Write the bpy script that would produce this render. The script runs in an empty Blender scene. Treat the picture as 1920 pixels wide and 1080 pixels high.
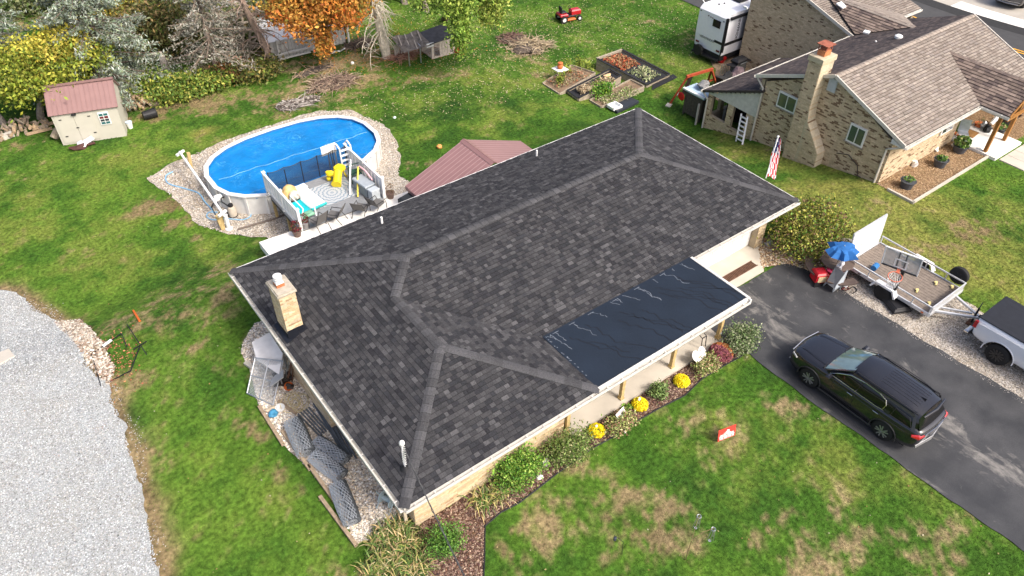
import bpy, math, random
import numpy as np
from mathutils import Vector, Matrix
random.seed(7); rng = np.random.default_rng(7)
scene = bpy.context.scene
COL = scene.collection
R_ = math.radians
# ------------------------------------------------------------------ camera
CAM_H = 20.4
FPX = 1445.54
def _nrm(v): v = np.array(v, float); return v / np.linalg.norm(v)
_U = _nrm((3531-960, 540+729, -FPX)); _V = _nrm((-502.8-960, 540+777, -FPX))
_V = _nrm(_V - _U*(_U@_V)); _Z = np.cross(_U, _V)
CR = np.array([_U, _V, _Z])                      # camera axes -> world axes (x along the house, y to the back)
cam_d = bpy.data.cameras.new('camera'); cam = bpy.data.objects.new('camera', cam_d); COL.objects.link(cam)
cam_d.sensor_width = 36; cam_d.lens = FPX/1920*36; cam_d.clip_end = 900; cam_d.clip_start = 0.1
M4 = Matrix([list(CR[0])+[0], list(CR[1])+[0], list(CR[2])+[CAM_H], [0,0,0,1]])
cam.matrix_world = M4; scene.camera = cam
# ------------------------------------------------------------------ light
SUN_EL, SUN_AZ = 48, (0.30, -0.954)               # direction towards the sun (x, y)
world = bpy.data.worlds.new('World'); scene.world = world; world.use_nodes = True
wn = world.node_tree; bg = wn.nodes['Background']
sky = wn.nodes.new('ShaderNodeTexSky'); sky.sky_type = 'NISHITA'; sky.sun_disc = False
sky.sun_elevation = R_(SUN_EL); sky.sun_rotation = math.atan2(SUN_AZ[0], SUN_AZ[1])
sky.air_density = 0.6; sky.dust_density = 5; sky.ozone_density = 0.3
wn.links.new(sky.outputs[0], bg.inputs[0]); bg.inputs[1].default_value = 0.15
sd = bpy.data.lights.new('sun', 'SUN'); sd.energy = 1.5; sd.angle = R_(11); sd.color = (1, .955, .88)
sun = bpy.data.objects.new('sun', sd); COL.objects.link(sun)
_d = Vector((SUN_AZ[0]*math.cos(R_(SUN_EL)), SUN_AZ[1]*math.cos(R_(SUN_EL)), math.sin(R_(SUN_EL))))
sun.rotation_euler = _d.to_track_quat('Z', 'Y').to_euler()
scene.view_settings.view_transform = 'Standard'; scene.view_settings.look = 'None'
scene.view_settings.exposure = 0.97; scene.view_settings.gamma = 1
scene.view_settings.use_curve_mapping = False
scene.render.engine = 'CYCLES'
scene.cycles.max_bounces = 5; scene.cycles.diffuse_bounces = 3
# ------------------------------------------------------------------ terrain and places
def sm(a, b, x):
    t = np.clip((np.asarray(x, float)-a)/(b-a), 0, 1); return t*t*(3-2*t)
def zt(x, y):
    x = np.asarray(x, float); y = np.asarray(y, float)
    a = -1.15*sm(24.3, 28.6, y)
    n = -0.165*np.clip(y-13.8, 0, 7.1) - 0.24*np.clip(y-20.9, 0, 3.6)
    s = sm(24.6, 30.5, x)
    far = sm(46, 50, x)
    return (a*(1-s) + n*s)*(1-far) + (-0.6)*far*sm(10, 24, y)
def P(px, py, z=0.0):                           # the place at height z seen at a point of the photograph
    d = CR @ np.array([px-960, 540-py, -FPX]); t = (z-CAM_H)/d[2]
    return (d[0]*t, d[1]*t, z)
def G(px, py, dz=0.0):                          # the same on the terrain
    z = 0.0
    for i in range(30): 
        x, y, _ = P(px, py, z+dz); z = .5*z+.5*float(zt(x, y))
    return (x, y, z+dz)
def zg(x, y): return float(zt(x, y))
# ------------------------------------------------------------------ helpers
MATS = {}
def mat(name, col, rough=.8, metal=0, var=.12, scale=6, bump=0, bscale=60, spec=.3, attr=False, clear=0, emis=None, trans=0):
    if name in MATS: return MATS[name]
    m = bpy.data.materials.new(name); m.use_nodes = True; nt = m.node_tree; b = nt.nodes['Principled BSDF']
    b.inputs['Roughness'].default_value = rough; b.inputs['Metallic'].default_value = metal
    b.inputs['Specular IOR Level'].default_value = spec
    b.inputs['Coat Weight'].default_value = clear; b.inputs['Coat Roughness'].default_value = .05
    if trans: b.inputs['Transmission Weight'].default_value = trans
    tc = nt.nodes.new('ShaderNodeTexCoord'); n = nt.nodes.new('ShaderNodeTexNoise')
    nt.links.new(tc.outputs['Object'], n.inputs['Vector']); n.inputs['Scale'].default_value = scale; n.inputs['Detail'].default_value = 6
    mr = nt.nodes.new('ShaderNodeMapRange'); mr.inputs[1].default_value = .25; mr.inputs[2].default_value = .75
    mr.inputs[3].default_value = 1-var; mr.inputs[4].default_value = 1+var
    nt.links.new(n.outputs[0], mr.inputs[0])
    mx = nt.nodes.new('ShaderNodeVectorMath'); mx.operation = 'SCALE'
    if attr:
        a = nt.nodes.new('ShaderNodeAttribute'); a.attribute_name = 'col'; nt.links.new(a.outputs['Color'], mx.inputs[0])
    else: mx.inputs[0].default_value = col[:3]
    nt.links.new(mr.outputs[0], mx.inputs['Scale']); nt.links.new(mx.outputs[0], b.inputs['Base Color'])
    if bump:
        n2 = nt.nodes.new('ShaderNodeTexNoise'); n2.inputs['Scale'].default_value = bscale; n2.inputs['Detail'].default_value = 4
        nt.links.new(tc.outputs['Object'], n2.inputs['Vector'])
        bp = nt.nodes.new('ShaderNodeBump'); bp.inputs['Strength'].default_value = bump; bp.inputs['Distance'].default_value = .02
        nt.links.new(n2.outputs[0], bp.inputs['Height']); nt.links.new(bp.outputs[0], b.inputs['Normal'])
    MATS[name] = m; return m
def link(o, parent=None):
    COL.objects.link(o)
    if parent is not None: o.parent = parent
    return o
def tag(o, label=None, cat=None, group=None, kind=None):
    if label: o['label'] = label
    if cat: o['category'] = cat
    if group: o['group'] = group
    if kind: o['kind'] = kind
    return o
def thing(name, label, cat, loc=(0,0,0), rz=0.0, group=None):
    o = bpy.data.objects.new(name, None); o.empty_display_size = .2; COL.objects.link(o)
    o.location = loc; o.rotation_euler = (0, 0, rz); o['rz'] = rz
    return tag(o, label, cat, group)
def npmesh(name, V, faces, m, col=None, smooth=False, pcol=None):
    """V (n,3); faces: list of index arrays (k per face) or list of lists; col per face"""
    me = bpy.data.meshes.new(name)
    if isinstance(faces, np.ndarray):
        k = faces.shape[1]; nf = len(faces); li = faces.reshape(-1); ls = np.arange(nf)*k; lt = np.full(nf, k)
    else:
        lt = np.array([len(f) for f in faces]); li = np.array([i for f in faces for i in f]); ls = np.concatenate([[0], np.cumsum(lt)[:-1]]); nf = len(faces)
    V = np.asarray(V, np.float32)
    me.vertices.add(len(V)); me.vertices.foreach_set('co', V.ravel())
    me.loops.add(len(li)); me.loops.foreach_set('vertex_index', li.astype(np.int32))
    me.polygons.add(nf); me.polygons.foreach_set('loop_start', ls.astype(np.int32))
    me.polygons.foreach_set('use_smooth', np.full(nf, bool(smooth)))
    if col is not None:
        a = me.color_attributes.new('col', 'FLOAT_COLOR', 'CORNER')
        c = np.ones((len(li), 4), np.float32); c[:, :3] = np.repeat(np.asarray(col, np.float32), lt, axis=0)
        a.data.foreach_set('color', c.ravel())
    if pcol is not None:
        a = me.color_attributes.new('col', 'FLOAT_COLOR', 'POINT'); c = np.ones((len(V), 4), np.float32); c[:, :3] = pcol; a.data.foreach_set('color', c.ravel())
    me.update(calc_edges=True); me.validate()
    if m is not None: me.materials.append(m)
    return me
def wm(o):
    m = Matrix.Translation(o.location) @ Matrix.Rotation(o.get('rz', 0), 4, 'Z')
    return wm(o.parent) @ m if o.parent is not None else m
class MB:
    def __init__(s): s.v = []; s.f = []; s.c = []; s.cur = None
    def add(s, vs, fs, c=None):
        o = len(s.v); s.v += [tuple(v) for v in vs]
        for f in fs: s.f.append([i+o for i in f]); s.c.append(c if c is not None else s.cur)
        return s
    def box(s, c, d, rz=0, rx=0, ry=0, bev=0, col=None):
        x, y, z = d[0]/2, d[1]/2, d[2]/2; b = min(bev, x*.9, y*.9, z*.9)
        if b <= 0:
            vs = [(-x,-y,-z),(x,-y,-z),(x,y,-z),(-x,y,-z),(-x,-y,z),(x,-y,z),(x,y,z),(-x,y,z)]
            fs = [(0,3,2,1),(4,5,6,7),(0,1,5,4),(1,2,6,5),(2,3,7,6),(3,0,4,7)]
        else:
            vs = []; 
            for zz, q in ((-z, b), (-z+b, 0), (z-b, 0), (z, b)):
                vs += [(-x+q,-y+q,zz),(x-q,-y+q,zz),(x-q,y-q,zz),(-x+q,y-q,zz)]
            fs = [(3,2,1,0),(12,13,14,15)]
            for k in range(3):
                for j in range(4): fs.append((k*4+j, k*4+(j+1)%4, (k+1)*4+(j+1)%4, (k+1)*4+j))
        m = Matrix.Rotation(rz, 3, 'Z') @ Matrix.Rotation(ry, 3, 'Y') @ Matrix.Rotation(rx, 3, 'X'); c = Vector(c)
        return s.add([m @ Vector(v) + c for v in vs], fs, col)
    def bb(s, x0, x1, y0, y1, z0, z1, col=None, bev=0): return s.box(((x0+x1)/2,(y0+y1)/2,(z0+z1)/2), (abs(x1-x0),abs(y1-y0),abs(z1-z0)), col=col, bev=bev)
    def beam(s, p, q, w, h, col=None, up=(0,0,1)):
        p = Vector(p); q = Vector(q); d = (q-p).normalized(); u = Vector(up)
        if abs(d.dot(u)) > .98: u = Vector((0, 1, 0))
        a = d.cross(u).normalized()*w/2; b = a.cross(d).normalized()*h/2
        vs = [p-a-b, p+a-b, p+a+b, p-a+b, q-a-b, q+a-b, q+a+b, q-a+b]
        return s.add(vs, [(0,1,2,3),(7,6,5,4),(0,4,5,1),(1,5,6,2),(2,6,7,3),(3,7,4,0)], col)
    def tube(s, pts, r, n=6, col=None, cap=True, closed=False):
        pts = [Vector(p) for p in pts]; N = len(pts); rs = r if isinstance(r, (list, tuple)) else [r]*N
        ref = Vector((0,0,1)); vs = []; prev = None
        for i, p in enumerate(pts):
            if closed: d = pts[(i+1) % N]-pts[i-1]
            else: d = (pts[min(i+1, N-1)]-pts[max(i-1, 0)])
            if d.length < 1e-9: d = Vector((0,0,1))
            d.normalize()
            a = (prev - d*prev.dot(d)) if prev is not None else d.cross(ref)
            if a.length < 1e-3: a = d.cross(Vector((1,0,0)))
            a.normalize(); prev = a; b = d.cross(a)
            for k in range(n):
                t = 2*math.pi*k/n; vs.append(p + (a*math.cos(t)+b*math.sin(t))*rs[i])
        fs = []
        for i in range(N if closed else N-1):
            j = (i+1) % N
            for k in range(n): fs.append((i*n+k, i*n+(k+1)%n, j*n+(k+1)%n, j*n+k))
        if cap and not closed: fs.append(tuple(range(n-1, -1, -1))); fs.append(tuple((N-1)*n+k for k in range(n)))
        return s.add(vs, fs, col)
    def cyl(s, p, q, r, n=16, col=None, r2=None): return s.tube([p, q], [r, r if r2 is None else r2], n, col)
    def lathe(s, prof, c=(0,0,0), n=20, axis='z', col=None):
        vs = []; 
        for (r, h) in prof:
            for k in range(n):
                t = 2*math.pi*k/n; a, b = r*math.cos(t), r*math.sin(t)
                vs.append((c[0]+a, c[1]+b, c[2]+h) if axis == 'z' else ((c[0]+a, c[1]+h, c[2]+b) if axis == 'y' else (c[0]+h, c[1]+a, c[2]+b)))
        fs = []
        for i in range(len(prof)-1):
            for k in range(n): fs.append((i*n+k, i*n+(k+1)%n, (i+1)*n+(k+1)%n, (i+1)*n+k))
        fs.append(tuple(range(n-1,-1,-1))); fs.append(tuple((len(prof)-1)*n+k for k in range(n)))
        return s.add(vs, fs, col)
    def prism(s, poly, z0, z1, col=None):
        n = len(poly); z0f = z0 if callable(z0) else (lambda x, y: z0); z1f = z1 if callable(z1) else (lambda x, y: z1)
        vs = [(p[0],p[1],z0f(p[0],p[1])) for p in poly] + [(p[0],p[1],z1f(p[0],p[1])) for p in poly]
        ar = sum(poly[i][0]*poly[(i+1)%n][1]-poly[(i+1)%n][0]*poly[i][1] for i in range(n))
        fs = [tuple(range(n-1,-1,-1)), tuple(range(n,2*n))] + [(i,(i+1)%n,n+(i+1)%n,n+i) for i in range(n)]
        if ar < 0: fs = [f[::-1] for f in fs]
        return s.add(vs, fs, col)
    def slab(s, poly3, th, col=None):            # planar polygon in space, given thickness along minus its normal
        ps = [Vector(p) for p in poly3]; n = len(ps); nn = Vector((0,0,0))
        for i in range(n): nn += ps[i].cross(ps[(i+1) % n])
        nn.normalize()
        return s.add(ps+[p-nn*th for p in ps], [tuple(range(n)), tuple(range(2*n-1, n-1, -1))]+[(i, n+i, n+(i+1)%n, (i+1)%n) for i in range(n)], col)
    def quad(s, *ps, col=None): return s.add(ps, [tuple(range(len(ps)))], col)
    def grid(s, fn, nu, nv, col=None, closed=False):
        vs = [fn(i/nu, j/nv) for j in range(nv+1) for i in range(nu+1)]
        return s.add(vs, [(j*(nu+1)+i, j*(nu+1)+i+1, (j+1)*(nu+1)+i+1, (j+1)*(nu+1)+i) for j in range(nv) for i in range(nu)], col)
    def blob(s, c, r, seed=0, n=1, flat=1, amp=.25, col=None):
        t = ICO[n]; rr = random.Random(seed); o = [rr.uniform(0, 6) for _ in range(3)]
        vs = []
        for v in t[0]:
            k = 1+amp*math.sin(v[0]*2.3+o[0])*math.sin(v[1]*2.7+o[1])+amp*.6*math.sin(v[2]*4+o[2]+v[0]*3)
            rx, ry, rz = (r if isinstance(r, (tuple, list)) else (r, r, r*flat))
            vs.append((c[0]+v[0]*rx*k, c[1]+v[1]*ry*k, c[2]+v[2]*rz*k))
        return s.add(vs, t[1], col)
    def build(s, name, m, parent=None, world=True, smooth=False, label=None, kind=None):
        if parent is not None and world: inv = wm(parent).inverted(); V = [tuple(inv @ Vector(v)) for v in s.v]
        else: V = s.v
        col = None
        if any(c is not None for c in s.c): col = [c if c is not None else (.5,.5,.5) for c in s.c]
        me = npmesh(name, np.array(V), s.f, m, col, smooth)
        if smooth is True and hasattr(me, 'set_sharp_from_angle'): me.set_sharp_from_angle(angle=R_(40))
        o = link(bpy.data.objects.new(name, me), parent); tag(o, label, None, None, kind); return o
import bmesh as _bm
ICO = {}
for _n in (1, 2, 3):
    _b = _bm.new(); _bm.ops.create_icosphere(_b, subdivisions=_n, radius=1)
    ICO[_n] = ([tuple(v.co) for v in _b.verts], [tuple(v.index for v in f.verts) for f in _b.faces]); _b.free()
def copy_tree(o, parent=None):
    c = o.copy(); COL.objects.link(c); c.parent = parent
    for ch in o.children: copy_tree(ch, c)
    return c
# value noise
_tab = rng.random((256, 256))
def vnoise(x, y, s):
    x = np.asarray(x)*s+100.3; y = np.asarray(y)*s+57.7
    xi = np.floor(x).astype(int); yi = np.floor(y).astype(int); fx = x-xi; fy = y-yi
    fx = fx*fx*(3-2*fx); fy = fy*fy*(3-2*fy)
    g = lambda a, b: _tab[a % 256, b % 256]
    return (g(xi,yi)*(1-fx)+g(xi+1,yi)*fx)*(1-fy)+(g(xi,yi+1)*(1-fx)+g(xi+1,yi+1)*fx)*fy
def fbm(x, y, s, o=4):
    r = 0; a = .5; t = 0
    for i in range(o): r = r+a*vnoise(x+i*17.3, y-i*9.1, s*2**i); t += a; a *= .6
    return r/t
def inpoly(x, y, poly):
    x = np.asarray(x); y = np.asarray(y); r = np.zeros(x.shape, bool); n = len(poly)
    for i in range(n):
        x0, y0 = poly[i][:2]; x1, y1 = poly[(i+1)%n][:2]
        if y0 == y1: continue
        c = ((y0 > y) != (y1 > y)) & (x < (x1-x0)*(y-y0)/(y1-y0)+x0); r ^= c
    return r
def pdist(x, y, poly, closed=True):
    d = np.full(np.shape(x), 1e9); n = len(poly)
    for i in range(n if closed else n-1):
        ax, ay = poly[i][:2]; bx, by = poly[(i+1)%n][:2]; dx, dy = bx-ax, by-ay; L = dx*dx+dy*dy+1e-9
        t = np.clip(((x-ax)*dx+(y-ay)*dy)/L, 0, 1); d = np.minimum(d, np.hypot(x-ax-t*dx, y-ay-t*dy))
    return d
def smoothpoly(pts, k=1):
    for _ in range(k):
        q = []; n = len(pts)
        for i in range(n):
            a, b = pts[i], pts[(i+1)%n]
            q.append(tuple(.75*np.array(a)+.25*np.array(b))); q.append(tuple(.25*np.array(a)+.75*np.array(b)))
        pts = q
    return pts
def wobble(pts, step=.25, amp=.06, seed=0):     # dense, uneven outline
    out = []; n = len(pts)
    for i in range(n):
        a = np.array(pts[i][:2], float); b = np.array(pts[(i+1)%n][:2], float); L = np.linalg.norm(b-a); k = max(1, int(min(L, 40)/step))
        nn = np.array([-(b-a)[1], (b-a)[0]])/(L+1e-9)
        for j in range(k):
            p = a+(b-a)*j/k; w = (vnoise(p[0]+seed, p[1], 1.7)-.5)*2+(vnoise(p[0]-seed, p[1], 6)-.5); out.append(tuple(p+nn*w*amp))
    return out
def sheet(name, outline, dz, m, parent=None, res=.35, kind='structure', colfn=None, side=False):
    """a ground sheet of the given outline laid dz above the terrain, triangulated"""
    from mathutils.geometry import delaunay_2d_cdt
    pts = [Vector(p[:2]) for p in outline]; n = len(pts)
    xs = [p.x for p in pts]; ys = [p.y for p in pts]
    gx, gy = np.meshgrid(np.arange(min(xs), max(xs), res), np.arange(min(ys), max(ys), res)); gx = gx.ravel(); gy = gy.ravel()
    k = inpoly(gx, gy, outline); gx, gy = gx[k], gy[k]; k = pdist(gx, gy, outline) > res*.35; gx, gy = gx[k], gy[k]
    allp = pts+[Vector((a, b)) for a, b in zip(gx, gy)]
    vs, es, fs, *_ = delaunay_2d_cdt(allp, [], [list(range(n))], 1, 1e-5)
    V = np.array([(v.x, v.y, 0) for v in vs]); V[:, 2] = zt(V[:, 0], V[:, 1])+dz
    F = np.array([f for f in fs if len(f) == 3]); 
    a = V[F]; cr = (a[:,1,0]-a[:,0,0])*(a[:,2,1]-a[:,0,1])-(a[:,1,1]-a[:,0,1])*(a[:,2,0]-a[:,0,0]); F[cr < 0] = F[cr < 0][:, ::-1]
    col = colfn(V[F].mean(1)[:, 0], V[F].mean(1)[:, 1]) if colfn else None
    o = link(bpy.data.objects.new(name, npmesh(name, V, F, m, col)), parent)
    if kind: o['kind'] = kind
    return o
def scatter(name, pts, tmpl, scale, m, col, parent=None, kind='stuff', flat=1.0, tilt=None, yaw=None, world=True):
    """copies of one small mesh joined into one: pts (n,3), tmpl (V,F), scale (n,) or (n,3), col (n,3)"""
    V, F = tmpl; V = np.array(V, float); F = np.array(F); n = len(pts); pts = np.asarray(pts, float)
    if n == 0: return None
    sc = np.asarray(scale, float); sc = np.repeat(sc[:, None], 3, 1) if sc.ndim == 1 else sc; sc = sc*np.array([1, 1, flat])
    yaw = rng.uniform(0, 6.283, n) if yaw is None else yaw
    W = V[None]*sc[:, None]
    if tilt is not None:
        ta = rng.normal(0, tilt, n); c, s = np.cos(ta)[:, None], np.sin(ta)[:, None]
        W = np.stack([W[...,0]*c+W[...,2]*s, W[...,1], -W[...,0]*s+W[...,2]*c], -1)
    c, s = np.cos(yaw)[:, None], np.sin(yaw)[:, None]
    W = np.stack([W[...,0]*c-W[...,1]*s, W[...,0]*s+W[...,1]*c, W[...,2]], -1)+pts[:, None]
    FF = (F[None]+(np.arange(n)*len(V))[:, None, None]).reshape(-1, F.shape[1])
    WW = W.reshape(-1, 3)
    if parent is not None and world:
        inv = np.array((Matrix.Translation(parent.location) @ Matrix.Rotation(parent.get('rz', 0), 4, 'Z')).inverted()); WW = WW@inv[:3,:3].T+inv[:3,3]
    o = link(bpy.data.objects.new(name, npmesh(name, WW, FF, m, np.repeat(np.asarray(col), len(F), 0))), parent)
    if kind: o['kind'] = kind
    return o
def rocktmpl(seed=1):
    r = np.random.default_rng(seed); V = np.array([(1,0,0),(-1,0,0),(0,1,0),(0,-1,0),(0,0,1),(0,0,-.6)], float)*r.uniform(.7, 1.2, (6, 1))
    F = [(0,2,4),(2,1,4),(1,3,4),(3,0,4),(2,0,5),(1,2,5),(3,1,5),(0,3,5)]; return V, F
LEAF = (np.array([(-.5,-.15,0),(.0,-.3,.12),(.5,0,0),(0,.3,-.1)]), [(0,1,2,3)])
def randquads(C, size, cols, asp=.6, droop=0):
    """free leaf faces with random orientation"""
    n = len(C); a = rng.normal(size=(n, 3)); a /= np.linalg.norm(a, axis=1)[:, None]
    if droop: a[:, 2] -= droop; a /= np.linalg.norm(a, axis=1)[:, None]
    b = np.cross(a, rng.normal(size=(n, 3))); b /= np.linalg.norm(b, axis=1)[:, None]
    s = (size*rng.uniform(.6, 1.3, n))[:, None]
    V = np.stack([C-a*s*.5, C-b*s*asp*.5, C+a*s*.5, C+b*s*asp*.5], 1).reshape(-1, 3)
    F = np.arange(n*4).reshape(n, 4); return V, F, cols
def pick(pal, n, jit=.15, w=None):
    pal = np.array(pal, float); c = pal[rng.choice(len(pal), n, p=w)]; return np.clip(c*(1+rng.normal(0, jit, (n, 1)))+rng.normal(0, .004, (n, 3)), .003, .95)
# ------------------------------------------------------------------ ground materials
def nodes(m): return m.node_tree.nodes, m.node_tree.links
def gravelmat(name, cols, scale=28, rough=.9, bump=.9, stain=None):
    m = bpy.data.materials.new(name); m.use_nodes = True; N, L = nodes(m); b = N['Principled BSDF']; b.inputs['Roughness'].default_value = rough
    b.inputs['Specular IOR Level'].default_value = .2
    tc = N.new('ShaderNodeTexCoord'); v = N.new('ShaderNodeTexVoronoi'); v.inputs['Scale'].default_value = scale; v.inputs['Randomness'].default_value = 1
    L.new(tc.outputs['Object'], v.inputs['Vector'])
    sx = N.new('ShaderNodeSeparateColor'); L.new(v.outputs['Color'], sx.inputs[0])
    cr = N.new('ShaderNodeValToRGB'); L.new(sx.outputs[0], cr.inputs[0]); e = cr.color_ramp; e.interpolation = 'CONSTANT'
    for i, c in enumerate(cols):
        if i < 2: e.elements[i].color = (*c, 1); e.elements[i].position = i/len(cols)
        else: q = e.elements.new(i/len(cols)); q.color = (*c, 1)
    n = N.new('ShaderNodeTexNoise'); n.inputs['Scale'].default_value = .55; n.inputs['Detail'].default_value = 8; n.inputs['Roughness'].default_value = .65; L.new(tc.outputs['Object'], n.inputs['Vector'])
    mr = N.new('ShaderNodeMapRange'); mr.inputs[1].default_value = .35; mr.inputs[2].default_value = .7; L.new(n.outputs[0], mr.inputs[0])
    mx = N.new('ShaderNodeMix'); mx.data_type = 'RGBA'; mx.blend_type = 'MULTIPLY'; L.new(mr.outputs[0], mx.inputs[0]); L.new(cr.outputs[0], mx.inputs[6]); mx.inputs[7].default_value = (*(stain or (.86,.8,.7)), 1)
    L.new(mx.outputs[2], b.inputs['Base Color'])
    bp = N.new('ShaderNodeBump'); bp.inputs['Strength'].default_value = bump; bp.inputs['Distance'].default_value = .6/scale; bp.invert = True
    L.new(v.outputs['Distance'], bp.inputs['Height']); L.new(bp.outputs[0], b.inputs['Normal'])
    MATS[name] = m; return m
M_lawn = mat('lawn_soil', (0,0,0), .95, var=.62, scale=7, bump=1.0, bscale=24, spec=.1, attr=True)
_n = M_lawn.node_tree.nodes
for q in _n:
    if q.type == 'TEX_NOISE' and q.inputs['Scale'].default_value == 9: q.inputs['Detail'].default_value = 12; q.inputs['Roughness'].default_value = .7
M_blade = mat('grass_blade', (0,0,0), .7, var=.1, spec=.15, attr=True)
M_gravel = gravelmat('grey_gravel', [(.355,.385,.395),(.31,.33,.34),(.40,.435,.45),(.34,.355,.35),(.25,.27,.275),(.38,.41,.42),(.325,.34,.34)], 30, stain=(.9,.85,.78))
M_pale = gravelmat('pale_gravel', [(.46,.42,.36),(.30,.27,.23),(.60,.56,.50),(.40,.36,.30),(.18,.16,.14),(.52,.49,.45),(.34,.32,.29)], 22, stain=(.8,.72,.6))
M_mulch = gravelmat('brown_mulch', [(.10,.052,.036),(.065,.034,.026),(.15,.085,.06),(.085,.048,.036),(.20,.14,.10),(.05,.028,.02)], 30, bump=1, stain=(1.15,1.1,1.05))
M_bark = gravelmat('tan_bark_gravel', [(.30,.20,.11),(.22,.14,.075),(.38,.27,.16),(.26,.17,.09),(.16,.10,.055)], 22, stain=(.8,.75,.7))
M_litter = gravelmat('leaf_litter_soil', [(.26,.17,.10),(.14,.09,.06),(.36,.26,.17),(.20,.13,.08),(.10,.07,.05),(.42,.36,.28)], 18, stain=(.7,.65,.6))
M_dirt = mat('bare_dirt', (.33,.24,.155), .95, var=.3, scale=3, bump=.7, bscale=25)
M_conc = mat('pale_concrete', (.50,.455,.385), .85, var=.12, scale=1.3, bump=.15, bscale=60)
M_conc2 = mat('white_concrete', (.76,.74,.69), .85, var=.1, scale=1.5, bump=.1, bscale=60)
def asphaltmat():
    m = bpy.data.materials.new('asphalt'); m.use_nodes = True; N, L = nodes(m); b = N['Principled BSDF']; b.inputs['Roughness'].default_value = .72; b.inputs['Specular IOR Level'].default_value = .4
    tc = N.new('ShaderNodeTexCoord'); mp = N.new('ShaderNodeMapping'); L.new(tc.outputs['Object'], mp.inputs[0]); mp.inputs['Scale'].default_value = (1.0,.5,1); mp.inputs['Rotation'].default_value = (0,0,R_(12))
    n = N.new('ShaderNodeTexNoise'); n.inputs['Scale'].default_value = 1.6; n.inputs['Detail'].default_value = 12; n.inputs['Roughness'].default_value = .68; n.inputs['Distortion'].default_value = .6; L.new(mp.outputs[0], n.inputs[0])
    at = N.new('ShaderNodeAttribute'); at.attribute_name = 'col'; sp = N.new('ShaderNodeSeparateColor'); L.new(at.outputs['Color'], sp.inputs[0])
    ad = N.new('ShaderNodeMath'); ad.operation = 'MULTIPLY_ADD'; ad.inputs[1].default_value = .22; L.new(sp.outputs[0], ad.inputs[0]); L.new(n.outputs[0], ad.inputs[2])
    mr = N.new('ShaderNodeMapRange'); mr.inputs[1].default_value = .645; mr.inputs[2].default_value = .83; L.new(ad.outputs[0], mr.inputs[0])
    n2 = N.new('ShaderNodeTexNoise'); n2.inputs['Scale'].default_value = .8; n2.inputs['Detail'].default_value = 6; L.new(tc.outputs['Object'], n2.inputs[0])
    c1 = N.new('ShaderNodeValToRGB'); c1.color_ramp.elements[0].color = (.028,.030,.034,1); c1.color_ramp.elements[1].color = (.062,.063,.066,1); c1.color_ramp.elements[0].position = .35; c1.color_ramp.elements[1].position = .68; L.new(n2.outputs[0], c1.inputs[0])
    mx = N.new('ShaderNodeMix'); mx.data_type = 'RGBA'; L.new(mr.outputs[0], mx.inputs[0]); L.new(c1.outputs[0], mx.inputs[6]); mx.inputs[7].default_value = (.20,.19,.175,1)
    n3 = N.new('ShaderNodeTexNoise'); n3.inputs['Scale'].default_value = 45; n3.inputs['Detail'].default_value = 4; L.new(tc.outputs['Object'], n3.inputs[0])
    mr3 = N.new('ShaderNodeMapRange'); mr3.inputs[3].default_value = .65; mr3.inputs[4].default_value = 1.35; L.new(n3.outputs[0], mr3.inputs[0])
    vm = N.new('ShaderNodeVectorMath'); vm.operation = 'SCALE'; L.new(mx.outputs[2], vm.inputs[0]); L.new(mr3.outputs[0], vm.inputs['Scale']); L.new(vm.outputs[0], b.inputs['Base Color'])
    bp = N.new('ShaderNodeBump'); bp.inputs['Strength'].default_value = .5; bp.inputs['Distance'].default_value = .01; L.new(n3.outputs[0], bp.inputs['Height']); L.new(bp.outputs[0], b.inputs['Normal'])
    MATS['asphalt'] = m; return m
M_asph = asphaltmat()
M_road = mat('road_asphalt', (.06,.06,.06), .8, var=.12, scale=2, bump=.3, bscale=60)
# ------------------------------------------------------------------ outlines
def g2(*pts): return [G(a, b)[:2] for a, b in pts]
O_lot = g2((0,545),(30,550),(62,575),(108,604),(140,640),(168,690),(198,726),(222,775),(240,830),(258,892),(266,940),(284,1010),(300,1080),(330,1300))+[(-14,5),(-30,12),(-30,30),(-12,31)]
O_lotd = g2((0,534),(36,536),(74,566),(124,594),(172,606),(208,640),(236,690),(216,724),(232,775),(252,832),(270,890),(278,940),(297,1010),(315,1080),(345,1300))+[(-14,5),(-30,12),(-30,31),(-12,32)]
O_rub = g2((100,603),(150,600),(190,640),(215,690),(205,725),(170,690),(140,642))
O_asph = [(18.35,10.9)]+g2((1380,650),(1403,665),(1440,692),(1500,738),(1600,808),(1700,880),(1800,952),(1915,1032),(2300,1300))+g2((2400,1030),(2100,858),(1920,750),(1800,679),(1700,620),(1600,560),(1550,527),(1512,503),(1475,490),(1430,482))+[(23.4,12.75),(18.35,12.75)]
O_strip = g2((1405,480),(1422,462),(1445,452),(1560,440),(1598,450),(1622,462),(1700,510),(1787,553),(1838,584),(1920,628),(2300,850))+g2((2400,1060),(2100,866),(1920,760),(1800,688),(1700,628),(1600,568),(1550,535),(1512,510))
O_lit = g2((1425,480),(1420,455),(1445,440),(1540,440),(1590,455),(1600,480),(1570,505),(1530,520),(1512,507),(1475,495),(1445,500),(1428,504))
O_mulch = [(5.3,11.3),(10.75,11.3)]+[(10.8,11.0)]+g2((1052,812),(1088,796),(1220,714),(1316,651),(1345,631),(1400,655),(1391,666),(1349,690),(1316,710),(1284,741),(1238,764),(1189,792),(1153,817),(1109,841),(1041,890),(1005,918),(974,942),(938,961),(909,986),(908,1046),(905,1110),(800,1110),(800,1060),(790,1005),(775,985))
O_peb = g2((500,600),(478,607),(457,640),(452,662),(468,690),(484,755),(531,832),(580,880),(626,938),(668,1020),(700,1012),(728,985),(765,960))+[(5.35,11.8),(5.35,20)]
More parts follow.
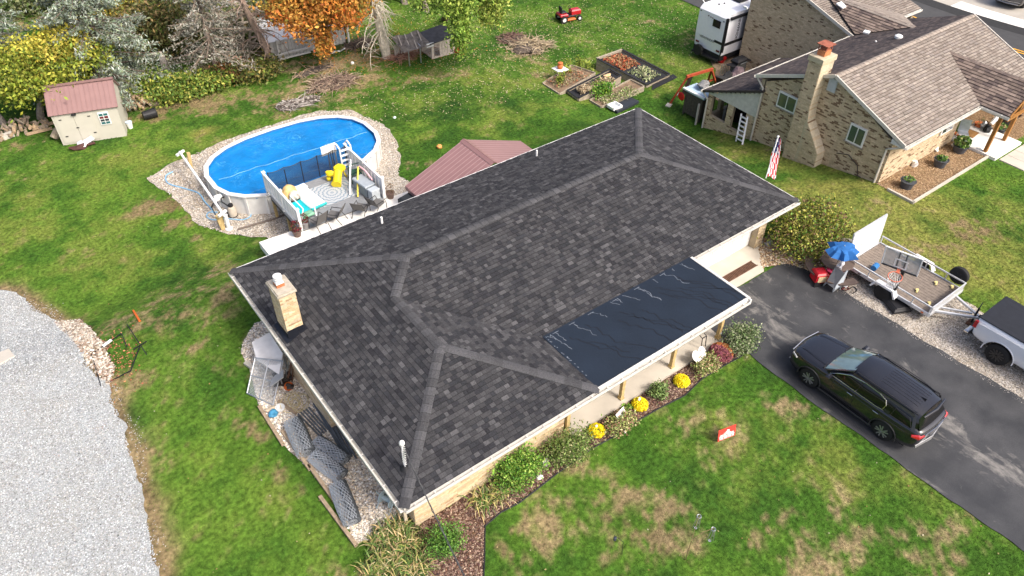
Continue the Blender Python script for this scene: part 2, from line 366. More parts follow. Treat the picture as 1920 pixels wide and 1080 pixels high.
O_pool = g2((276,335),(330,305),(420,265),(500,238),(600,208),(660,208),(712,230),(742,265),(750,300),(748,330),(778,345),(790,380),(700,420),(640,440),(530,470),(500,445),(430,440),(375,425),(355,400),(300,350))
O_apron = [(18.35,12.8),(22.6,12.8)]+g2((1427,480),(1436,462))+[(24.2,14.05),(23.6,14.4),(18.35,14.4)]
O_nbed = [(31.95,13.05)]+g2((1703,372))+[(38.2,11.45)]+g2((1790,268))+[(38.2,13.25),(32.2,13.25)]
O_nbed = [(31.9,13.8),(31.9,11.96),(38.4,11.96),(38.4,13.8)]
O_fire = g2((507,200),(530,188),(560,182),(598,180),(604,188),(585,200),(550,207),(515,208))
FOOT = [(4.9,11.2),(11,11.2),(18.4,11.3),(18.4,14),(24.2,14),(24.2,22.2),(4.9,22.2)]
NFOOT = [(31.9,13.3),(44,13.3),(44,21),(50,21),(50,31),(40,31),(40,24),(31.9,24.2)]
# ------------------------------------------------------------------ lawn colour
def bl(px, py, rx, ry=None, a=1.0, rot=0): q = G(px, py); return (q[0], q[1], rx, ry or rx, a, R_(rot))
DRY = [bl(1180,950,1.8,.8,.62,-30),bl(1110,880,1.0,.4,.42,-30),bl(1250,1015,1.1,.7,.8,-30),bl(1190,1060,.8,.6,.5),bl(1240,965,.7,.5,.75),bl(1090,930,1.4,.4,.55,-30),bl(980,1010,1.3,1,.6),
  bl(1440,990,1.0,.6,.55),bl(1560,1040,2.0,.7,.65,-20),bl(1690,1010,1.4,.6,.7,-40),bl(1780,1040,1.5,.8,.7),bl(1480,760,1.1,.5,.7,-55),bl(1300,790,1.3,.7,.35),bl(1360,830,1.5,.9,.3),bl(1540,960,1.5,.8,.4),
  bl(290,600,2.4,.8,.75,-30),bl(330,560,1.5,.7,.6),bl(430,545,1.3,.8,.7),bl(370,650,.8,.6,.4),bl(590,900,.6,.3,.5),bl(470,800,1.3,.5,.55,-55),bl(420,750,.6,.4,.4),bl(380,520,2,.8,.4),bl(460,700,1.5,.5,.5,-50),bl(520,880,1,.4,.4,-50),
  bl(300,385,1.5,.7,1,-20),bl(330,420,1,.5,.7),bl(350,455,.8,.4,.6),bl(300,205,3.2,1.1,1,-18),bl(390,205,3,.7,.8,-20),bl(470,190,4,.9,.75,-25),bl(600,160,4,1.2,.7,-25),bl(640,185,2,.7,.75,-30),bl(560,195,2.4,1.3,.8,-25),bl(740,155,3,.9,.6,-25),bl(830,145,2,.7,.5),
  bl(660,110,4,1.5,.8,-25),bl(760,110,3,1,.55),bl(700,250,1.3,.5,.4),bl(770,310,1.2,.5,.65,-40),bl(720,340,1,.7,.5),bl(1220,40,.7,.25,1,-10),bl(980,110,2.2,.8,.6,-30),bl(1000,140,2.4,.5,.5,-30),bl(935,190,1,.3,.5),bl(925,10,1.5,.7,.5),
  bl(1290,60,1.2,2,.3),bl(420,100,6,2,.5,-20),bl(40,265,3,1,.5),bl(55,333,.6,.2,.9),bl(1000,390,1,.5,.2),bl(1640,390,1.5,.6,.3),bl(1830,440,2.0,1,.8,-20),bl(1760,470,3,.8,.4,-30),bl(940,420,.1,.1,0),bl(185,700,2.0,.8,.7,-50),bl(250,830,1.6,.3,.8,-70),
  bl(250,20,9,3,.5,-20),bl(480,130,6,1.5,.6,-25),bl(1000,1040,1.5,.8,.6),bl(750,1060,2,1,.8),bl(1140,1040,.8,.4,.5),bl(1700,760,1,.3,0)]
YEL = [bl(1560,300,4,1.6,.8,-38),bl(1660,390,6,2.2,.85,-38),bl(1800,470,6,2.4,.9,-38),bl(1900,400,4,2,.45,-38),bl(1400,250,3,1.2,.6,-38),bl(180,330,8,2,.35,-10),bl(60,430,5,2,.35,-20),bl(230,500,4,1.5,.4,-30),bl(900,160,6,2,.35,-25),bl(620,470,.1,.1,0),bl(1620,900,3,1.2,.35,-40),bl(1420,820,2.5,1.2,.25,-40),bl(1600,350,4,1.3,.9,-35),bl(1700,430,5,1.6,.9,-35),bl(1850,500,5,1.8,.8,-35),bl(1450,280,3.5,1,.7,-40),bl(1560,420,2,1,.5),bl(1270,130,3,2,.35),bl(1200,130,2,3,.6),bl(1330,290,2.5,.9,.6,-40),bl(300,210,2,1,.3),bl(385,247,.8,.4,.9),bl(290,620,1.5,1,.4),
  bl(1050,130,3,1,.5,-30),bl(1000,200,4,1,.35),bl(1560,850,2,.6,.4,-40),bl(1440,930,2,1,.3),bl(860,250,4,1.2,.25),bl(1900,560,4,1.2,.5,-35),bl(440,330,3,1,.3),bl(150,420,5,1.5,.25),bl(1230,280,3,.7,.3)]
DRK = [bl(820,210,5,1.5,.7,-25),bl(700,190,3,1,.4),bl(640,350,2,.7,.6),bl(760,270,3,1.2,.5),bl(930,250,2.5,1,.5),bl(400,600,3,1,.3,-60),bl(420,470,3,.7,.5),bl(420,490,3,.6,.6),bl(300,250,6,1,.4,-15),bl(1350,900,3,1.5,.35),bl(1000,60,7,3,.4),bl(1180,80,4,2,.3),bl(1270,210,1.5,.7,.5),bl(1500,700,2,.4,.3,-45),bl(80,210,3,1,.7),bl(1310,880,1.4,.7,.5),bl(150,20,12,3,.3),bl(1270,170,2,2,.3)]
def field(x, y, B):
    r = np.zeros(np.shape(x))
    for (bx, by, rx, ry, a, t) in B:
        dx, dy = x-bx, y-by; c, s = math.cos(t+R_(0)), math.sin(t); u = (dx*c+dy*s)/rx; v = (-dx*s+dy*c)/ry
        r = np.maximum(r, a*np.exp(-.7*(u*u+v*v)**1.3))
    return r
def lawncol(x, y, fine=True):
    x = np.asarray(x, float); y = np.asarray(y, float)
    n0 = fbm(x, y, .16, 3); n1 = fbm(x+40, y, .7, 5); n2 = fbm(x, y+30, 3.2, 4); n3 = rng.random(x.shape) if fine else .5
    g = np.array
    c = g((.046,.110,.013)); c2 = g((.092,.168,.021)); dk = g((.018,.052,.010)); ye = g((.185,.190,.045)); br = g((.265,.200,.112)); br2 = g((.15,.10,.052))
    t = np.clip((n1-.5)*2.2+(n0-.5)*1.6+.42+(n2-.5)*.8, 0, 1)[..., None]; o = c*(1-t)+c2*t
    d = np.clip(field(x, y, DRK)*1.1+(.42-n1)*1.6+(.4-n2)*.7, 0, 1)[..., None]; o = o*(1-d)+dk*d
    e = np.clip(field(x, y, YEL)*1.2*(.45+n2*.95)+(n1-.62)*1.3, 0, 1)[..., None]; o = o*(1-e)+ye*e
    f = field(x, y, DRY); n4 = vnoise(x+9, y-4, 11)*.5+vnoise(x-3, y+7, 23)*.5; f = np.clip((f*1.05+(n2-.5)*2.2+(n1-.5)*1.8+(n4-.5)*1.1-.40)*1.7, 0, .92)*np.clip(f*3, 0, 1)
    ed = pdist(x, y, O_lot); near = (x < 8); fe = np.where(near, np.exp(-(ed/(.22+.75*n1**2))**2)*1.5, 0); f = np.maximum(f, np.clip(fe*(.55+n2*.8), 0, .95))
    sp = np.clip((n2-.63)*5, 0, .55)*np.clip((n1-.42)*5, 0, 1); f = np.maximum(f, sp)
    brm = br*(.55+.75*n1[..., None])+(br2-br)*np.clip((n0-.5)*2+.2, 0, .7)[..., None]
    o = o*(1-f[..., None])+brm*f[..., None]
    return np.clip(o*(.82+.36*np.asarray(n3)[..., None] if fine else o), .004, .9)
def axis(a, b, st, far):
    c = np.arange(a, b, st); lo = a-np.cumsum([1,2,4,8,16,32,64,128,256])[::-1]*far; hi = c[-1]+np.cumsum([1,2,4,8,16,32,64,128,256])*far; return np.concatenate([lo, c, hi])
ax, ay = axis(-8, 62, .16, 1.0), axis(-1, 62, .16, 1.0)
X, Y = np.meshgrid(ax, ay); nx, ny = len(ax), len(ay)
V = np.stack([X.ravel(), Y.ravel(), zt(X, Y).ravel()], 1)
i = np.arange(nx*ny).reshape(ny, nx); F = np.stack([i[:-1,:-1], i[:-1,1:], i[1:,1:], i[1:,:-1]], -1).reshape(-1, 4)
cc = V[F].mean(1)
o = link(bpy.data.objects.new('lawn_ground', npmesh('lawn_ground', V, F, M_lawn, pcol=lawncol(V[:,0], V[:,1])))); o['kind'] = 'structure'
# ------------------------------------------------------------------ laid surfaces
sheet('gravel_lot', wobble(O_lot, .2, .16, 5), .05, M_gravel, res=.4)
sheet('rubble_patch', wobble(O_rub, .15, .25, 6), .03, M_litter, res=.6)
def strk(x, y):
    a = np.exp(-((x-20.9-.25*np.sin(y*.5))/.75)**2)*sm(-2, 3, y)*1.0; a = np.maximum(a, np.exp(-((x-18.3-(y-8)*-.05)/.5)**2)*.55)
    a = np.maximum(a, .45*np.exp(-((x-22.5)/.8)**2)*sm(2, 9, y)); a = np.maximum(a, np.exp(-(((x-20.3)/1.6)**2+((y-10.5)/1.6)**2))*.6)
    return np.stack([a, a, a], 1)
sheet('asphalt_driveway', wobble(O_asph, .3, .05, 9), .032, M_asph, res=.4, colfn=strk)
sheet('gravel_strip', wobble(O_strip, .25, .1, 11), .02, M_pale, res=.8)
sheet('leaf_litter_bed', wobble(O_lit, .2, .1, 12), .028, M_litter, res=.6)
sheet('mulch_bed', wobble(O_mulch, .25, .05, 13), .02, M_mulch, res=.6)
sheet('pebble_bed', wobble(O_peb, .3, .04, 14), .02, M_pale, res=.6)
sheet('pool_gravel_surround', wobble(O_pool, .3, .18, 15), .03, M_pale, res=.4)
sheet('bark_gravel_bed', O_nbed, .02, M_bark, res=.5)
sheet('ash_ring_ground', wobble(smoothpoly(O_fire), .2, .25, 17), .03, gravelmat('ash_soil', [(.30,.28,.26),(.16,.14,.13),(.46,.43,.40),(.09,.08,.07)], 9), res=.4)
# concrete
m = MB(); m.prism(O_apron, 0, .045); m.build('garage_apron', M_conc, kind='structure')
m = MB(); m.bb(18.6, 22.9, 13.35, 13.75, .02, .05); 
m = MB(); m.prism([(6.85,26.65),(6.85,22.3),(14.2,22.3),(14.2,26.15)], -.3, .03); m.build('back_patio', M_conc2, kind='structure')
m = MB(); m.prism([(10.86,12.6),(10.86,11.05),(18.25,11.05),(18.3,12.8),(18.3,14.6),(10.9,14.6)], -.02, .12); m.build('porch_slab', M_conc, kind='structure')
# street
m = MB(); m.prism([(47.6,-60),(55.6,-60),(55.6,160),(47.6,160)], lambda x, y: zg(x, y)-.3, lambda x, y: zg(x, y)+.03)
def strip(name, x0, x1, mt, dz, y0=-60, y1=150, st=2.0):
    m = MB(); ys = np.arange(y0, y1+.1, st if x1-x0 < 1 else 1.0); xq = np.linspace(x0, x1, max(2, int((x1-x0)/.7)+1))
    for xa, xb in zip(xq[:-1], xq[1:]):
        for a, b in zip(ys[:-1], ys[1:]): m.quad((xa,a,zg(xa,a)+dz),(xb,a,zg(xb,a)+dz),(xb,b,zg(xb,b)+dz),(xa,b,zg(xa,b)+dz))
    return m.build(name, mt, kind='structure')
strip('street', 44.6, 56.2, M_road, .045)
M_yel = mat('yellow_paint', (.72,.36,.03), .6, var=.12, scale=8)
for k, x in enumerate((52.0, 52.32)): strip('street_centre_line', x, x+.14, M_yel, .055)
strip('street_shoulder', 55.0, 56.2, mat('dark_asphalt', (.03,.03,.03), .85, var=.2), .05)
strip('far_driveway', 56.2, 80, mat('grey_concrete', (.40,.37,.32), .85, var=.12, scale=1.3), .05, 0, 60)
strip('new_concrete_kerb', 56.2, 57.6, M_conc2, .06, 17, 24)
# garage drain
m = MB(); m.bb(19.55, 22.65, 13.2, 13.5, .046, .05); 
dr = thing('trench_drain', 'rusty brown drain grate set in the garage apron', 'drain', (21.1,13.3,.045))
m.build('drain_channel', mat('rust_dark', (.06,.03,.02), .9, var=.4), dr)
m = MB()
for k in range(40): m.bb(19.56+k*.0775, 19.6+k*.0775, 13.2, 13.5, .05, .062)
m.bb(19.52,22.68,13.17,13.2,.046,.066); m.bb(19.52,22.68,13.5,13.53,.046,.066); m.build('grating', mat('rust', (.13,.07,.045), .9, var=.4), dr, kind='stuff')
# neighbour walk and porch slab
m = MB(); m.prism([(38.35,11.55),(40.9,11.55),(40.9,14),(38.35,14)], -.1, .15, ); m.build('neighbour_porch_slab', M_conc2, kind='structure')
for k in range(5):
    m = MB(); a = 38.55+.62*0; m.prism([(38.6+.75*k*1.0+.01,11.45-.0*k),(39.34+.75*k,11.45),(39.34+.75*k,10.25),(38.6+.75*k+.01,10.25)], -.05, .05); m.build('walk_slab', M_conc, kind='structure')
for k in range(5):
    m = MB(); m.prism([(42.36+1.2*k,11.45),(43.54+1.2*k,11.45),(43.54+1.2*k,10.25),(42.36+1.2*k,10.25)], -.05, .05); m.build('walk_slab', M_conc, kind='structure')
m = MB()
m.bb(31.85,38.4,11.86,11.96,0,.12); m.bb(31.8,31.9,11.86,13.2,0,.12); m.build('bed_edging', M_conc, kind='structure')
# RV pad
m = MB(); m.prism(g2((1345,118),(1380,150),(1400,150),(1392,100)), lambda x, y: zg(x, y)-.1, lambda x, y: zg(x, y)+.04); m.build('dirt_pad', M_dirt, kind='structure')
sheet('parking_dirt', wobble(g2((1330,112),(1352,150),(1330,180),(1380,200),(1440,120),(1400,60)), .3, .2), .02, M_dirt, res=.8)
# ------------------------------------------------------------------ grass and litter
def screenpts(n, x0=-60, x1=1990, y0=-20, y1=1130):
    px = rng.uniform(x0, x1, n); py = rng.uniform(y0, y1, n)
    d = (CR @ np.stack([px-960, 540-py, np.full(n, -FPX)])).T; z = np.zeros(n)
    for _ in range(30):
        t = (z-CAM_H)/d[:, 2]; x = d[:, 0]*t; y = d[:, 1]*t; z = .5*z+.5*zt(x, y)
    t = (z-CAM_H)/d[:, 2]; x = d[:, 0]*t; y = d[:, 1]*t
    return x, y, zt(x, y)
def clear(x, y, extra=()):
    k = np.ones(x.shape, bool)
    for o in (O_lot, O_asph, O_strip, O_mulch, O_peb, O_pool, O_apron, O_nbed, FOOT, NFOOT, [(44.5,-60),(80,-60),(80,90),(44.5,90)], [(38,10.2),(47.5,10.2),(47.5,14),(38,14)], *extra): k &= ~inpoly(x, y, o)
    return k
x, y, z = screenpts(430000); k = clear(x, y); k &= ~(inpoly(x, y, O_lotd) & (rng.random(x.shape) < .45)); x, y, z = x[k], y[k], z[k]
d = np.hypot(np.hypot(x, y), CAM_H)
tuft = (np.array([(-.16,0,0),(.16,0,0),(.35,.25,1),(-.1,-.16,0),(.1,.16,0),(-.45,.1,.8)]), [(0,1,2),(3,4,5)])
hs = np.clip(d/700, .035, .085)*rng.uniform(.55, 1.4, len(x))
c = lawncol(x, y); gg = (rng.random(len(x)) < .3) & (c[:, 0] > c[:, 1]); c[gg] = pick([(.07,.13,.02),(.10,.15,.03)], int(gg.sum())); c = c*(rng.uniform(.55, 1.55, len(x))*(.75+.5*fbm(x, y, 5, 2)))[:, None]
scatter('grass', np.stack([x, y, z-.005], 1), tuft, np.stack([hs*1.2, hs*1.2, hs*.8], 1), M_blade, c)
# fallen leaves on the back lawn
x, y, z = screenpts(26000, 560, 1330, -10, 230); w = field(x, y, [bl(960,60,11,4,1,-30),bl(900,110,6,2,1,-25),bl(1120,80,8,3,.35,-30),bl(640,110,7,2.2,1,-20),bl(850,170,6,2.2,.45,-20),bl(730,80,5,2,.9)])
k = (rng.random(len(x)) < w*.6) & clear(x, y); x, y, z = x[k], y[k], z[k]
mp = np.clip(field(x, y, [bl(660,100,6,3,1,-20)])*1.4, 0, 1) > rng.random(len(x))
c = np.where(mp[:, None], pick([(.42,.17,.04),(.5,.26,.08),(.34,.14,.05)], len(x)), pick([(.36,.32,.17),(.28,.29,.11),(.40,.36,.22)], len(x)))
scatter('fallen_leaves', np.stack([x, y, z+.05], 1), LEAF, rng.uniform(.06, .12, len(x)), mat('leaf_litter', (0,0,0), .8, attr=True, var=.1), c)
x, y, z = screenpts(5000); k = clear(x, y) & (rng.random(len(x)) < .10); x, y, z = x[k], y[k], z[k]
scatter('fallen_leaves', np.stack([x, y, z+.04], 1), LEAF, rng.uniform(.035, .075, len(x)), MATS['leaf_litter'], pick([(.32,.27,.12),(.30,.17,.07),(.40,.37,.25)], len(x)))
# loose stones
def stones(name, outline, n, s0, s1, pal, dz=0, edge=None, m=None):
    xs = [p[0] for p in outline]; ys = [p[1] for p in outline]
    x = rng.uniform(min(xs), max(xs), n*3); y = rng.uniform(min(ys), max(ys), n*3); k = inpoly(x, y, outline)
    x, y = x[k][:n], y[k][:n]; s = rng.uniform(s0, s1, len(x)); P3 = np.stack([x, y, zt(x, y)+dz+s*.25], 1); q = len(x)//3
    out = None
    for t in range(3):
        sl = slice(t*q, (t+1)*q)
        if t == 0: A = [P3[sl]], [s[sl]]
        out = scatter(name, P3[sl], rocktmpl(t+2), np.stack([s[sl]*1.2, s[sl]*.9, s[sl]*.6], 1), m or mat('river_pebble', (0,0,0), .75, attr=True, var=.15, scale=20), pick(pal, len(P3[sl]), .25))
    return out
PEB = [(.50,.45,.38),(.36,.32,.27),(.62,.57,.50),(.44,.37,.29),(.27,.25,.23),(.55,.53,.51),(.48,.40,.30)]
stones('pebbles', O_peb, 15000, .024, .05, [tuple(min(.8, 1.3*q) for q in c) for c in PEB], .02)
stones('pebbles', O_pool, 26000, .02, .042, PEB, .03)
stones('gravel', O_strip, 26000, .012, .026, [(.50,.46,.40),(.30,.27,.24),(.64,.60,.54),(.20,.18,.16),(.42,.37,.31)], .02)
stones('pebbles', O_rub, 1800, .03, .07, [(.46,.41,.34),(.33,.28,.22),(.54,.50,.43),(.24,.17,.12)], .03)
vis = g2((0,545),(30,550),(62,575),(108,604),(140,640),(168,690),(198,726),(222,775),(240,830),(258,892),(266,940),(284,1010),(300,1080),(0,1085))
stones('gravel', vis, 30000, .012, .03, [(.395,.42,.43),(.34,.36,.37),(.45,.48,.49),(.23,.24,.245),(.37,.365,.345)], .05)
_e = wobble(O_lot, .3, .3, 8); _p = np.array(_e)[rng.integers(0, len(_e), 5000)]+rng.normal(0, .12, (5000, 2)); _p = _p[_p[:, 0] > -9]
scatter('gravel', np.c_[_p, zt(_p[:, 0], _p[:, 1])+.03], rocktmpl(4), rng.uniform(.008, .022, len(_p)), MATS['river_pebble'], pick([(.40,.40,.39),(.32,.30,.26),(.46,.46,.44)], len(_p)))
stones('mulch_chips', O_mulch, 9000, .02, .045, [(.13,.07,.05),(.08,.045,.035),(.20,.13,.10),(.30,.22,.16)], .02)
stones('bark_chips', O_nbed, 4000, .02, .04, [(.32,.22,.12),(.24,.15,.08),(.42,.30,.18)], .02)
stones('leaf_litter', O_lit, 5000, .03, .06, [(.34,.22,.12),(.20,.13,.08),(.45,.34,.22),(.52,.46,.36)], .03)
# ------------------------------------------------------------------ generic pieces
def clip2(poly, clip):
    """convex clip of a 2D polygon"""
    out = list(poly); n = len(clip)
    ar = sum(clip[i][0]*clip[(i+1)%n][1]-clip[(i+1)%n][0]*clip[i][1] for i in range(n)); sg = 1 if ar > 0 else -1
    for i in range(n):
        ax, ay = clip[i]; bx, by = clip[(i+1)%n]; inp = out; out = []
        if not inp: return []
        f = lambda p: sg*((bx-ax)*(p[1]-ay)-(by-ay)*(p[0]-ax))
        for j in range(len(inp)):
            p, q = inp[j], inp[(j+1)%len(inp)]; fp, fq = f(p), f(q)
            if fp >= 0: out.append(p)
            if (fp >= 0) != (fq >= 0): t = fp/(fp-fq); out.append((p[0]+(q[0]-p[0])*t, p[1]+(q[1]-p[1])*t))
    return out
def place_pieces(polys, name, m, parent, limit=300, stuff=None):
    """polys: (V list world, F list, colour, centre, area). the largest seen become parts, the rest one mesh"""
    cp = np.array([0, 0, CAM_H])
    def size(p): c = np.array(p[3]); return -p[4]/max(1, np.sum((c-cp)**2))
    vis = []
    for p in polys:
        c = np.array(p[3])-cp; cc = CR.T@c; ok = cc[2] < 0 and abs(cc[0]/-cc[2]*FPX) < 955 and abs(cc[1]/-cc[2]*FPX) < 535
        vis.append((0 if ok else 1, size(p)))
    od = sorted(range(len(polys)), key=lambda i: vis[i]); inv = np.array(parent.location)
    for i in od[:limit]:
        Vv, Ff, c, ce, ar = polys[i]; o = bpy.data.objects.new(name, npmesh(name, np.array(Vv)-inv, Ff, m, [c]*len(Ff))); link(o, parent)
    rest = od[limit:]
    if rest:
        vs = []; fs = []; cs = []
        for i in rest:
            o = len(vs); vs += list(polys[i][0]); fs += [[j+o for j in f] for f in polys[i][1]]; cs += [polys[i][2]]*len(polys[i][1])
        o = link(bpy.data.objects.new(stuff or name, npmesh(name, np.array(vs)-inv, fs, m, cs)), parent); o['kind'] = 'stuff'
def shingles(outline3, eave_dir, expo, w0, w1, th, colfn, seed, lift=.0, gv=.011):
    """tabs laid in rows on a sloping plane; outline3 world corners, eave_dir unit vector along the eave. one convex outline or several"""
    r = random.Random(seed); outs = outline3 if isinstance(outline3[0][0], (tuple, list)) else [outline3]
    allp = [Vector(p) for o in outs for p in o]; e = Vector(eave_dir).normalized()
    o0 = outs[0]; nn = (Vector(o0[1])-Vector(o0[0])).cross(Vector(o0[2])-Vector(o0[0])).normalized()
    if nn.z < 0: nn = -nn
    s = nn.cross(e); 
    if s.z < 0: s = -s
    org = min(allp, key=lambda p: p.z); T = lambda p: ((Vector(p)-org).dot(e), (Vector(p)-org).dot(s))
    clips = [[T(p) for p in o] for o in outs]; us = [c[0] for k in clips for c in k]; vsx = [c[1] for k in clips for c in k]
    rows = int((max(vsx)+.01)/expo)+1; res = []
    for i in range(rows):
        u = min(us)-r.uniform(0, w1); v0 = i*expo; tone = r.uniform(.92, 1.08)
        while u < max(us):
            w = r.uniform(w0, w1); t2 = th*r.uniform(.6, 1.5); rect = [(u+.003, v0+gv), (u+w-.003, v0+gv), (u+w-.003, v0+expo), (u+.003, v0+expo)]
            c = colfn(r, tone)
            for cl in clips:
                q = clip2(rect, cl)
                if len(q) >= 3:
                    ar = abs(sum(q[k][0]*q[(k+1)%len(q)][1]-q[(k+1)%len(q)][0]*q[k][1] for k in range(len(q))))/2
                    if ar < .0012: continue
                    def h(p): return lift+.002+t2*(1-(p[1]-v0)/(expo+.012)*.85)
                    top = [org+e*p[0]+s*p[1]+nn*h(p) for p in q]; bot = [org+e*p[0]+s*p[1]+nn*(lift-.002) for p in q]; n = len(q)
                    F = [list(range(n))]+[[k, n+k, n+(k+1)%n, (k+1)%n] for k in range(n)]
                    a3 = (top[1]-top[0]).cross(top[2]-top[0])
                    if a3.dot(nn) < 0: F = [f[::-1] for f in F]
                    ce = sum(top, Vector())/n; res.append(([tuple(p) for p in top+bot], F, c, tuple(ce), ar))
            u += w
    return res
def bricks(plane, outlines, holes, c0, size=(.2, .06), gap=.01, th=.012, colfn=None, seed=0, z0=None):
    """bricks on a vertical plane: plane=(origin, along, normal); outlines/holes in (s, z)"""
    r = random.Random(seed); org, al, nn = [Vector(q) for q in plane]; res = []
    ss = [p[0] for o in outlines for p in o]; zs = [p[1] for o in outlines for p in o]; bw, bh = size
    z = min(zs) if z0 is None else z0; row = 0
    while z < max(zs):
        s = min(ss)-(row % 2)*bw*.5-(row*.37 % 1)*bw*.1
        while s < max(ss):
            mid = (s+bw/2, z+bh/2)
            if not any(h[0]-.5*bw*.0-.02 < mid[0] < h[1]+.02 and h[2]-.02 < mid[1] < h[3]+.02 for h in holes):
                for o in outlines:
                    q = clip2([(s, z), (s+bw-gap, z), (s+bw-gap, z+bh-gap), (s, z+bh-gap)], o)
                    if len(q) >= 3:
                        t = th*r.uniform(.6, 1.3); top = [org+al*p[0]+Vector((0,0,p[1]))+nn*t for p in q]; bot = [org+al*p[0]+Vector((0,0,p[1]))-nn*.003 for p in q]; n = len(q)
                        F = [list(range(n))]+[[k, n+k, n+(k+1)%n, (k+1)%n] for k in range(n)]
                        if (top[1]-top[0]).cross(top[2]-top[0]).dot(nn) < 0: F = [f[::-1] for f in F]
                        res.append(([tuple(p) for p in top+bot], F, colfn(r, row), tuple(sum(top, Vector())/n), bw*bh)); break
            s += bw
        z += bh; row += 1
    return res
def caps(p, q, w, ln, m, parent, colfn, seed=1, name='ridge_cap', th=.014, lap=.03, drop=.33, side=None):
    """folded cap pieces along a hip or ridge line from p (low) to q"""
    r = random.Random(seed); p = Vector(p); q = Vector(q); L = (q-p).length; d = (q-p)/L; n = int(L/ln); ln = L/n
    a = Vector((d.y, -d.x, 0)).normalized(); up = a.cross(d); up = up if up.z > 0 else -up; inv = Vector(parent.location)
    dz = drop if abs(d.z) < .02 else drop*.707
    for i in range(n):
        s0 = p+d*(i*ln-.005); s1 = p+d*(i*ln+ln+lap); h0, h1 = .026+th, .024; c = colfn(r)
        vs = []
        for base, h in ((s0, h0), (s1, h1)):
            for k in (-1, -.35, .35, 1): vs.append(base+a*w*k+Vector((0,0,h-abs(k)*w*dz+(.006 if abs(k) < .5 else 0))))
            for k in (-1, -.35, .35, 1): vs.append(base+a*w*k+Vector((0,0,h-th-abs(k)*w*dz+(.006 if abs(k) < .5 else 0))))
        fs = [(j, j+1, 9+j, 8+j) for j in range(3)]+[(4, 5, 1, 0), (5, 6, 2, 1), (6, 7, 3, 2), (0, 8, 12, 4), (3, 7, 15, 11)]
        if (vs[1]-vs[0]).cross(vs[8]-vs[0]).z < 0: fs = [f[::-1] for f in fs]
        link(bpy.data.objects.new(name, npmesh(name, [tuple(v-inv) for v in vs], [list(f) for f in fs], m, [c]*len(fs))), parent)
M_shin = mat('dark_shingle', (0,0,0), .93, var=.3, scale=26, bump=.55, bscale=180, attr=True, spec=.18)
M_shin2 = mat('tan_shingle', (0,0,0), .93, var=.14, scale=14, bump=.4, bscale=120, attr=True, spec=.15)
M_brick = mat('brick', (0,0,0), .9, var=.16, scale=12, bump=.4, bscale=90, attr=True, spec=.15)
M_mort = mat('mortar', (.40,.33,.23), .95, var=.2, scale=5, bump=.3)
M_white = mat('white_trim', (.74,.73,.70), .45, var=.05, scale=2, spec=.4)
M_gutter = mat('white_gutter', (.62,.60,.55), .5, var=.14, scale=5, spec=.4)
M_glass = mat('window_glass', (.05,.06,.065), .06, var=.1, spec=.9, clear=1)
M_post = mat('yellow_timber', (.52,.38,.17), .7, var=.25, scale=9, bump=.2)
M_alu = mat('galvanised_metal', (.48,.50,.52), .38, metal=.85, var=.15, scale=8)
M_black = mat('black_plastic', (.018,.018,.02), .5, var=.2)
M_wht = mat('white_plastic', (.78,.78,.76), .4, var=.04)
# ------------------------------------------------------------------ main house
EZ = 2.45; PS = .333
XA, XC, YF, YG, YB = 4.574, 24.49, 10.62, 13.31, 22.52
hw = (YB-YG)/2; R1 = (XA+hw, YG+hw, EZ+PS*hw); RE = (XC-hw, YG+hw, EZ+PS*hw)
ww = 6.88/2; R2 = (XA+ww, YF+ww, EZ+PS*ww); XW = XA+2*ww
R1b = (XA+ww, YG+ww, EZ+PS*ww)
house = thing('brick_house', 'low tan brick house under the dark shingle hip roof with black membrane porch', 'house', (14.5, 16.5, 0))
tabcols = [(.032,.033,.037),(.045,.045,.048),(.062,.061,.064),(.029,.029,.033),(.083,.082,.085),(.052,.052,.055)]
def dcol(r, tone):
    c = r.choices(tabcols, (4,5,3,3,1.3,4))[0]; k = tone*r.uniform(.85, 1.15); return (c[0]*k, c[1]*k, c[2]*k)
A3, B3, C3, D3, Gp = (XA,YB,EZ), (XA,YF,EZ), (XC,YG,EZ), (XC,YB,EZ), (XW,YG,EZ)
Fp = (XW, YF, EZ)
dk = MB()
for poly in ([A3,R1,R1b,R2,B3],[B3,R2,Fp],[Fp,R2,R1b,Gp],[Gp,R1b,R1,RE,C3],[C3,RE,D3],[D3,RE,R1,A3]):
    if poly[0] is A3 or True:
        n = Vector((0,0,0)); ps = [Vector(p) for p in poly]
        for i in range(len(ps)): n += ps[i].cross(ps[(i+1)%len(ps)])
        if n.z < 0: ps = ps[::-1]
        dk.slab(ps, .12)
roof = dk.build('roof', mat('roof_deck', (.008,.008,.009), .95), house)
m = (XA+ww, YB-ww, EZ+PS*ww)
allt = []
allt += shingles([[A3, m, R1b, (XA+ww,YF+ww,EZ+PS*ww), B3], [m, R1, R1b]], (0,1,0), .145, .11, .25, .02, dcol, 1)
allt += shingles([B3, Fp, R2], (1,0,0), .145, .11, .25, .02, dcol, 2)
allt += shingles([Fp, Gp, R1b, R2], (0,1,0), .145, .11, .25, .02, dcol, 3)
allt += shingles([Gp, C3, RE, R1, R1b], (1,0,0), .145, .11, .25, .02, dcol, 4)
allt += shingles([C3, D3, RE], (0,1,0), .145, .11, .25, .02, dcol, 5)
allt += shingles([D3, A3, R1, RE], (1,0,0), .145, .11, .25, .02, dcol, 6)
place_pieces(allt, 'shingle', M_shin, house)
cc_ = lambda r: tuple(np.array((.076,.076,.080))*r.uniform(.75, 1.15))
for k, (p, q, sd_) in enumerate(((B3,R2,1),(Fp,R2,2),(A3,R1,3),(C3,RE,4),(D3,RE,5),(R1b,R1,6),(R2,R1b,7),(R1,RE,8))): caps(p, q, .155, .27, M_shin, house, cc_, sd_)
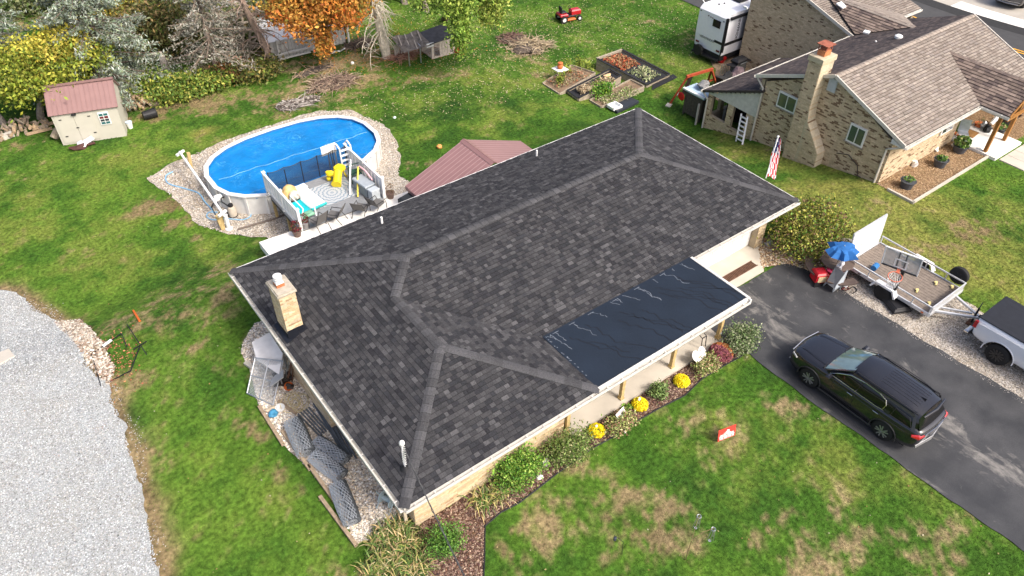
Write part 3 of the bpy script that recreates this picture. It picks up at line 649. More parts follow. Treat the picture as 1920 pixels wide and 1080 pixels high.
# fascia and gutter pieces
m = MB(); gt = MB()
def gutter(p, q, out, parent=house, h=.13, w=.12):
    p = Vector(p); q = Vector(q); o = Vector(out); b = MB(); up = Vector((0,0,1))
    for (a, b0, c, d) in ((0, -h, .012, 0), (w-.012, -h, w, .0), (0, -h, w, -h+.012)):
        b.add([p+o*a+up*b0, p+o*c+up*b0, p+o*c+up*d, p+o*a+up*d, q+o*a+up*b0, q+o*c+up*b0, q+o*c+up*d, q+o*a+up*d], [(0,1,2,3),(7,6,5,4),(0,4,5,1),(1,5,6,2),(2,6,7,3),(3,7,4,0)])
    n = int((q-p).length/.6)
    for i in range(n): c = p+(q-p)*((i+.5)/n); b.beam(c+o*.0-up*.01, c+o*w-up*.01, .03, .015)
    return b.build('gutter', M_gutter, parent)
gz = EZ-.02
for p, q, o in ((B3,(18.3,YF,EZ),(0,-1,0)), (B3,A3,(-1,0,0)), ((18.3,YG,EZ),C3,(0,-1,0))): gutter((p[0],p[1],gz), (q[0],q[1],gz), o)
m = MB()
m.bb(XC, XC+.03, YG-.02, YB+.02, EZ-.16, EZ+.02); m.bb(XA, XC, YB, YB+.03, EZ-.16, EZ+.02); m.bb(18.3, 18.36, YF-.1, YG-.1, EZ-.19, EZ+.03)
m.bb(XA-.01, XA+.02, YF, YB, EZ-.2, EZ-.02); m.bb(XA, 18.3, YF-.008, YF+.02, EZ-.2, EZ-.02); m.bb(18.3, XC, YG-.008, YG+.02, EZ-.2, EZ-.02)
m.build('fascia', M_white, house)
m = MB(); m.prism([(XA+.03,YF+.03),(18.28,YF+.03),(18.28,YG+.2),(XC-.03,YG+.03),(XC-.03,YB-.03),(XA+.03,YB-.03)], EZ-.2, EZ-.17); m.build('soffit', M_white, house)
# membrane porch roof
M_mem = mat('membrane', (.009,.016,.028), .62, var=.16, scale=1.1, bump=.15, bscale=14, spec=.35)
mz = lambda x, y: EZ+.02+.03*(y-YF)/(YG-YF)
mm = MB(); mm.prism([(XW-.02,YF+.0),(18.3,YF+.0),(18.3,YG+.06),(XW-.02,YG+.06)], EZ-.14, mz); mem = mm.build('porch_roof', M_mem, house)
m = MB(); m.bb(XW, 18.38, YF-.02, YF+.07, EZ+.0, EZ+.045); m.bb(18.28, 18.38, YF-.02, YG+.02, EZ+.0, EZ+.06); m.build('drip_edge', M_gutter, house)
m = MB(); r = random.Random(5)
for i in range(18):                                # chalky run marks
    x = r.uniform(XW+.1, 18.0); y = YG-.02; L = r.choice([.12,.18,.25,.3,.5,.9]); pts = [(x, y)]
    while y > YG-L: x += r.uniform(-.05, .09); y -= r.uniform(.03, .12); pts.append((x, y))
    for a, b in zip(pts, pts[1:]):
        w = r.uniform(.006, .014); m.quad((a[0]-w,a[1],mz(*a)+.003),(a[0]+w,a[1],mz(*a)+.003),(b[0]+w,b[1],mz(*b)+.003),(b[0]-w,b[1],mz(*b)+.003))
    if r.random() < .4: m.quad((pts[0][0]-.15,YG-.05,mz(0,YG)+.003),(pts[0][0]+.1,YG-.05,mz(0,YG)+.003),(pts[0][0]+.1,YG-.03,mz(0,YG)+.003),(pts[0][0]-.15,YG-.03,mz(0,YG)+.003))
for i in range(18):
    y = r.uniform(YF+.6, YG); x = XW+.02+r.uniform(0, .04); m.quad((x,y,mz(x,y)+.003),(x+.03,y,mz(x,y)+.003),(x+.03,y+.03,mz(x,y)+.003),(x,y+.06,mz(x,y)+.003))
m.build('chalk_stain', mat('chalk', (.15,.17,.20), .9, var=.3, scale=20), house, kind='stuff')
m = MB()
for i in range(14):
    x = r.uniform(XW+.6, 17.9); y = r.uniform(YG-1.2, YG-.3); pts = [(x, y)]
    while y > YF+.15 and len(pts) < 22: x += r.uniform(-.04, .16); y -= r.uniform(.05, .14); pts.append((x, y))
    for a, b in zip(pts, pts[1:]): w = .022; m.quad((a[0]-w,a[1],mz(*a)+.0025),(a[0]+w,a[1],mz(*a)+.0025),(b[0]+w,b[1],mz(*b)+.0025),(b[0]-w,b[1],mz(*b)+.0025))
m.build('run_mark', mat('run_dark', (.010,.012,.017), .5), house, kind='stuff')
# walls
WX0, WX1, WY0, WYB, WZ = 5.18, 23.85, 11.33, 21.9, EZ-.19
wall = MB()
wall.bb(WX0, 10.8, WY0, WY0+.2, -.1, WZ); wall.bb(WX0, WX0+.2, WY0, WYB, -.1, WZ); wall.bb(10.6, 10.8, WY0, 14.6, -.1, WZ); wall.bb(10.6, 18.5, 14.5, 14.7, -.1, WZ)
wall.bb(18.3, 18.5, 14.0, 14.7, -.1, WZ); wall.bb(23.4, WX1, 14.0, 14.2, -.1, WZ); wall.bb(WX1-.2, WX1, 14.0, WYB, -.1, WZ); wall.bb(WX0, WX1, WYB-.2, WYB, -1.2, WZ); wall.bb(23.38, 23.42, 14.0, 14.5, -.1, WZ); wall.bb(18.5, 23.4, 14.0, 14.2, 2.2, WZ)
wall.build('wall', M_mort, house)
def bcol(r, row):
    c = r.choices([(.60,.47,.29),(.66,.53,.34),(.52,.39,.23),(.56,.45,.31),(.40,.27,.16)], (5,5,3,3,.7))[0]; k = r.uniform(.9, 1.1); return tuple(q*k for q in c)
bp = bricks(((WX0,WY0,0),(1,0,0),(0,-1,0)), [[(0,-.1),(5.6,-.1),(5.6,WZ),(0,WZ)]], [], 0, (.30,.068), .008, .012, bcol, 1)
bp += bricks(((WX0,WY0,0),(0,1,0),(-1,0,0)), [[(0,-.1),(10.5,-.1),(10.5,WZ),(0,WZ)]], [], 0, (.30,.068), .008, .012, bcol, 2)
bp += bricks(((23.4,14.0,0),(1,0,0),(0,-1,0)), [[(0,0),(.45,0),(.45,WZ),(0,WZ)]], [], 0, (.22,.068), .008, .012, bcol, 3)
bp += bricks(((10.9,14.5,0),(1,0,0),(0,-1,0)), [[(0,0),(7.3,0),(7.3,WZ),(0,WZ)]], [(1.5,2.5,0,2.1),(4,6.2,.8,2.0)], 0, (.22,.068), .008, .012, bcol, 4)
place_pieces(bp, 'brick', M_brick, house, 150)
# corner downspout
for x, y in ((4.98, 11.55), (5.07,11.9)): m = MB(); m.box((x, y, 1.1), (.09,.07,2.3), bev=.01); m.build('downspout', mat('tan_metal', (.50,.44,.33), .5), house)
# chimney bump on left wall and chimney above roof
cx0, cx1, cy0, cy1 = 4.80, 5.32, 18.13, 18.92
m = MB(); m.bb(4.83, 5.2, 16.0, 19.0, -.1, 1.9); m.bb(4.95, 5.18, 14.9, 15.0, 0, 2.2)
m.build('chimney_base', M_mort, house)
bp = bricks(((4.83,16.0,0),(0,1,0),(-1,0,0)), [[(0,-.1),(3,-.1),(3,1.9),(0,1.9)]], [], 0, (.30,.068), .008, .012, bcol, 7)+bricks(((4.83,16.0,0),(1,0,0),(0,-1,0)), [[(0,-.1),(.36,-.1),(.36,1.9),(0,1.9)]], [], 0, (.30,.068), .008, .012, bcol, 8)
chim = MB(); chim.bb(cx0, cx1, cy0, cy1, 2.35, 4.28); ch = chim.build('chimney', M_mort, house)
ce = house.location
def cbrick():
    out = []
    for (org, al, nn, L) in (((cx0,cy0,0),(1,0,0),(0,-1,0),cx1-cx0),((cx0,cy0,0),(0,1,0),(-1,0,0),cy1-cy0),((cx1,cy0,0),(0,1,0),(1,0,0),cy1-cy0),((cx0,cy1,0),(1,0,0),(0,1,0),cx1-cx0)):
        out += bricks((org,al,nn), [[(-.012,2.4),(L+.012,2.4),(L+.012,4.28),(-.012,4.28)]], [], 0, (.21,.068), .008, .012, bcol, int(L*10))
    return out
bp += cbrick(); place_pieces(bp, 'brick', M_brick, house, 150)
m = MB(); m.bb(cx0-.06, cx1+.06, cy0-.06, cy1+.06, 4.28, 4.36, bev=.015); m.bb(cx0-.02, cx1+.02, cy0-.02, cy1+.02, 4.36, 4.40); m.build('chimney_crown', mat('weathered_cement', (.40,.36,.29), .9, var=.3, scale=6), house)
m = MB(); m.bb(4.90, 5.16, 18.42, 18.70, 4.4, 4.5); m.build('flue_tile', mat('clay', (.42,.16,.07), .85, var=.2), house)
m = MB(); m.box((5.03,18.56,4.54), (.25,.27,.08), bev=.02); m.lathe([(.08,4.58),(.08,4.64),(.135,4.65),(.135,4.69),(.08,4.7),(.08,4.73),(.135,4.74),(.135,4.78),(.06,4.81)], (5.03,18.56,0), 18); m.build('flue_cap', mat('white_metal', (.72,.72,.70), .4, var=.08), house, smooth=True)
M_flash = mat('black_flashing', (.012,.014,.02), .45, var=.2)
rz_ = lambda x: EZ+PS*(x-XA)
m = MB(); m.slab([(cx0-.16,cy0-.16,rz_(cx0-.16)+.03),(cx1+.1,cy0-.16,rz_(cx1+.1)+.03),(cx1+.1,cy1+.1,rz_(cx1+.1)+.03),(cx0-.16,cy1+.1,rz_(cx0-.16)+.03)][::1], .02)
m.bb(cx0-.02, cx1+.02, cy0-.03, cy0-.005, 2.4, 2.85); m.bb(cx0-.03, cx0-.005, cy0-.02, cy1+.02, 2.4, 2.68); m.build('flashing', M_flash, house)
# porch posts
for x in (10.87, 13.28, 15.7, 18.12):
    m = MB(); m.box((x, 11.28, 1.19), (.13,.13,2.14), bev=.008); m.bb(x-.085, x+.085, 11.19, 11.37, .12, .2); m.bb(x-.085, x+.085, 11.19, 11.37, 2.1, 2.26); m.build('post', M_post, house)
m = MB(); m.bb(10.8, 18.25, 11.2, 11.36, 2.14, 2.3); m.build('beam', M_white, house)
# garage door
gd = MB(); gd.bb(18.5, 23.38, 14.3, 14.34, .05, 2.2); g = gd.build('garage_door', M_white, house)
for r_ in range(4):
    for c_ in range(8):
        x = 18.6+c_*.6; z = .1+r_*.53; m = MB(); m.bb(x, x+.54, 14.285, 14.3, z, z+.46, bev=.006); link(bpy.data.objects.new('panel', npmesh('panel', np.array(m.v)-np.array(house.location), m.f, M_white)), g)
# front door and windows on the porch, window right side
m = MB(); m.bb(12.4,13.4,14.44,14.5,.12,2.2); m.build('front_door', M_white, house)
m = MB(); m.bb(14.9,17.1,14.44,14.49,.85,2.05); w = m.build('window', M_white, house); m = MB(); m.bb(15,17,14.42,14.44,.95,1.95); m.build('pane', M_glass, w)
# small pipes on the back slope
for (px, py, z, r_, h) in ((717,424,2.75,.045,.42),(1006,297,2.62,.04,.4)):
    p = P(px, py, z); m = MB(); m.cyl(p, (p[0],p[1],p[2]+h), r_, 10); m.cyl((p[0],p[1],p[2]-.05), (p[0],p[1],p[2]+.06), .1, 12, r2=.05); m.build('vent_pipe', M_wht, house)
p = P(764, 411, 2.9); m = MB(); m.box(p, (.3,.25,.1), rx=-.3, bev=.02); m.build('roof_vent', M_black, house)
# service mast on the front left corner
mast = thing('service_mast', 'silver electric service mast with white cap above the front roof corner', 'mast', (5.2,11.55,2.6))
m = MB(); m.cyl((5.2,11.55,2.6), (5.2,11.55,3.75), .032, 12); m.build('mast_pipe', M_alu, mast)
m = MB(); m.lathe([(.05,3.68),(.075,3.74),(.075,3.8),(.03,3.86)], (5.2,11.55,0), 14); m.build('weather_head', M_wht, mast, smooth=True)
m = MB(); r = random.Random(3)
for k in range(3):
    pts = [(5.2+.05*math.cos(t*1.9+k*2), 11.52+.05*math.sin(t*1.9+k*2), 3.72-t*.09) for t in range(11)]; m.tube(pts, .014, 5)
m.build('cable', mat('silver_cable', (.7,.7,.7), .35, metal=.5), mast)
m = MB(); m.lathe([(.16,2.62),(.1,2.7),(.045,2.78)], (5.2,11.55,0), 16); m.build('boot', M_black, mast, smooth=True)
end = P(905, 1150, 3.9); st = (5.24,11.5,3.45)
wi = MB()
for k in range(3):
    pts = []
    for t in np.linspace(0, 1, 26): pts.append((st[0]+(end[0]-st[0])*t+.02*math.sin(t*60+k*2.1), st[1]+(end[1]-st[1])*t+.015*math.cos(t*60+k*2.1), st[2]+(end[2]-st[2])*t-.5*t*(1-t)+.012*k))
    wi.tube(pts, .008 if k else .011, 5)
o = wi.build('service_wire', mat('wire', (.09,.09,.09), .5, var=.5, scale=4)); tag(o, 'twisted service wires running from the roof mast over the mulch bed', 'power line')
# ------------------------------------------------------------------ pool
def lp(px, py, dz=0, z=None): return G(px, py, dz) if z is None else P(px, py, z)
GB = -1.15
pool = thing('swimming_pool', 'oval above-ground pool with white walls under a bright blue solar cover', 'pool', (11.1,32.35,GB))
def oval(a, b, k=2.5, n=22):
    out = []
    for i in range(n):
        t = 2*math.pi*(i+.5)/n; c, s = math.cos(t), math.sin(t); out.append((11.1+a*math.copysign(abs(c)**(2/k), c), 32.35+b*math.copysign(abs(s)**(2/k), s)))
    return out
RZ = -.05; oi = oval(4.12, 2.74); oo = oval(4.33, 2.93); ow = oval(4.24, 2.84); N = len(oi)
M_pw = mat('pool_wall', (.66,.65,.62), .45, var=.12, scale=3, bump=.1, bscale=9)
m = MB()
for i in range(N):
    j = (i+1) % N; m.quad((*ow[i],GB-.1),(*ow[j],GB-.1),(*ow[j],RZ-.03),(*ow[i],RZ-.03))
m.build('pool_wall', M_pw, pool)
m = MB()
for i in range(N):
    p = Vector((*ow[i],0)); c = Vector((11.1,32.35,0)); d = (p-c).normalized(); q = p+d*.03; m.beam((q.x,q.y,GB),(q.x,q.y,RZ-.03),.12,.05,up=d); 
    m2 = MB(); m2.beam((q.x,q.y,GB-.02),(q.x,q.y,RZ-.03),.13,.05,up=d); m2.build('upright', M_white, pool)
for i in range(N):
    j = (i+1) % N; m2 = MB(); m2.slab([(*oi[i],RZ),(*oo[i],RZ),(*oo[j],RZ),(*oi[j],RZ)], .05); m2.build('top_rail', M_white, pool)
m = MB(); m.add([(*p,RZ-.28) for p in oval(4.13,2.75,2.5,44)]+[(*p,RZ-.03) for p in oval(4.13,2.75,2.5,44)], [(i,(i+1)%44,44+(i+1)%44,44+i) for i in range(44)]); m.build('liner', mat('liner_blue', (.03,.16,.36), .5), pool)
def covermat():
    mm = mat('solar_cover', (.003,.185,.50), .33, var=.22, scale=1.3, spec=.5); Nn, L = nodes(mm); b = Nn['Principled BSDF']
    tc = Nn['Texture Coordinate']; n = Nn.new('ShaderNodeTexNoise'); n.inputs['Scale'].default_value = 1.6; n.inputs['Detail'].default_value = 9; n.inputs['Distortion'].default_value = 2.2; L.new(tc.outputs['Object'], n.inputs[0])
    w = Nn.new('ShaderNodeMath'); w.operation = 'SUBTRACT'; w.inputs[1].default_value = .5; L.new(n.outputs[0], w.inputs[0]); ab = Nn.new('ShaderNodeMath'); ab.operation = 'ABSOLUTE'; L.new(w.outputs[0], ab.inputs[0])
    mr = Nn.new('ShaderNodeMapRange'); mr.inputs[1].default_value = 0; mr.inputs[2].default_value = .018; mr.inputs[3].default_value = .95; mr.inputs[4].default_value = 0; L.new(ab.outputs[0], mr.inputs[0])
    n4 = Nn.new('ShaderNodeTexNoise'); n4.inputs['Scale'].default_value = .9; L.new(tc.outputs['Object'], n4.inputs[0]); m4 = Nn.new('ShaderNodeMapRange'); m4.inputs[1].default_value = .45; m4.inputs[2].default_value = .65; L.new(n4.outputs[0], m4.inputs[0])
    ml = Nn.new('ShaderNodeMath'); ml.operation = 'MULTIPLY'; L.new(mr.outputs[0], ml.inputs[0]); L.new(m4.outputs[0], ml.inputs[1])
    src = b.inputs['Base Color'].links[0].from_socket; mx = Nn.new('ShaderNodeMix'); mx.data_type = 'RGBA'; L.new(ml.outputs[0], mx.inputs[0]); L.new(src, mx.inputs[6]); mx.inputs[7].default_value = (.12,.42,.68,1); L.new(mx.outputs[2], b.inputs['Base Color'])
    bp = Nn.new('ShaderNodeBump'); bp.inputs['Strength'].default_value = .5; bp.inputs['Distance'].default_value = .05; L.new(n.outputs[0], bp.inputs['Height']); L.new(bp.outputs[0], b.inputs['Normal']); return mm
cz = RZ-.17; o44 = oval(4.08, 2.7, 2.5, 60); m = MB()
xs = np.linspace(7.0, 15.2, 60); ys = np.linspace(29.62, 35.1, 40); idx = {}
V = []; F = []
for jy, yy in enumerate(ys):
    for ix, xx in enumerate(xs): V.append((xx, yy, cz+.03*(fbm(xx, yy, .8, 3)-.5)))
cxy = [(xs[i]+xs[1]/2-xs[0]/2, ys[j]+(ys[1]-ys[0])/2) for j in range(39) for i in range(59)]
inn = inpoly(np.array([c[0] for c in cxy]), np.array([c[1] for c in cxy]), oval(4.16, 2.78, 2.5, 60))
F = [[j*60+i, j*60+i+1, (j+1)*60+i+1, (j+1)*60+i] for j in range(39) for i in range(59) if inn[j*59+i]]
loc = np.array(pool.location)
o = link(bpy.data.objects.new('solar_cover', npmesh('solar_cover', np.array(V)-loc, F, covermat(), smooth=True)), pool)
m = MB()
for y0_, dy in ((32.5, -.25), (30.6, -.1)):
    pts = [(x, y0_+dy*(x-7)/8+.04*math.sin(x*3)+.03*math.sin(x*7), cz+.025) for x in np.arange(7.3, 15.1, .18) if inpoly(np.array([x]), np.array([y0_]), oval(4.0, 2.62, 2.5, 60))[0]]
    m.tube(pts, .016 if y0_ > 31 else .008, 5)
m.build('cover_seam', mat('seam', (.13,.34,.56), .5, var=.4, scale=5), pool)
# reel
p0, p1 = P(337, 285, -.1), P(416, 398, -.1)
reel = thing('solar_cover_reel', 'long white solar cover reel tube lying along the left end of the pool', 'pool reel', (p0[0],p0[1],GB))
m = MB(); m.cyl(p0, p1, .06, 12); m.build('reel_tube', M_wht, reel)
for q in (p0, p1):
    m = MB(); m.box((q[0],q[1]-.02,q[2]-.05), (.5,.1,.1), rz=.5); m.build('end_bracket', M_wht, reel)
for q in ((352,290),(412,402)):
    a = P(*q, -.35); m = MB(); m.box((a[0],a[1],GB+.42), (.14,.16,.95), ry=.1); m.build('timber_block', M_post, reel)
# ladder stub against the pool, pump and filter
p = lp(438, 405); fil = thing('pool_filter', 'beige pool filter tank with black hoses beside the pool wall', 'pool filter', p)
m = MB(); m.lathe([(.15,.02),(.19,.06),(.19,.42),(.15,.52),(.07,.56)], p, 18); m.build('tank', mat('beige_plastic', (.50,.44,.36), .45), fil, smooth=True)
m = MB(); m.lathe([(.1,.55),(.12,.6),(.1,.68),(.04,.7)], p, 12); m.box((p[0]-.3,p[1]+.1,p[2]+.12), (.3,.2,.22), bev=.04); m.lathe([(.2,0),(.22,.04),(.2,.07)], p, 16)
m.build('pump_head', M_black, fil)
m = MB(); m.tube([(p[0]-.1,p[1],p[2]+.6),(p[0]-.3,p[1]+.15,p[2]+.85),(p[0]-.2,p[1]+.5,p[2]+.8),(p[0],p[1]+.6,p[2]+.75)], .03, 6); m.tube([(p[0]-.3,p[1]+.1,p[2]+.2),(p[0]-.7,p[1]+.1,p[2]+.15),(p[0]-.75,p[1]+.4,p[2]+.6),(p[0]-.4,p[1]+.7,p[2]+.7)], .03, 6)
m.build('pipe_run', M_black, fil)
m = MB(); m.box((p[0]-.3,p[1]+.62,p[2]+.8), (.35,.16,.3), bev=.04); m.build('skimmer', M_wht, fil)
a = lp(430, 430); sk = thing('chlorine_post', 'white round-based post and timber plank beside the pool filter', 'post', a)
m = MB(); m.lathe([(.17,0),(.17,.08),(.09,.12),(.09,.75),(.11,.8)], a, 14); m.build('white_post', M_wht, sk)
m = MB(); m.box((a[0]-.25,a[1]+.15,a[2]+.4), (.2,.14,.85), ry=-.1); m.build('plank', M_post, sk)
M_hose = mat('blue_hose', (.22,.42,.60), .5, var=.15, scale=5)
def hose(pts, r, lab, mt, cat='hose', dz=.03, name='hose'):
    ps = [Vector(lp(*q, dz=dz+r)) for q in pts]
    out = []
    for i in range(len(ps)-1):
        a, b, c, d = ps[max(i-1,0)], ps[i], ps[i+1], ps[min(i+2,len(ps)-1)]
        for t in np.linspace(0, 1, 6, endpoint=False): out.append(.5*((2*b)+(c-a)*t+(2*a-5*b+4*c-d)*t*t+(3*b-a-3*c+d)*t**3))
    out.append(ps[-1]); m = MB(); m.tube(out, r, 6); o = m.build(name, mt); return tag(o, lab, cat)
hose([(324,322),(311,330),(316,344),(345,353),(372,362),(384,378),(395,390),(404,402)], .035, 'pale blue pool hose snaking over the gravel left of the reel', M_hose)
hose([(408,398),(392,398),(388,406),(400,412),(425,410),(455,412),(470,405),(468,398)], .03, 'blue hose looped round the foot of the pool filter', M_hose)
hose([(446,430),(480,420),(515,410),(545,397)], .05, 'dark corrugated drain pipe half buried in the pool gravel', mat('brown_pipe', (.16,.13,.11), .8), 'drain pipe')
# ------------------------------------------------------------------ deck
DX0, DX1, DY0, DY1, DZ = 8.55, 12.75, 26.2, 29.45, .1
deck = thing('pool_deck', 'grey composite deck between the patio and the pool with white side rails', 'deck', (10.6, 27.8, GB))
M_deck = mat('grey_composite', (.235,.245,.255), .7, var=.1, scale=5, bump=.1)
m = MB(); m.bb(DX0+.03, DX1-.03, DY0+.03, DY1-.03, DZ-.25, DZ-.04); m.build('deck_frame', mat('dark_timber', (.08,.07,.06), .9), deck)
nb = 23
for i in range(nb):
    w = (DY1-DY0)/nb; m = MB(); m.bb(DX0, DX1, DY0+i*w+.004, DY0+(i+1)*w-.004, DZ-.03, DZ); o = m.build('deck_board', M_deck, deck)
for x in (DX0+.1, DX1-.1):
    for y in (DY0+.1, 27.8, DY1-.1): m = MB(); m.bb(x-.06, x+.06, y-.06, y+.06, zg(x, y)-.1, DZ-.04); m.build('support_post', M_post, deck)
def rail(x, nm, lab):
    t = thing('deck_railing', lab, 'railing', (x, 27.8, DZ), group='railings on the sides of the pool deck'); xs_ = x
    for y in (26.28, 28.0, 29.75): m = MB(); m.box((x, y, DZ+.5), (.12,.12,1.12)); m.prism([(x-.08,y-.08),(x+.08,y-.08),(x+.08,y+.08),(x-.08,y+.08)], DZ+1.06, DZ+1.1); m.build('rail_post', M_wht, t)
    for zz in (.98, .18): m = MB(); m.bb(x-.045, x+.045, 26.3, 29.75, DZ+zz-.03, DZ+zz+.04); m.build('rail', M_wht, t)
    for k in range(11):
        y0 = 26.36+k*.31; m = MB(); m.bb(x-.012, x+.012, y0, y0+.27, DZ+.2, DZ+.96); m.build('picket_panel', M_wht, t)
rail(8.62, 0, 'white vinyl deck rail on the side towards the pool filter'); rail(12.68, 1, 'white vinyl deck rail on the side by the grey storage box')
mf = thing('mesh_safety_fence', 'black mesh pool fence strung along the pool edge of the deck', 'fence', (10.6, 29.5, DZ))
M_mesh = mat('black_mesh', (.02,.022,.03), .8); 
b_ = M_mesh.node_tree.nodes['Principled BSDF']; b_.inputs['Alpha'].default_value = .62
xs_ = [8.72, 9.5, 10.3, 11.1, 11.9, 12.55]
for i, x in enumerate(xs_):
    m = MB(); m.cyl((x,29.5,DZ),(x,29.5,DZ+1.15 - (.15 if i == 1 else 0)), .022, 8); m.build('fence_pole', M_black, mf)
for a, b in zip(xs_, xs_[1:]):
    m = MB(); m.grid(lambda u, v: (a+(b-a)*u, 29.5+.04*math.sin(u*math.pi)*math.sin(v*3), DZ+.03+v*(1.1-.06*math.sin(u*math.pi))), 6, 5); m.build('mesh_panel', M_mesh, mf)
    m = MB(); m.tube([(a+(b-a)*u, 29.5, DZ+1.13-.06*math.sin(u*math.pi)) for u in np.linspace(0,1,7)], .014, 5); m.build('top_strap', M_black, mf)
rug = thing('outdoor_rug', 'pale outdoor rug with round medallion print on the deck', 'rug', (10.95, 28.0, DZ))
def rugmat():
    mm = bpy.data.materials.new('rug'); mm.use_nodes = True; Nn, L = nodes(mm); b = Nn['Principled BSDF']; b.inputs['Roughness'].default_value = .95
    tc = Nn.new('ShaderNodeTexCoord'); sep = Nn.new('ShaderNodeSeparateXYZ'); L.new(tc.outputs['Object'], sep.inputs[0])
    ln = Nn.new('ShaderNodeVectorMath'); ln.operation = 'LENGTH'; mp = Nn.new('ShaderNodeMapping'); mp.inputs['Scale'].default_value = (1,1,0); L.new(tc.outputs['Object'], mp.inputs[0]); L.new(mp.outputs[0], ln.inputs[0])
    at = Nn.new('ShaderNodeMath'); at.operation = 'ARCTAN2'; L.new(sep.outputs[0], at.inputs[0]); L.new(sep.outputs[1], at.inputs[1])
    ma = Nn.new('ShaderNodeMath'); ma.operation = 'MULTIPLY'; ma.inputs[1].default_value = 16; L.new(at.outputs[0], ma.inputs[0]); si = Nn.new('ShaderNodeMath'); si.operation = 'SINE'; L.new(ma.outputs[0], si.inputs[0])
    r_ = Nn.new('ShaderNodeMath'); r_.operation = 'MULTIPLY'; r_.inputs[1].default_value = 34; L.new(ln.outputs['Value'], r_.inputs[0]); ad = Nn.new('ShaderNodeMath'); ad.operation = 'MULTIPLY_ADD'; ad.inputs[1].default_value = .9; L.new(si.outputs[0], ad.inputs[0]); L.new(r_.outputs[0], ad.inputs[2])
    s2 = Nn.new('ShaderNodeMath'); s2.operation = 'SINE'; L.new(ad.outputs[0], s2.inputs[0]); cr = Nn.new('ShaderNodeValToRGB'); L.new(s2.outputs[0], cr.inputs[0])
    cr.color_ramp.elements[0].position = .35; cr.color_ramp.elements[0].color = (.42,.44,.45,1); cr.color_ramp.elements[1].position = .6; cr.color_ramp.elements[1].color = (.20,.26,.31,1)
    L.new(cr.outputs[0], b.inputs['Base Color']); return mm
m = MB(); m.bb(9.95, 12.0, 27.2, 28.85, DZ+.003, DZ+.016); m.build('rug_mat', rugmat(), rug)
m = MB(); m.bb(9.98, 10.0, 27.2, 28.85, DZ+.016, DZ+.02)
# deck furniture
def simple(name, lab, cat, loc, parts, rz=0, group=None):
    t = thing(name, lab, cat, loc, rz, group)
    for nm, mb, mt in parts: mb.build(nm, mt, t, world=False)
    return t
q = P(693, 352, DZ)
bx = MB().box((0,0,.27), (1.0,.5,.5), bev=.03); lid = MB().box((0,0,.56), (1.06,.56,.1), bev=.03)
simple('deck_box', 'grey plastic storage box by the right deck rail', 'storage box', (12.2,27.2,DZ), [('box_body', bx, mat('blue_grey_plastic', (.20,.24,.27), .5)), ('lid', lid, mat('grey_lid', (.32,.36,.39), .5))], R_(97))
simple('waste_bin', 'light grey lidded bin at the end of the deck box', 'bin', (12.28,26.45,DZ), [('bin_body', MB().box((0,0,.25),(.42,.32,.5),bev=.04), mat('pale_grey_plastic', (.42,.46,.49), .5)), ('lid', MB().box((0,0,.52),(.46,.36,.06),bev=.02), mat('pale_grey_plastic', (.42,.46,.49), .5))], R_(8))
# yellow slide toy
M_yp = mat('yellow_plastic', (.80,.62,.02), .4, var=.06)
sl = MB(); sl.tube([(0,0,.5),(0,.15,.5),(0,.35,.36),(0,.55,.22),(0,.7,.18)], [.16,.2,.19,.2,.24], 10); sl.blob((.0,-.15,.5), (.3,.28,.16), 3, 2); sl.blob((.3,.15,.42), (.34,.14,.14), 4, 2)
lg = MB(); [lg.tube([(sx*.15,-.1,.45),(sx*.24,-.25,0)], .035, 6) for sx in (-1, 1)]
simple('toy_slide', 'bright yellow plastic water toy on the deck near the mesh fence', 'toy', (11.75,28.75,DZ), [('slide_body', sl, M_yp), ('leg', lg, M_yp)], R_(140))
simple('plastic_duck', 'small yellow toy ball on the rug edge', 'ball', (11.3,28.95,DZ+.02), [('ball_body', MB().blob((0,0,.12), .13, 2, 2, amp=.05), M_yp)])
# green chair
M_gr = mat('green_plastic', (.02,.07,.045), .45)
def plastic_chair(lab, loc, rz, mt, group=None):
    t = thing('plastic_chair', lab, 'chair', loc, rz, group)
    MB().box((0,0,.42), (.5,.48,.04), bev=.015).build('seat', mt, t, False)
    m = MB(); m.grid(lambda u, v: (-.26+.52*u, -.24-.12*v-.05*math.sin(u*math.pi), .42+.5*v+.05*math.sin(u*math.pi)), 8, 4); m.build('backrest', mt, t, False)
    for sx in (-1, 1):
        MB().tube([(sx*.27,-.3,.68),(sx*.29,0,.66),(sx*.29,.22,.64),(sx*.28,.25,.4)], .025, 6).build('armrest', mt, t, False)
        for sy in (-1, 1): MB().tube([(sx*.24,sy*.22,.42),(sx*.28,sy*.27,0)], .028, 6).build('leg', mt, t, False)
    return t
plastic_chair('dark green plastic chair under the pool noodles on the deck', (12.35,28.3,DZ), R_(80), M_gr)
def noodle(lab, a, b, col, nm):
    m = MB(); m.tube([a, ((a[0]+b[0])/2,(a[1]+b[1])/2,(a[2]+b[2])/2+.12), b], .04, 8); o = m.build('pool_noodle', mat(nm, col, .7)); tag(o, lab, 'pool noodle')
noodle('yellow pool noodle leaning from the storage box to the deck floor', (12.35,27.9,1.0), (11.7,26.95,.16), (.75,.62,.10), 'noodle_yellow')
noodle('pink pool noodle lying on the grey storage box', (12.45,28.0,.95), (12.5,26.9,.78), (.80,.45,.48), 'noodle_pink')
noodle('white pole leaning between the green chair and the deck floor', (12.3,28.5,1.1), (11.5,27.3,.15), (.75,.75,.75), 'noodle_white')
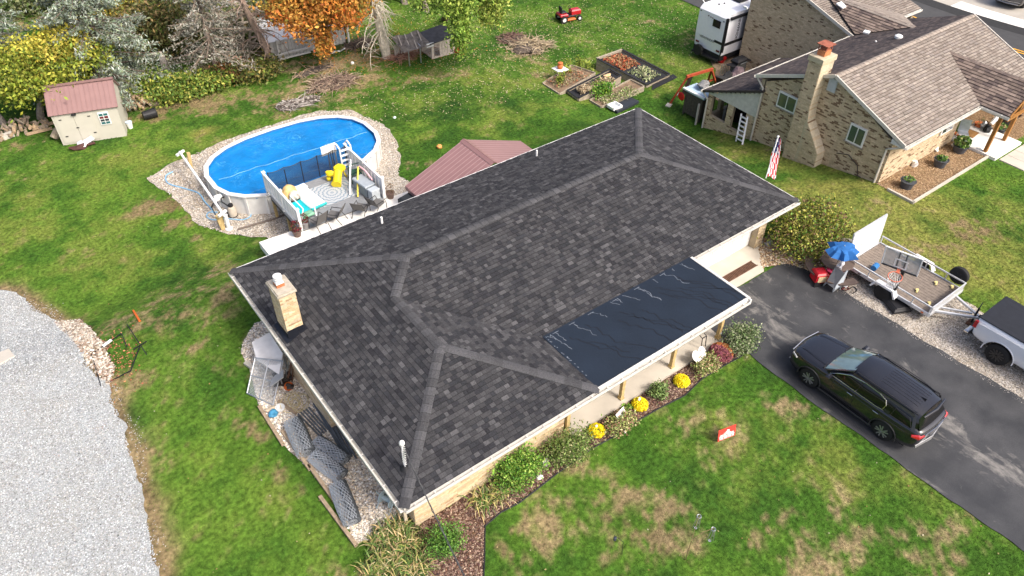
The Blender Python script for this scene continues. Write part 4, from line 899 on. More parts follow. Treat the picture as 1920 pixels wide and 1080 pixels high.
# lounge floats
fl = MB(); fl.box((0,0,.14), (.75,1.7,.14), bev=.06); fl.box((0,.78,.24), (.75,.3,.2), bev=.07)
simple('white_float', 'white pool lounge float lying on the deck beside the rug', 'float', (9.85,28.1,DZ+.0), [('float_body', fl, M_wht), ('float_end', MB().box((0,-.88,.13),(.76,.1,.15),bev=.04), mat('teal', (.02,.38,.38), .5))], R_(6))
tf = MB(); tf.box((0,0,.18), (.62,1.15,.12), bev=.05)
tt = MB(); tt.box((0,-.6,.2),(.55,.35,.14),bev=.04)
simple('turquoise_float', 'turquoise and green float propped by the left deck rail', 'float', (9.2,27.5,DZ), [('float_body', tf, mat('turquoise', (.01,.45,.50), .45)), ('float_tail', tt, mat('green_mix', (.15,.33,.22), .5, var=.5, scale=4))], R_(4))
m = MB(); m.tube([(8.85,26.7,.2),(9.05,26.75,.75),(9.0,27.9,.8),(8.9,28.0,.2)], .03, 6); m.tube([(9.55,26.7,.2),(9.6,26.9,.75),(9.5,28.0,.8),(9.5,28.1,.2)], .03, 6)
o = m.build('chaise_frame', M_wht); tag(o, 'white tubular lounge frame standing over the turquoise float', 'lounge chair')
o = MB().blob((9.2,28.7,.45), (.36,.3,.32), 5, 2, amp=.2).build('inflatable_toy', mat('tan_inflatable', (.62,.42,.18), .5, var=.4, scale=4), smooth=True); tag(o, 'tan and white inflatable animal in the far left corner of the deck', 'inflatable')
o = MB().blob((9.35,28.35,.4), (.28,.26,.25), 8, 2, amp=.15).build('inflatable_ring', mat('cream_inflatable', (.62,.54,.46), .5, var=.2, scale=4), smooth=True); tag(o, 'cream inflatable lying against the white float', 'inflatable')
# pool basketball hoop and ladder
hp = thing('pool_basketball_hoop', 'small white poolside basketball backboard behind the mesh fence', 'basketball hoop', (11.85,29.75,RZ))
m = MB(); m.box((11.85,29.8,1.15), (.75,.04,.5), bev=.02); m.build('backboard', M_wht, hp); m = MB(); m.cyl((11.75,29.75,.1),(11.8,29.78,1.0), .03, 8); m.cyl((11.95,29.75,.1),(11.9,29.78,1.0), .03, 8); m.build('pole', M_alu, hp)
m = MB(); m.tube([(11.85+.16*math.cos(t), 29.95+.16*math.sin(t), 1.0) for t in np.linspace(0, 6.28, 14)], .012, 5); m.build('rim', M_wht, hp)
ld = thing('pool_ladder', 'white pool ladder at the far right corner of the deck', 'ladder', (12.55,29.6,DZ))
for dx in (-.28, .28): m = MB(); m.tube([(12.5+dx,29.35,DZ),(12.5+dx,29.4,DZ+1.15),(12.5+dx,29.7,DZ+1.25),(12.5+dx,29.95,DZ+1.05),(12.5+dx,30.0,RZ-.15)], .04, 8); m.build('side_rail', M_wht, ld)
for k in range(4): m = MB(); m.box((12.5,29.4,DZ+.2+k*.27), (.56,.12,.04)); m.build('step', M_wht, ld)
# flower pots
def potplant(lab, loc, r, h, pc, fc, n=160, fs=.06, spread=1.0, group=None, cat='potted plant', tall=.3, bare=False):
    t = thing('potted_plant', lab, cat, loc, 0, group)
    MB().lathe([(r*.72,0),(r,h),(r*1.06,h),(r*1.06,h*.93),(r*.9,h*.93)], (0,0,0), 16).build('pot', pc, t, False)
    MB().lathe([(r*.9,h*.85),(r*.9,h*.9)], (0,0,0), 14).build('soil', M_mulch, t, False)
    if not bare:
        a = rng.normal(size=(n, 3)); a /= np.linalg.norm(a, axis=1)[:, None]; C = a*rng.uniform(.4, 1, (n, 1))**.5*np.array([r*spread, r*spread, tall])+np.array([0, 0, h+tall*.6])
        V, F, _ = randquads(C, fs, None); link(bpy.data.objects.new('foliage', npmesh('foliage', V, F, mat('leaf', (0,0,0), .6, attr=True, var=.1, spec=.25), pick(fc, n))), t)['kind'] = 'stuff'
    return t
M_brownpot = mat('brown_pot', (.15,.10,.08), .7); M_redp = [(.20,.012,.025),(.10,.01,.02),(.06,.08,.02)]
potplant('brown pot of dark red flowers outside the deck rail post', (8.35,26.1,.03), .2, .3, M_brownpot, M_redp, 200, .09, 1.2)
potplant('grey pot of dark red flowers inside the left deck rail', (8.85,26.35,DZ), .18, .28, mat('grey_pot', (.25,.24,.24), .7), M_redp, 160, .08, 1.0)
potplant('small brown pot of dried stems by the bin end of the deck', (12.95,26.2,.03), .2, .28, M_brownpot, [(.16,.10,.06),(.10,.06,.03)], 120, .07, 1.0)
# patio chairs
M_frame = mat('dark_frame', (.04,.038,.036), .5); M_sling = mat('grey_sling', (.13,.125,.12), .8, var=.15, scale=30)
def sling(lab, loc, rz, s=.82):
    t = thing('patio_chair', lab, 'chair', loc, rz, 'sling chairs on the patio')
    m = MB(); m.grid(lambda u, v: (-.25+.5*u, .25-.5*v, .42*s-.04*math.sin(v*3.1)), 3, 5); m.slab([(-.25,.25,.42*s),(.25,.25,.42*s),(.25,-.25,.40*s),(-.25,-.25,.40*s)], .012); m.build('seat', M_sling, t, False)
    MB().slab([(-.25,-.26,.42*s),(.25,-.26,.42*s),(.25,-.48,1.0*s),(-.25,-.48,1.0*s)], .015).build('backrest', M_sling, t, False)
    for sx in (-1, 1):
        MB().tube([(sx*.28,.28,0),(sx*.28,.26,.42*s),(sx*.28,.2,.62*s),(sx*.28,-.3,.64*s)], .017, 6).build('front_leg', M_frame, t, False)
        MB().tube([(sx*.28,-.5,0),(sx*.28,-.25,.4*s),(sx*.27,-.49,1.02*s)], .017, 6).build('rear_leg', M_frame, t, False)
    return t
sling('high-backed grey sling chair beside the pot of red flowers', lp(598, 428, 0, .03), R_(15), 1.0)
sling('lower grey sling chair facing away, second from the red flower pot', lp(628, 414, 0, .03), R_(40))
sling('black swivel patio chair in front of the deck box end', lp(679, 400, 0, .03), R_(-50))
sling('metal-armed patio chair beside the black grill cover', lp(709, 392, 0, .03), R_(-70))
q = P(748, 374, .03)
cv = MB(); cv.box((0,0,.5), (1.35,.65,.95), bev=.08)
gr = thing('covered_grill', 'long grill under a black cover at the patio beside the pavilion roof', 'grill', (13.3,24.6,.03), R_(12))
cv.build('cover', mat('black_cover', (.022,.027,.032), .8, var=.15, scale=3, bump=.2), gr, False)
MB().tube([(-.62,-.34,.3),(.62,-.34,.3)], .02, 6).build('cord', M_black, gr, False)
t = thing('folded_walker', 'tangle of white tubes and black wheels under the pavilion corner', 'walker', (13.55,24.1,.03)); m = MB()
for k in range(5): m.tube([(13.5+.15*k,24.3-.2*k,.1),(13.65+.1*k,24.2-.15*k,1.0),(13.8+.12*k,24.0-.1*k,.9)], .025, 6)
m.build('tube_frame', M_wht, t); m = MB(); m.lathe([(.1,0),(.12,.02),(.1,.05)], (13.55,24.2,.95), 12); m.build('wheel', M_black, t)
# ------------------------------------------------------------------ pavilion
pav = thing('garden_pavilion', 'low pavilion with ribbed dusty pink metal gable roof behind the house', 'pavilion', (16.3,24.5,-1.2))
M_mar = mat('maroon_metal', (.30,.165,.155), .38, metal=.15, var=.07, scale=2, spec=.5)
M_marl = mat('maroon_rib', (.42,.27,.26), .35, metal=.15, var=.04, spec=.5)
PU0, PU1, PUR, PV0, PV1, PE, PR = 13.15, 19.45, 16.25, 22.75, 25.05, 1.2, 2.4
for (ua, ub) in ((PU0, PUR), (PU1, PUR)):
    m = MB(); m.slab([(ua,PV0,PE),(ub,PV0,PR),(ub,PV1,PR),(ua,PV1,PE)] if ua > ub else [(ua,PV1,PE),(ub,PV1,PR),(ub,PV0,PR),(ua,PV0,PE)], .03); m.build('roof_panel', M_mar, pav)
    for k in range(11):
        y = PV0+.04+k*.225
        if y < PV1: m = MB(); m.beam((ua,y,PE+.015),(ub,y,PR+.015), .035, .035); m.build('roof_rib', M_marl, pav)
m = MB(); m.slab([(PUR-.16,PV0-.02,PR-.03),(PUR,PV0-.02,PR+.06),(PUR,PV1+.03,PR+.06),(PUR-.16,PV1+.03,PR-.03)][::-1], .02); m.slab([(PUR,PV0-.02,PR+.06),(PUR+.16,PV0-.02,PR-.03),(PUR+.16,PV1+.03,PR-.03),(PUR,PV1+.03,PR+.06)][::-1], .02); m.build('ridge_cap', M_mar, pav)
m = MB(); m.beam((PU0,PV1,PE-.06),(PUR,PV1,PR-.06),.03,.14); m.beam((PU1,PV1,PE-.06),(PUR,PV1,PR-.06),.03,.14); m.bb(PU0-.02,PU0+.02,PV0,PV1,PE-.15,PE); m.bb(PU1-.02,PU1+.02,PV0,PV1,PE-.15,PE); m.build('trim', M_mar, pav)
for x in (PU0+.15, PU1-.15):
    for y in (PV0+.1, PV1-.1): m = MB(); m.bb(x-.07,x+.07,y-.07,y+.07,zg(x,y)-.1,PE-.05); m.build('post', M_post, pav)
# ------------------------------------------------------------------ shed
a = lp(119, 273); b = lp(238, 255); ang = math.atan2(b[1]-a[1], b[0]-a[0]); Ls = math.hypot(b[0]-a[0], b[1]-a[1])
shed = thing('garden_shed', 'cream garden shed with ribbed pink metal roof and one small white window', 'shed', (a[0], a[1], a[2]), ang)
M_cream = mat('cream_siding', (.50,.475,.40), .75, var=.05, scale=2); SD, SH, SRd = 2.3, 1.85, 2.75
m = MB(); m.prism([(0,0),(Ls,0),(Ls,SD),(0,SD)], -.1, SH); m.add([(0,0,SH),(0,SD,SH),(0,SD*.5,SRd-.05),(Ls,0,SH),(Ls,SD,SH),(Ls,SD*.5,SRd-.05)], [(0,1,2)[::-1],(3,4,5),(0,3,5,2),(1,2,5,4)]); m.build('wall', M_cream, shed, False)
for s0, s1 in ((-.12, SD*.5), (SD+.12, SD*.5)):
    z0 = SH-.08; m = MB(); ps = [(-.1,s0,z0),(Ls+.1,s0,z0),(Ls+.1,s1,SRd),(-.1,s1,SRd)]; m.slab(ps if s0 < s1 else ps[::-1], .05); m.build('roof_panel', mat('pink_metal', (.25,.15,.14), .5, var=.08, scale=2), shed, False)
    for k in range(15): x = -.06+k*(Ls+.12)/14; m = MB(); m.beam((x,s0,z0+.012),(x,s1,SRd+.012), .03, .03); m.build('roof_rib', MATS['pink_metal'], shed, False)
m = MB(); m.beam((-.12,SD*.5,SRd+.02),(Ls+.12,SD*.5,SRd+.02),.24,.03); m.build('ridge_cap', MATS['pink_metal'], shed, False)
for x0_, x1_ in ((.12, .98), (1.0, 1.85)): m = MB(); m.bb(x0_, x1_, -.03, -.004, .12, 1.62); m.build('door', M_cream, shed, False)
w = MB(); w.bb(2.12, 2.62, -.05, -.004, .85, 1.55); w = w.build('window', M_wht, shed, False)
for i in range(2):
    for j in range(4): m = MB(); x = 2.16+i*.22; z = .89+j*.155; m.bb(x, x+.19, -.056, -.051, z, z+.125); m.build('pane', mat('pane_%d' % ((i*3+j) % 3), ((.02,.12,.13),(.04,.05,.06),(.14,.02,.03))[(i+j) % 3], .15, spec=.8), w, False)
for (x, z) in ((.35,1.45),(.35,.5),(1.7,1.45),(1.7,.5),(1.0,.9)): m = MB(); m.box((x,-.045,z), (.13,.02,.04)); m.build('hinge', M_black, shed, False)
m = MB(); m.box((1.05,-.08,1.66), (.22,.12,.08), bev=.02); m.build('lamp', M_black, shed, False)
# things round the shed
def junk(name, lab, cat, loc, spec, seed=0):
    t = thing(name, lab, cat, loc)
    for nm, mb, mt in spec: mb.build(nm, mt, t, world=False)
    return t
M_tarp = mat('white_tarp', (.62,.62,.64), .6, var=.15, scale=4, bump=.4, bscale=6); M_dbrown = mat('dark_brown', (.07,.03,.025), .7, var=.3)
mb1 = MB()
for k in range(6): mb1.box((random.uniform(-.4,.5), random.uniform(-.1,.2), .1+random.uniform(0,.15)), (.5,.3,.05), rz=random.uniform(0,3), rx=random.uniform(-.5,.5), ry=random.uniform(-.5,.5), bev=.015)
mb2 = MB(); mb2.blob((-.45,-.1,.1), (.45,.2,.14), 3, 2, amp=.4); mb2.box((-.1,-.15,.12), (.9,.16,.1), rz=.1, ry=.1, bev=.03)
junk('tarp_heap', 'crumpled white and brown sheets dumped in front of the cream shed', 'tarp', lp(165,272), [('white_sheet', mb1, M_tarp), ('brown_sheet', mb2, M_dbrown)])
M_stump = mat('old_wood', (.34,.28,.20), .9, var=.3, scale=6, bump=.6, bscale=18); M_cut = mat('cut_wood', (.50,.35,.19), .85, var=.25, scale=14)
st_ = junk('tree_stump', 'short pale log standing at the left corner of the cream shed', 'log', lp(107,262), [('log_bark', MB().cyl((-.1,0,.15),(.25,.1,.5), .2, 10), M_stump)])
junk('white_bucket', 'white bucket beside the right wall of the cream shed', 'bucket', lp(245,240), [('bucket_body', MB().lathe([(.12,0),(.17,.35),(.18,.36),(.15,.33)], n=14), M_wht), ('bucket_lid', MB().lathe([(.17,.35),(.17,.38)], n=14), mat('pale_blue', (.45,.55,.65), .5))])
junk('black_bin', 'black plastic tub lying on its side near the split log pile', 'tub', lp(283,222), [('tub_body', MB().lathe([(.22,-.35),(.27,.3),(.29,.31),(.27,.36),(.22,.3)], (0,0,.27), 16, 'x'), M_black), ('tub_mouth', MB().cyl((.2,0,.27),(.29,0,.27), .22, 14), mat('dark_grey', (.09,.09,.09), .8))])
def logpile(lab, loc, n, w, d, h, seed, end):
    r = random.Random(seed); t = thing('log_pile', lab, 'log pile', loc)
    for k in range(n):
        x = r.uniform(-w, w); y = r.uniform(-d, d); z = max(.08, h*(1-abs(x)/w*.8)*r.uniform(.2, 1)-max(0,-y)*.2); a = r.uniform(-.6, .6)+1.57; L = r.uniform(.14, .22); rr = r.uniform(.05, .095)
        dx, dy, dz = math.cos(a)*L, math.sin(a)*L, r.uniform(-.08, .08); m = MB(); m.tube([(x-dx,y-dy,z-dz),(x+dx,y+dy,z+dz)], rr, 7, cap=True); m.build('log', end[k % len(end)], t, False)
    return t
M_split = mat('split_wood', (.40,.29,.18), .9, var=.25, scale=10); M_split2 = mat('grey_wood', (.25,.20,.15), .9, var=.3, scale=8)
logpile('tall heap of split firewood behind the cream shed', lp(255,202), 110, 1.2, .5, .85, 3, [M_split, M_split, M_split2])
logpile('low brown heap of mixed firewood left of the shed', lp(35,245), 90, 1.5, .6, .5, 5, [M_split2, M_stump, M_split])
for k, (q0, q1) in enumerate((((60,243),(100,230)),((50,252),(98,240)))):
    m = MB(); a_, b_ = lp(*q0, .1), lp(*q1, .1); m.beam(a_, b_, .16, .1); o = m.build('timber_plank', M_split); tag(o, ('long weathered plank behind the low firewood heap', 'long pale plank in front between firewood heap and shed')[k], 'plank')
o = MB().box(lp(14,254,.1), (.55,.4,.2), rz=.2).build('stone_block', mat('pale_stone', (.5,.47,.40), .9, var=.2)); tag(o, 'pale stone block at the left end of the low firewood heap', 'stone block')
# ------------------------------------------------------------------ neighbouring house
nb_ = thing('ranch_house', 'neighbouring tan brick ranch house with light brown shingle roof and side chimney', 'house', (38, 18, 0))
NU0, NU1, NVF, NVB, NVR, NE, NR = 31.8, 43.7, 13.16, 21.55, 17.35, 2.38, 4.06
tan = [(.33,.28,.235),(.30,.255,.215),(.37,.32,.27),(.27,.225,.19),(.32,.275,.24)]
def tcol(r, tone):
    c = r.choice(tan); k = tone*r.uniform(.9, 1.1); return tuple(q*k*.80 for q in c)
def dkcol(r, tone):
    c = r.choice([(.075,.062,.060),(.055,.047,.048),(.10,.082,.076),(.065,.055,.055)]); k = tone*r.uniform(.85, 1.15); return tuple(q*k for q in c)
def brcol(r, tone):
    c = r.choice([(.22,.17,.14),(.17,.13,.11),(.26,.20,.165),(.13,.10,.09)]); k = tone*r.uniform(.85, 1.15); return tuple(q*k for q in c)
def flat(poly, th=.12, name='roof', mt=None, parent=nb_):
    n = Vector((0,0,0)); ps = [Vector(p) for p in poly]
    for i in range(len(ps)): n += ps[i].cross(ps[(i+1)%len(ps)])
    if n.z < 0: ps = ps[::-1]
    m = MB(); m.slab(ps, th); return m.build(name, mt or mat('roof_felt', (.05,.043,.038), .9), parent)
PRu, PRz, PRv = 39.67, 3.5789, 16.15; PEl, PEr, PFv = 38.15, 41.2, 11.72
front = [(NU0,NVF,NE),(PEl,NVF,NE),(PRu,PRv,PRz),(PEr,NVF,NE),(NU1,NVF,NE),(NU1,NVR,NR),(NU0,NVR,NR)]
fparts = [[(NU0,NVF,NE),(PEl,NVF,NE),(PRu,PRv,PRz),(PRu,NVR,NR),(NU0,NVR,NR)], [(PRu,PRv,PRz),(PEr,NVF,NE),(NU1,NVF,NE),(NU1,NVR,NR),(PRu,NVR,NR)]]
back = [(NU0,NVR,NR),(NU1,NVR,NR),(NU1,NVB,NE),(NU0,NVB,NE)]
WU0, WU1, WVF, WVR, WVB, WE, WR = 39.9, 46.6, 21.5, 25.2, 28.95, 2.36, 3.47
CRu = 41.3
wfront = [(WU0,WVF,WE),(WU1,WVF,WE),(WU1,WVR,WR),(WU0,WVR,WR)]; wback = [(WU0,WVB,WE),(WU1,WVB,WE),(WU1,WVR,WR),(WU0,WVR,WR)]
cw = [(CRu,19.0,3.43),(39.97,21.45,2.47),(CRu,24.6,3.43)]; ce_ = [(CRu,19.0,3.43),(CRu,24.6,3.43),(44.6,21.5,2.47)]
pl = [(PRu,PRv,PRz),(PEl,NVF,NE),(PEl,PFv,NE),(PRu,PFv,PRz)]; pr = [(PRu,PRv,PRz),(PEr,NVF,NE),(PEr,PFv,NE),(PRu,PFv,PRz)]
LT = [(NU0,20.95,1.78),(NU0,24.7,.22),(38.6,24.7,.22),(38.6,20.95,1.78)]
for p in (front, back, wfront, wback, cw, ce_, pl, pr, LT): flat(p)
sh = []
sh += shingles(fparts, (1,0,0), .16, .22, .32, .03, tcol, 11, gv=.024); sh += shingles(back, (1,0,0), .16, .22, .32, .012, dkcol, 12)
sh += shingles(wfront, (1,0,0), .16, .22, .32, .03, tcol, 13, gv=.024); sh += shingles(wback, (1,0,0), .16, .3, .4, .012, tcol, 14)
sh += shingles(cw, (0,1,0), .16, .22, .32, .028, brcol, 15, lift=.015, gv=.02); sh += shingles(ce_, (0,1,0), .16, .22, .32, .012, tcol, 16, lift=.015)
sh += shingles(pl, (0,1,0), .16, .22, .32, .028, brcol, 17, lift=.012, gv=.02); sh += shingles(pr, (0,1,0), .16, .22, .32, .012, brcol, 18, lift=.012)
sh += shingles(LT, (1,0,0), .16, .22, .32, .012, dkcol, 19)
place_pieces(sh, 'shingle', M_shin2, nb_)
tc2 = lambda r: tuple(np.array((.33,.28,.235))*r.uniform(.85, 1.1)); bc2 = lambda r: tuple(np.array((.24,.19,.16))*r.uniform(.8, 1.2))
caps((NU0,NVR,NR), (NU1,NVR,NR), .15, .3, M_shin2, nb_, tc2, 3, drop=.4); caps((WU0,WVR,WR), (WU1,WVR,WR), .15, .3, M_shin2, nb_, tc2, 4, drop=.3)
caps((CRu,19.0,3.44), (CRu,24.4,3.44), .15, .3, M_shin2, nb_, tc2, 5, drop=.6); caps((PRu,PFv,PRz), (PRu,PRv,PRz), .12, .3, M_shin2, nb_, bc2, 6, drop=.8)
# walls
cx_ = 32.0
m = MB()
m.bb(cx_, cx_+.2, 13.85, 21.0, -1.4, NE-.15); m.bb(cx_, 38.2, 13.8, 14.0, -.15, NE-.1); m.bb(38.2, 43.5, 15.0, 15.2, -.1, NE-.1); m.bb(38.1,38.3,13.8,15.2,-.15,NE-.1); m.bb(43.3,43.5,15,21.3,-.6,NE-.1); m.bb(cx_,40.2,21.1,21.3,-2.2,NE-.1)
m.add([(cx_,13.85,NE-.15),(cx_,21.0,NE-.15),(cx_,NVR,NR-.14),(cx_+.2,13.85,NE-.15),(cx_+.2,21.0,NE-.15),(cx_+.2,NVR,NR-.14)], [(0,1,2)[::-1],(3,4,5),(0,3,5,2),(1,2,5,4)])
m.bb(40.1,40.3,21.6,28.8,-2.6,WE-.1); m.bb(40.1,46.4,28.6,28.8,-2.6,WE-.1); m.bb(46.2,46.4,21.7,28.8,-1.2,WE-.1)
m.add([(40.1,21.6,WE-.1),(40.1,28.8,WE-.1),(40.1,WVR,WR-.14),(40.3,21.6,WE-.1),(40.3,28.8,WE-.1),(40.3,WVR,WR-.14)], [(0,1,2)[::-1],(3,4,5),(0,3,5,2),(1,2,5,4)])
# lean-to walls with two openings
for (a_, b_, z0, z1) in ((21.0,21.72,-2.0,.15),(22.6,22.98,-2.0,.15),(24.1,24.4,-2.1,.15),(21.7,22.6,-2.0,-1.2),(22.98,24.1,-2.1,-1.1)): m.bb(cx_+.01, cx_+.2, a_, b_, z0, z1)
m.bb(cx_, 38.4, 24.2, 24.4, -2.4, -1.2)
for a_ in np.arange(33, 38.5, 1.3): m.bb(a_, a_+.3, 24.2, 24.4, -1.2, .2)
m.build('wall', M_mort, nb_)
def ncol(dk):
    def f(r, row):
        c = (.22,.145,.09) if r.random() < dk*.75 else r.choice([(.55,.435,.29),(.60,.48,.325),(.50,.39,.255),(.57,.45,.30)]); k = r.uniform(.9, 1.1); return tuple(q*k for q in c)
    return f
W1 = (18.98,20.1,1.28,2.12); W2 = (15.1,15.98,1.28,2.22)
bk = bricks(((cx_,0,0),(0,1,0),(-1,0,0)), [[(13.85,-1.3),(21.0,-1.3),(21.0,NE-.15),(NVR,NR-.14),(13.85,NE-.15)]], [W1, W2, (17.2,17.75,3.1,3.85)], 0, (.215,.075), .009, .012, ncol(.24), 21)
bk += bricks(((cx_,13.8,0),(1,0,0),(0,-1,0)), [[(0,-.1),(6.2,-.1),(6.2,NE-.1),(0,NE-.1)]], [(4.5,5.6,1,2.2)], 0, (.215,.075), .009, .012, ncol(.16), 22)
bk += bricks(((40.1,0,0),(0,1,0),(-1,0,0)), [[(21.6,-2.4),(28.8,-2.4),(28.8,WE-.1),(WVR,WR-.14),(21.6,WE-.1)]], [], 0, (.215,.075), .009, .012, ncol(.075), 23)
for (a_, b_, z0, z1) in ((21.0,21.72,-2.0,.15),(22.6,22.98,-2.0,.15),(24.1,24.4,-2.1,.15),(21.72,22.6,-2.0,-1.2),(22.98,24.1,-2.1,-1.1)):
    bk += bricks(((cx_+.01,0,0),(0,1,0),(-1,0,0)), [[(a_,z0),(b_,z0),(b_,z1),(a_,z1)]], [], 0, (.215,.075), .009, .012, ncol(.1), int(a_*10), z0=-2.1)
bk += bricks(((38.2,15.0,0),(1,0,0),(0,-1,0)), [[(0,0),(5.2,0),(5.2,NE-.1),(0,NE-.1)]], [(2.0,3.2,.9,2.1)], 0, (.215,.075), .009, .012, ncol(.12), 24)
# chimney with one sloping shoulder
cf, cb = 31.4, 31.99
prof = [(18.66,-1.0),(18.66,4.45),(17.96,4.45),(17.95,2.2),(17.85,1.55),(17.3,.85),(16.85,.25),(16.82,-.7)]
m = MB(); m.add([(cf,y,z) for y, z in prof]+[(cb,y,z) for y, z in prof], [tuple(range(8))[::-1], tuple(range(8,16))]+[(i,(i+1)%8,8+(i+1)%8,8+i) for i in range(8)]); m.bb(31.99, 32.35, 17.97, 18.65, 2.4, 4.45); chm = m.build('chimney', mat('pale_mortar', (.50,.43,.30), .95, var=.15, scale=5), nb_)
bk += bricks(((cf,0,0),(0,1,0),(-1,0,0)), [[(18.66,-1),(18.66,4.45),(17.96,4.45),(17.95,-1)],[(17.94,-.9),(17.94,1.62),(17.85,1.55),(16.85,.25),(16.82,-.7)]], [], 0, (.215,.075), .009, .01, ncol(.1), 25)
for (y0, z0), (y1, z1) in zip(prof[2:-1], prof[3:]):
    L = math.hypot(y1-y0, z1-z0); n = max(1, int(L/.078)); 
    for k in range(n):
        t = (k+.5)/n; y = y0+(y1-y0)*t; z = z0+(z1-z0)*t; nx_, nz_ = (z1-z0)/L, -(y1-y0)/L
        mb = MB(); mb.box((31.7, y+nx_*.004, z+nz_*.004), (.585, .03, L/n-.008), rx=math.atan2(-(y1-y0), (z1-z0)) if True else 0); bk.append((mb.v, mb.f, ncol(.2)(random, 0) if k % 5 == 0 else (.58,.50,.36), (31.7,y,z), .02))
bk += bricks(((cf,17.96,0),(1,0,0),(0,-1,0)), [[(0,2.3),(.95,2.3),(.95,4.45),(0,4.45)]], [], 0, (.215,.075), .009, .01, lambda r, w: (.56,.48,.34) if r.random() > .1 else (.2,.13,.09), 26)
place_pieces(bk, 'brick', M_brick, nb_)
m = MB(); m.bb(cf-.06, 32.4, 17.9, 18.72, 4.45, 4.72, bev=.02); m.build('chimney_crown', mat('pale_mortar', (.50,.43,.30), .95), nb_)
m = MB(); m.bb(31.62, 32.1, 18.1, 18.5, 4.72, 4.98); m.build('flue_tile', mat('clay2', (.50,.19,.08), .85, var=.2), nb_)
m = MB(); m.box((31.86,18.3,5.24), (.62,.6,.04)); [m.box((31.86+a*.22,18.3+b*.2,5.1), (.03,.03,.26)) for a in (-1,1) for b in (-1,1)]; m.bb(31.7,32.02,18.15,18.45,4.98,5.1); m.build('flue_cap', mat('rust_cap', (.30,.10,.06), .7, var=.3), nb_)
# windows
def nwin(y0, y1, z0, z1):
    m = MB(); m.bb(31.93, 32.03, y0, y1, z0, z1); w = m.build('window', M_white, nb_)
    md = (y0+y1)/2
    for a_, b_ in ((y0+.08, md-.03), (md+.03, y1-.08)): m = MB(); m.bb(31.915, 31.928, a_, b_, z0+.09, z1-.09); m.build('pane', M_glass, w)
    m = MB(); m.bb(31.9, 32.0, y0-.08, y1+.08, z0-.07, z0-.005); m.build('sill', mat('stone_sill', (.3,.26,.2), .9, var=.3, scale=10), w)
nwin(*W1); nwin(*W2)
m = MB(); m.bb(31.95, 32.02, 17.26, 17.7, 3.16, 3.8); [m.bb(31.93,31.95,17.3,17.66,3.2+k*.08,3.24+k*.08) for k in range(7)]; m.build('gable_vent', mat('vent_grey', (.50,.54,.55), .6), nb_)
m = MB(); m.bb(36.5,37.6,13.72,13.79,1,2.2); w = m.build('window', M_white, nb_); m = MB(); m.bb(36.6,37.5,13.7,13.72,1.1,2.1); m.build('pane', M_glass, w)
m = MB(); m.bb(40.2,41.4,14.93,14.99,.9,2.1); w = m.build('window', M_white, nb_); m = MB(); m.bb(40.3,41.3,14.9,14.93,1.0,2.0); m.build('pane', M_glass, w)
m = MB(); m.bb(38.05,38.1,14.0,14.9,.15,2.2); m.bb(38.3,38.36,14.0,14.9,.15,2.25); m.build('front_door', M_white, nb_)
# trim: rakes, gutters, downspouts
for (a_, b_) in (((NU0-.02,NVF,NE-.02),(NU0-.02,NVR,NR-.02)), ((NU0-.02,NVB,NE-.02),(NU0-.02,NVR,NR-.02)), ((WU0-.02,WVF,WE-.02),(WU0-.02,WVR,WR-.02)), ((WU0-.02,WVB,WE-.02),(WU0-.02,WVR,WR-.02)), ((NU1+.02,NVF,NE-.02),(NU1+.02,NVR,NR-.02))):
    m = MB(); m.beam(a_, b_, .05, .17); m.build('rake_board', mat('rake_trim', (.60,.56,.49), .6, var=.08), nb_)
for p, q, o in (((NU0,NVF,NE-.02),(PEl,NVF,NE-.02),(0,-1,0)), ((WU0-.0,WVF-.02,WE),(WU1,WVF-.02,WE),(0,-1,0)), ((NU0,NVB,NE-.02),(40.0,NVB,NE-.02),(0,1,0)), ((NU0,24.7,.2),(38.6,24.7,.2),(0,1,0)), ((PEl,PFv,NE-.02),(PEl,NVF,NE-.02),(-1,0,0))): gutter(p, q, o, nb_)
m = MB(); m.slab([(NU0,NVF,NE-.14),(NU0,NVF+.7,NE-.14),(43.6,NVF+.7,NE-.14),(43.6,NVF,NE-.14)][::-1], .02); m.slab([(NU0,NVF,NE-.15),(NU0,NVF+.66,NE-.15),(NU0,NVF+.66,NE+.1)], .02); m.build('soffit', mat('soffit_white', (.62,.61,.58), .6), nb_)
M_ds = mat('pale_downspout', (.62,.57,.50), .5)
for pts in ([(31.9,NVF+.05,NE-.12),(31.85,13.75,1.95),(31.92,13.95,1.8),(31.92,13.95,0)], [(31.9,NVB,NE-.1),(31.9,21.05,1.85),(31.92,21.05,-1.2)], [(31.9,24.7,.1),(31.93,24.35,-.2),(31.93,24.35,-2.0)]): m = MB(); m.tube(pts, .05, 6); m.build('downspout', M_ds, nb_)
# lean-to siding triangle
for k in range(14):
    z = .12+k*.12; v1 = 24.45-(z-.12)/.416; 
    if v1 > 21.1: m = MB(); m.bb(31.97, 32.0, 21.02, v1-.1, z, z+.115); m.build('siding_board', mat('siding', (.56,.54,.50), .6), nb_)
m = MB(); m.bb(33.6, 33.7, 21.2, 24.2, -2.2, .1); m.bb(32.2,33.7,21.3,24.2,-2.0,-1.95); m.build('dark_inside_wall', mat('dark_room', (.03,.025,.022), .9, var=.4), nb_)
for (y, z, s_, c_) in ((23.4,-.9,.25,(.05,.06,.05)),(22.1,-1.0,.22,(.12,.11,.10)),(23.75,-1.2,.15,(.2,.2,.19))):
    tag(MB().lathe([(s_*.5,-.5),(s_*.6,.2),(s_*.3,.35)], (32.9,y,z), 12).build('jug', mat('jug%d' % int(y*10), c_, .5)), {23.4:'dark green drum inside the first opening of the lean-to', 22.1:'grey bin inside the lean-to opening behind the white ladder', 23.75:'small pale jug inside the far opening of the lean-to'}[y], 'container')
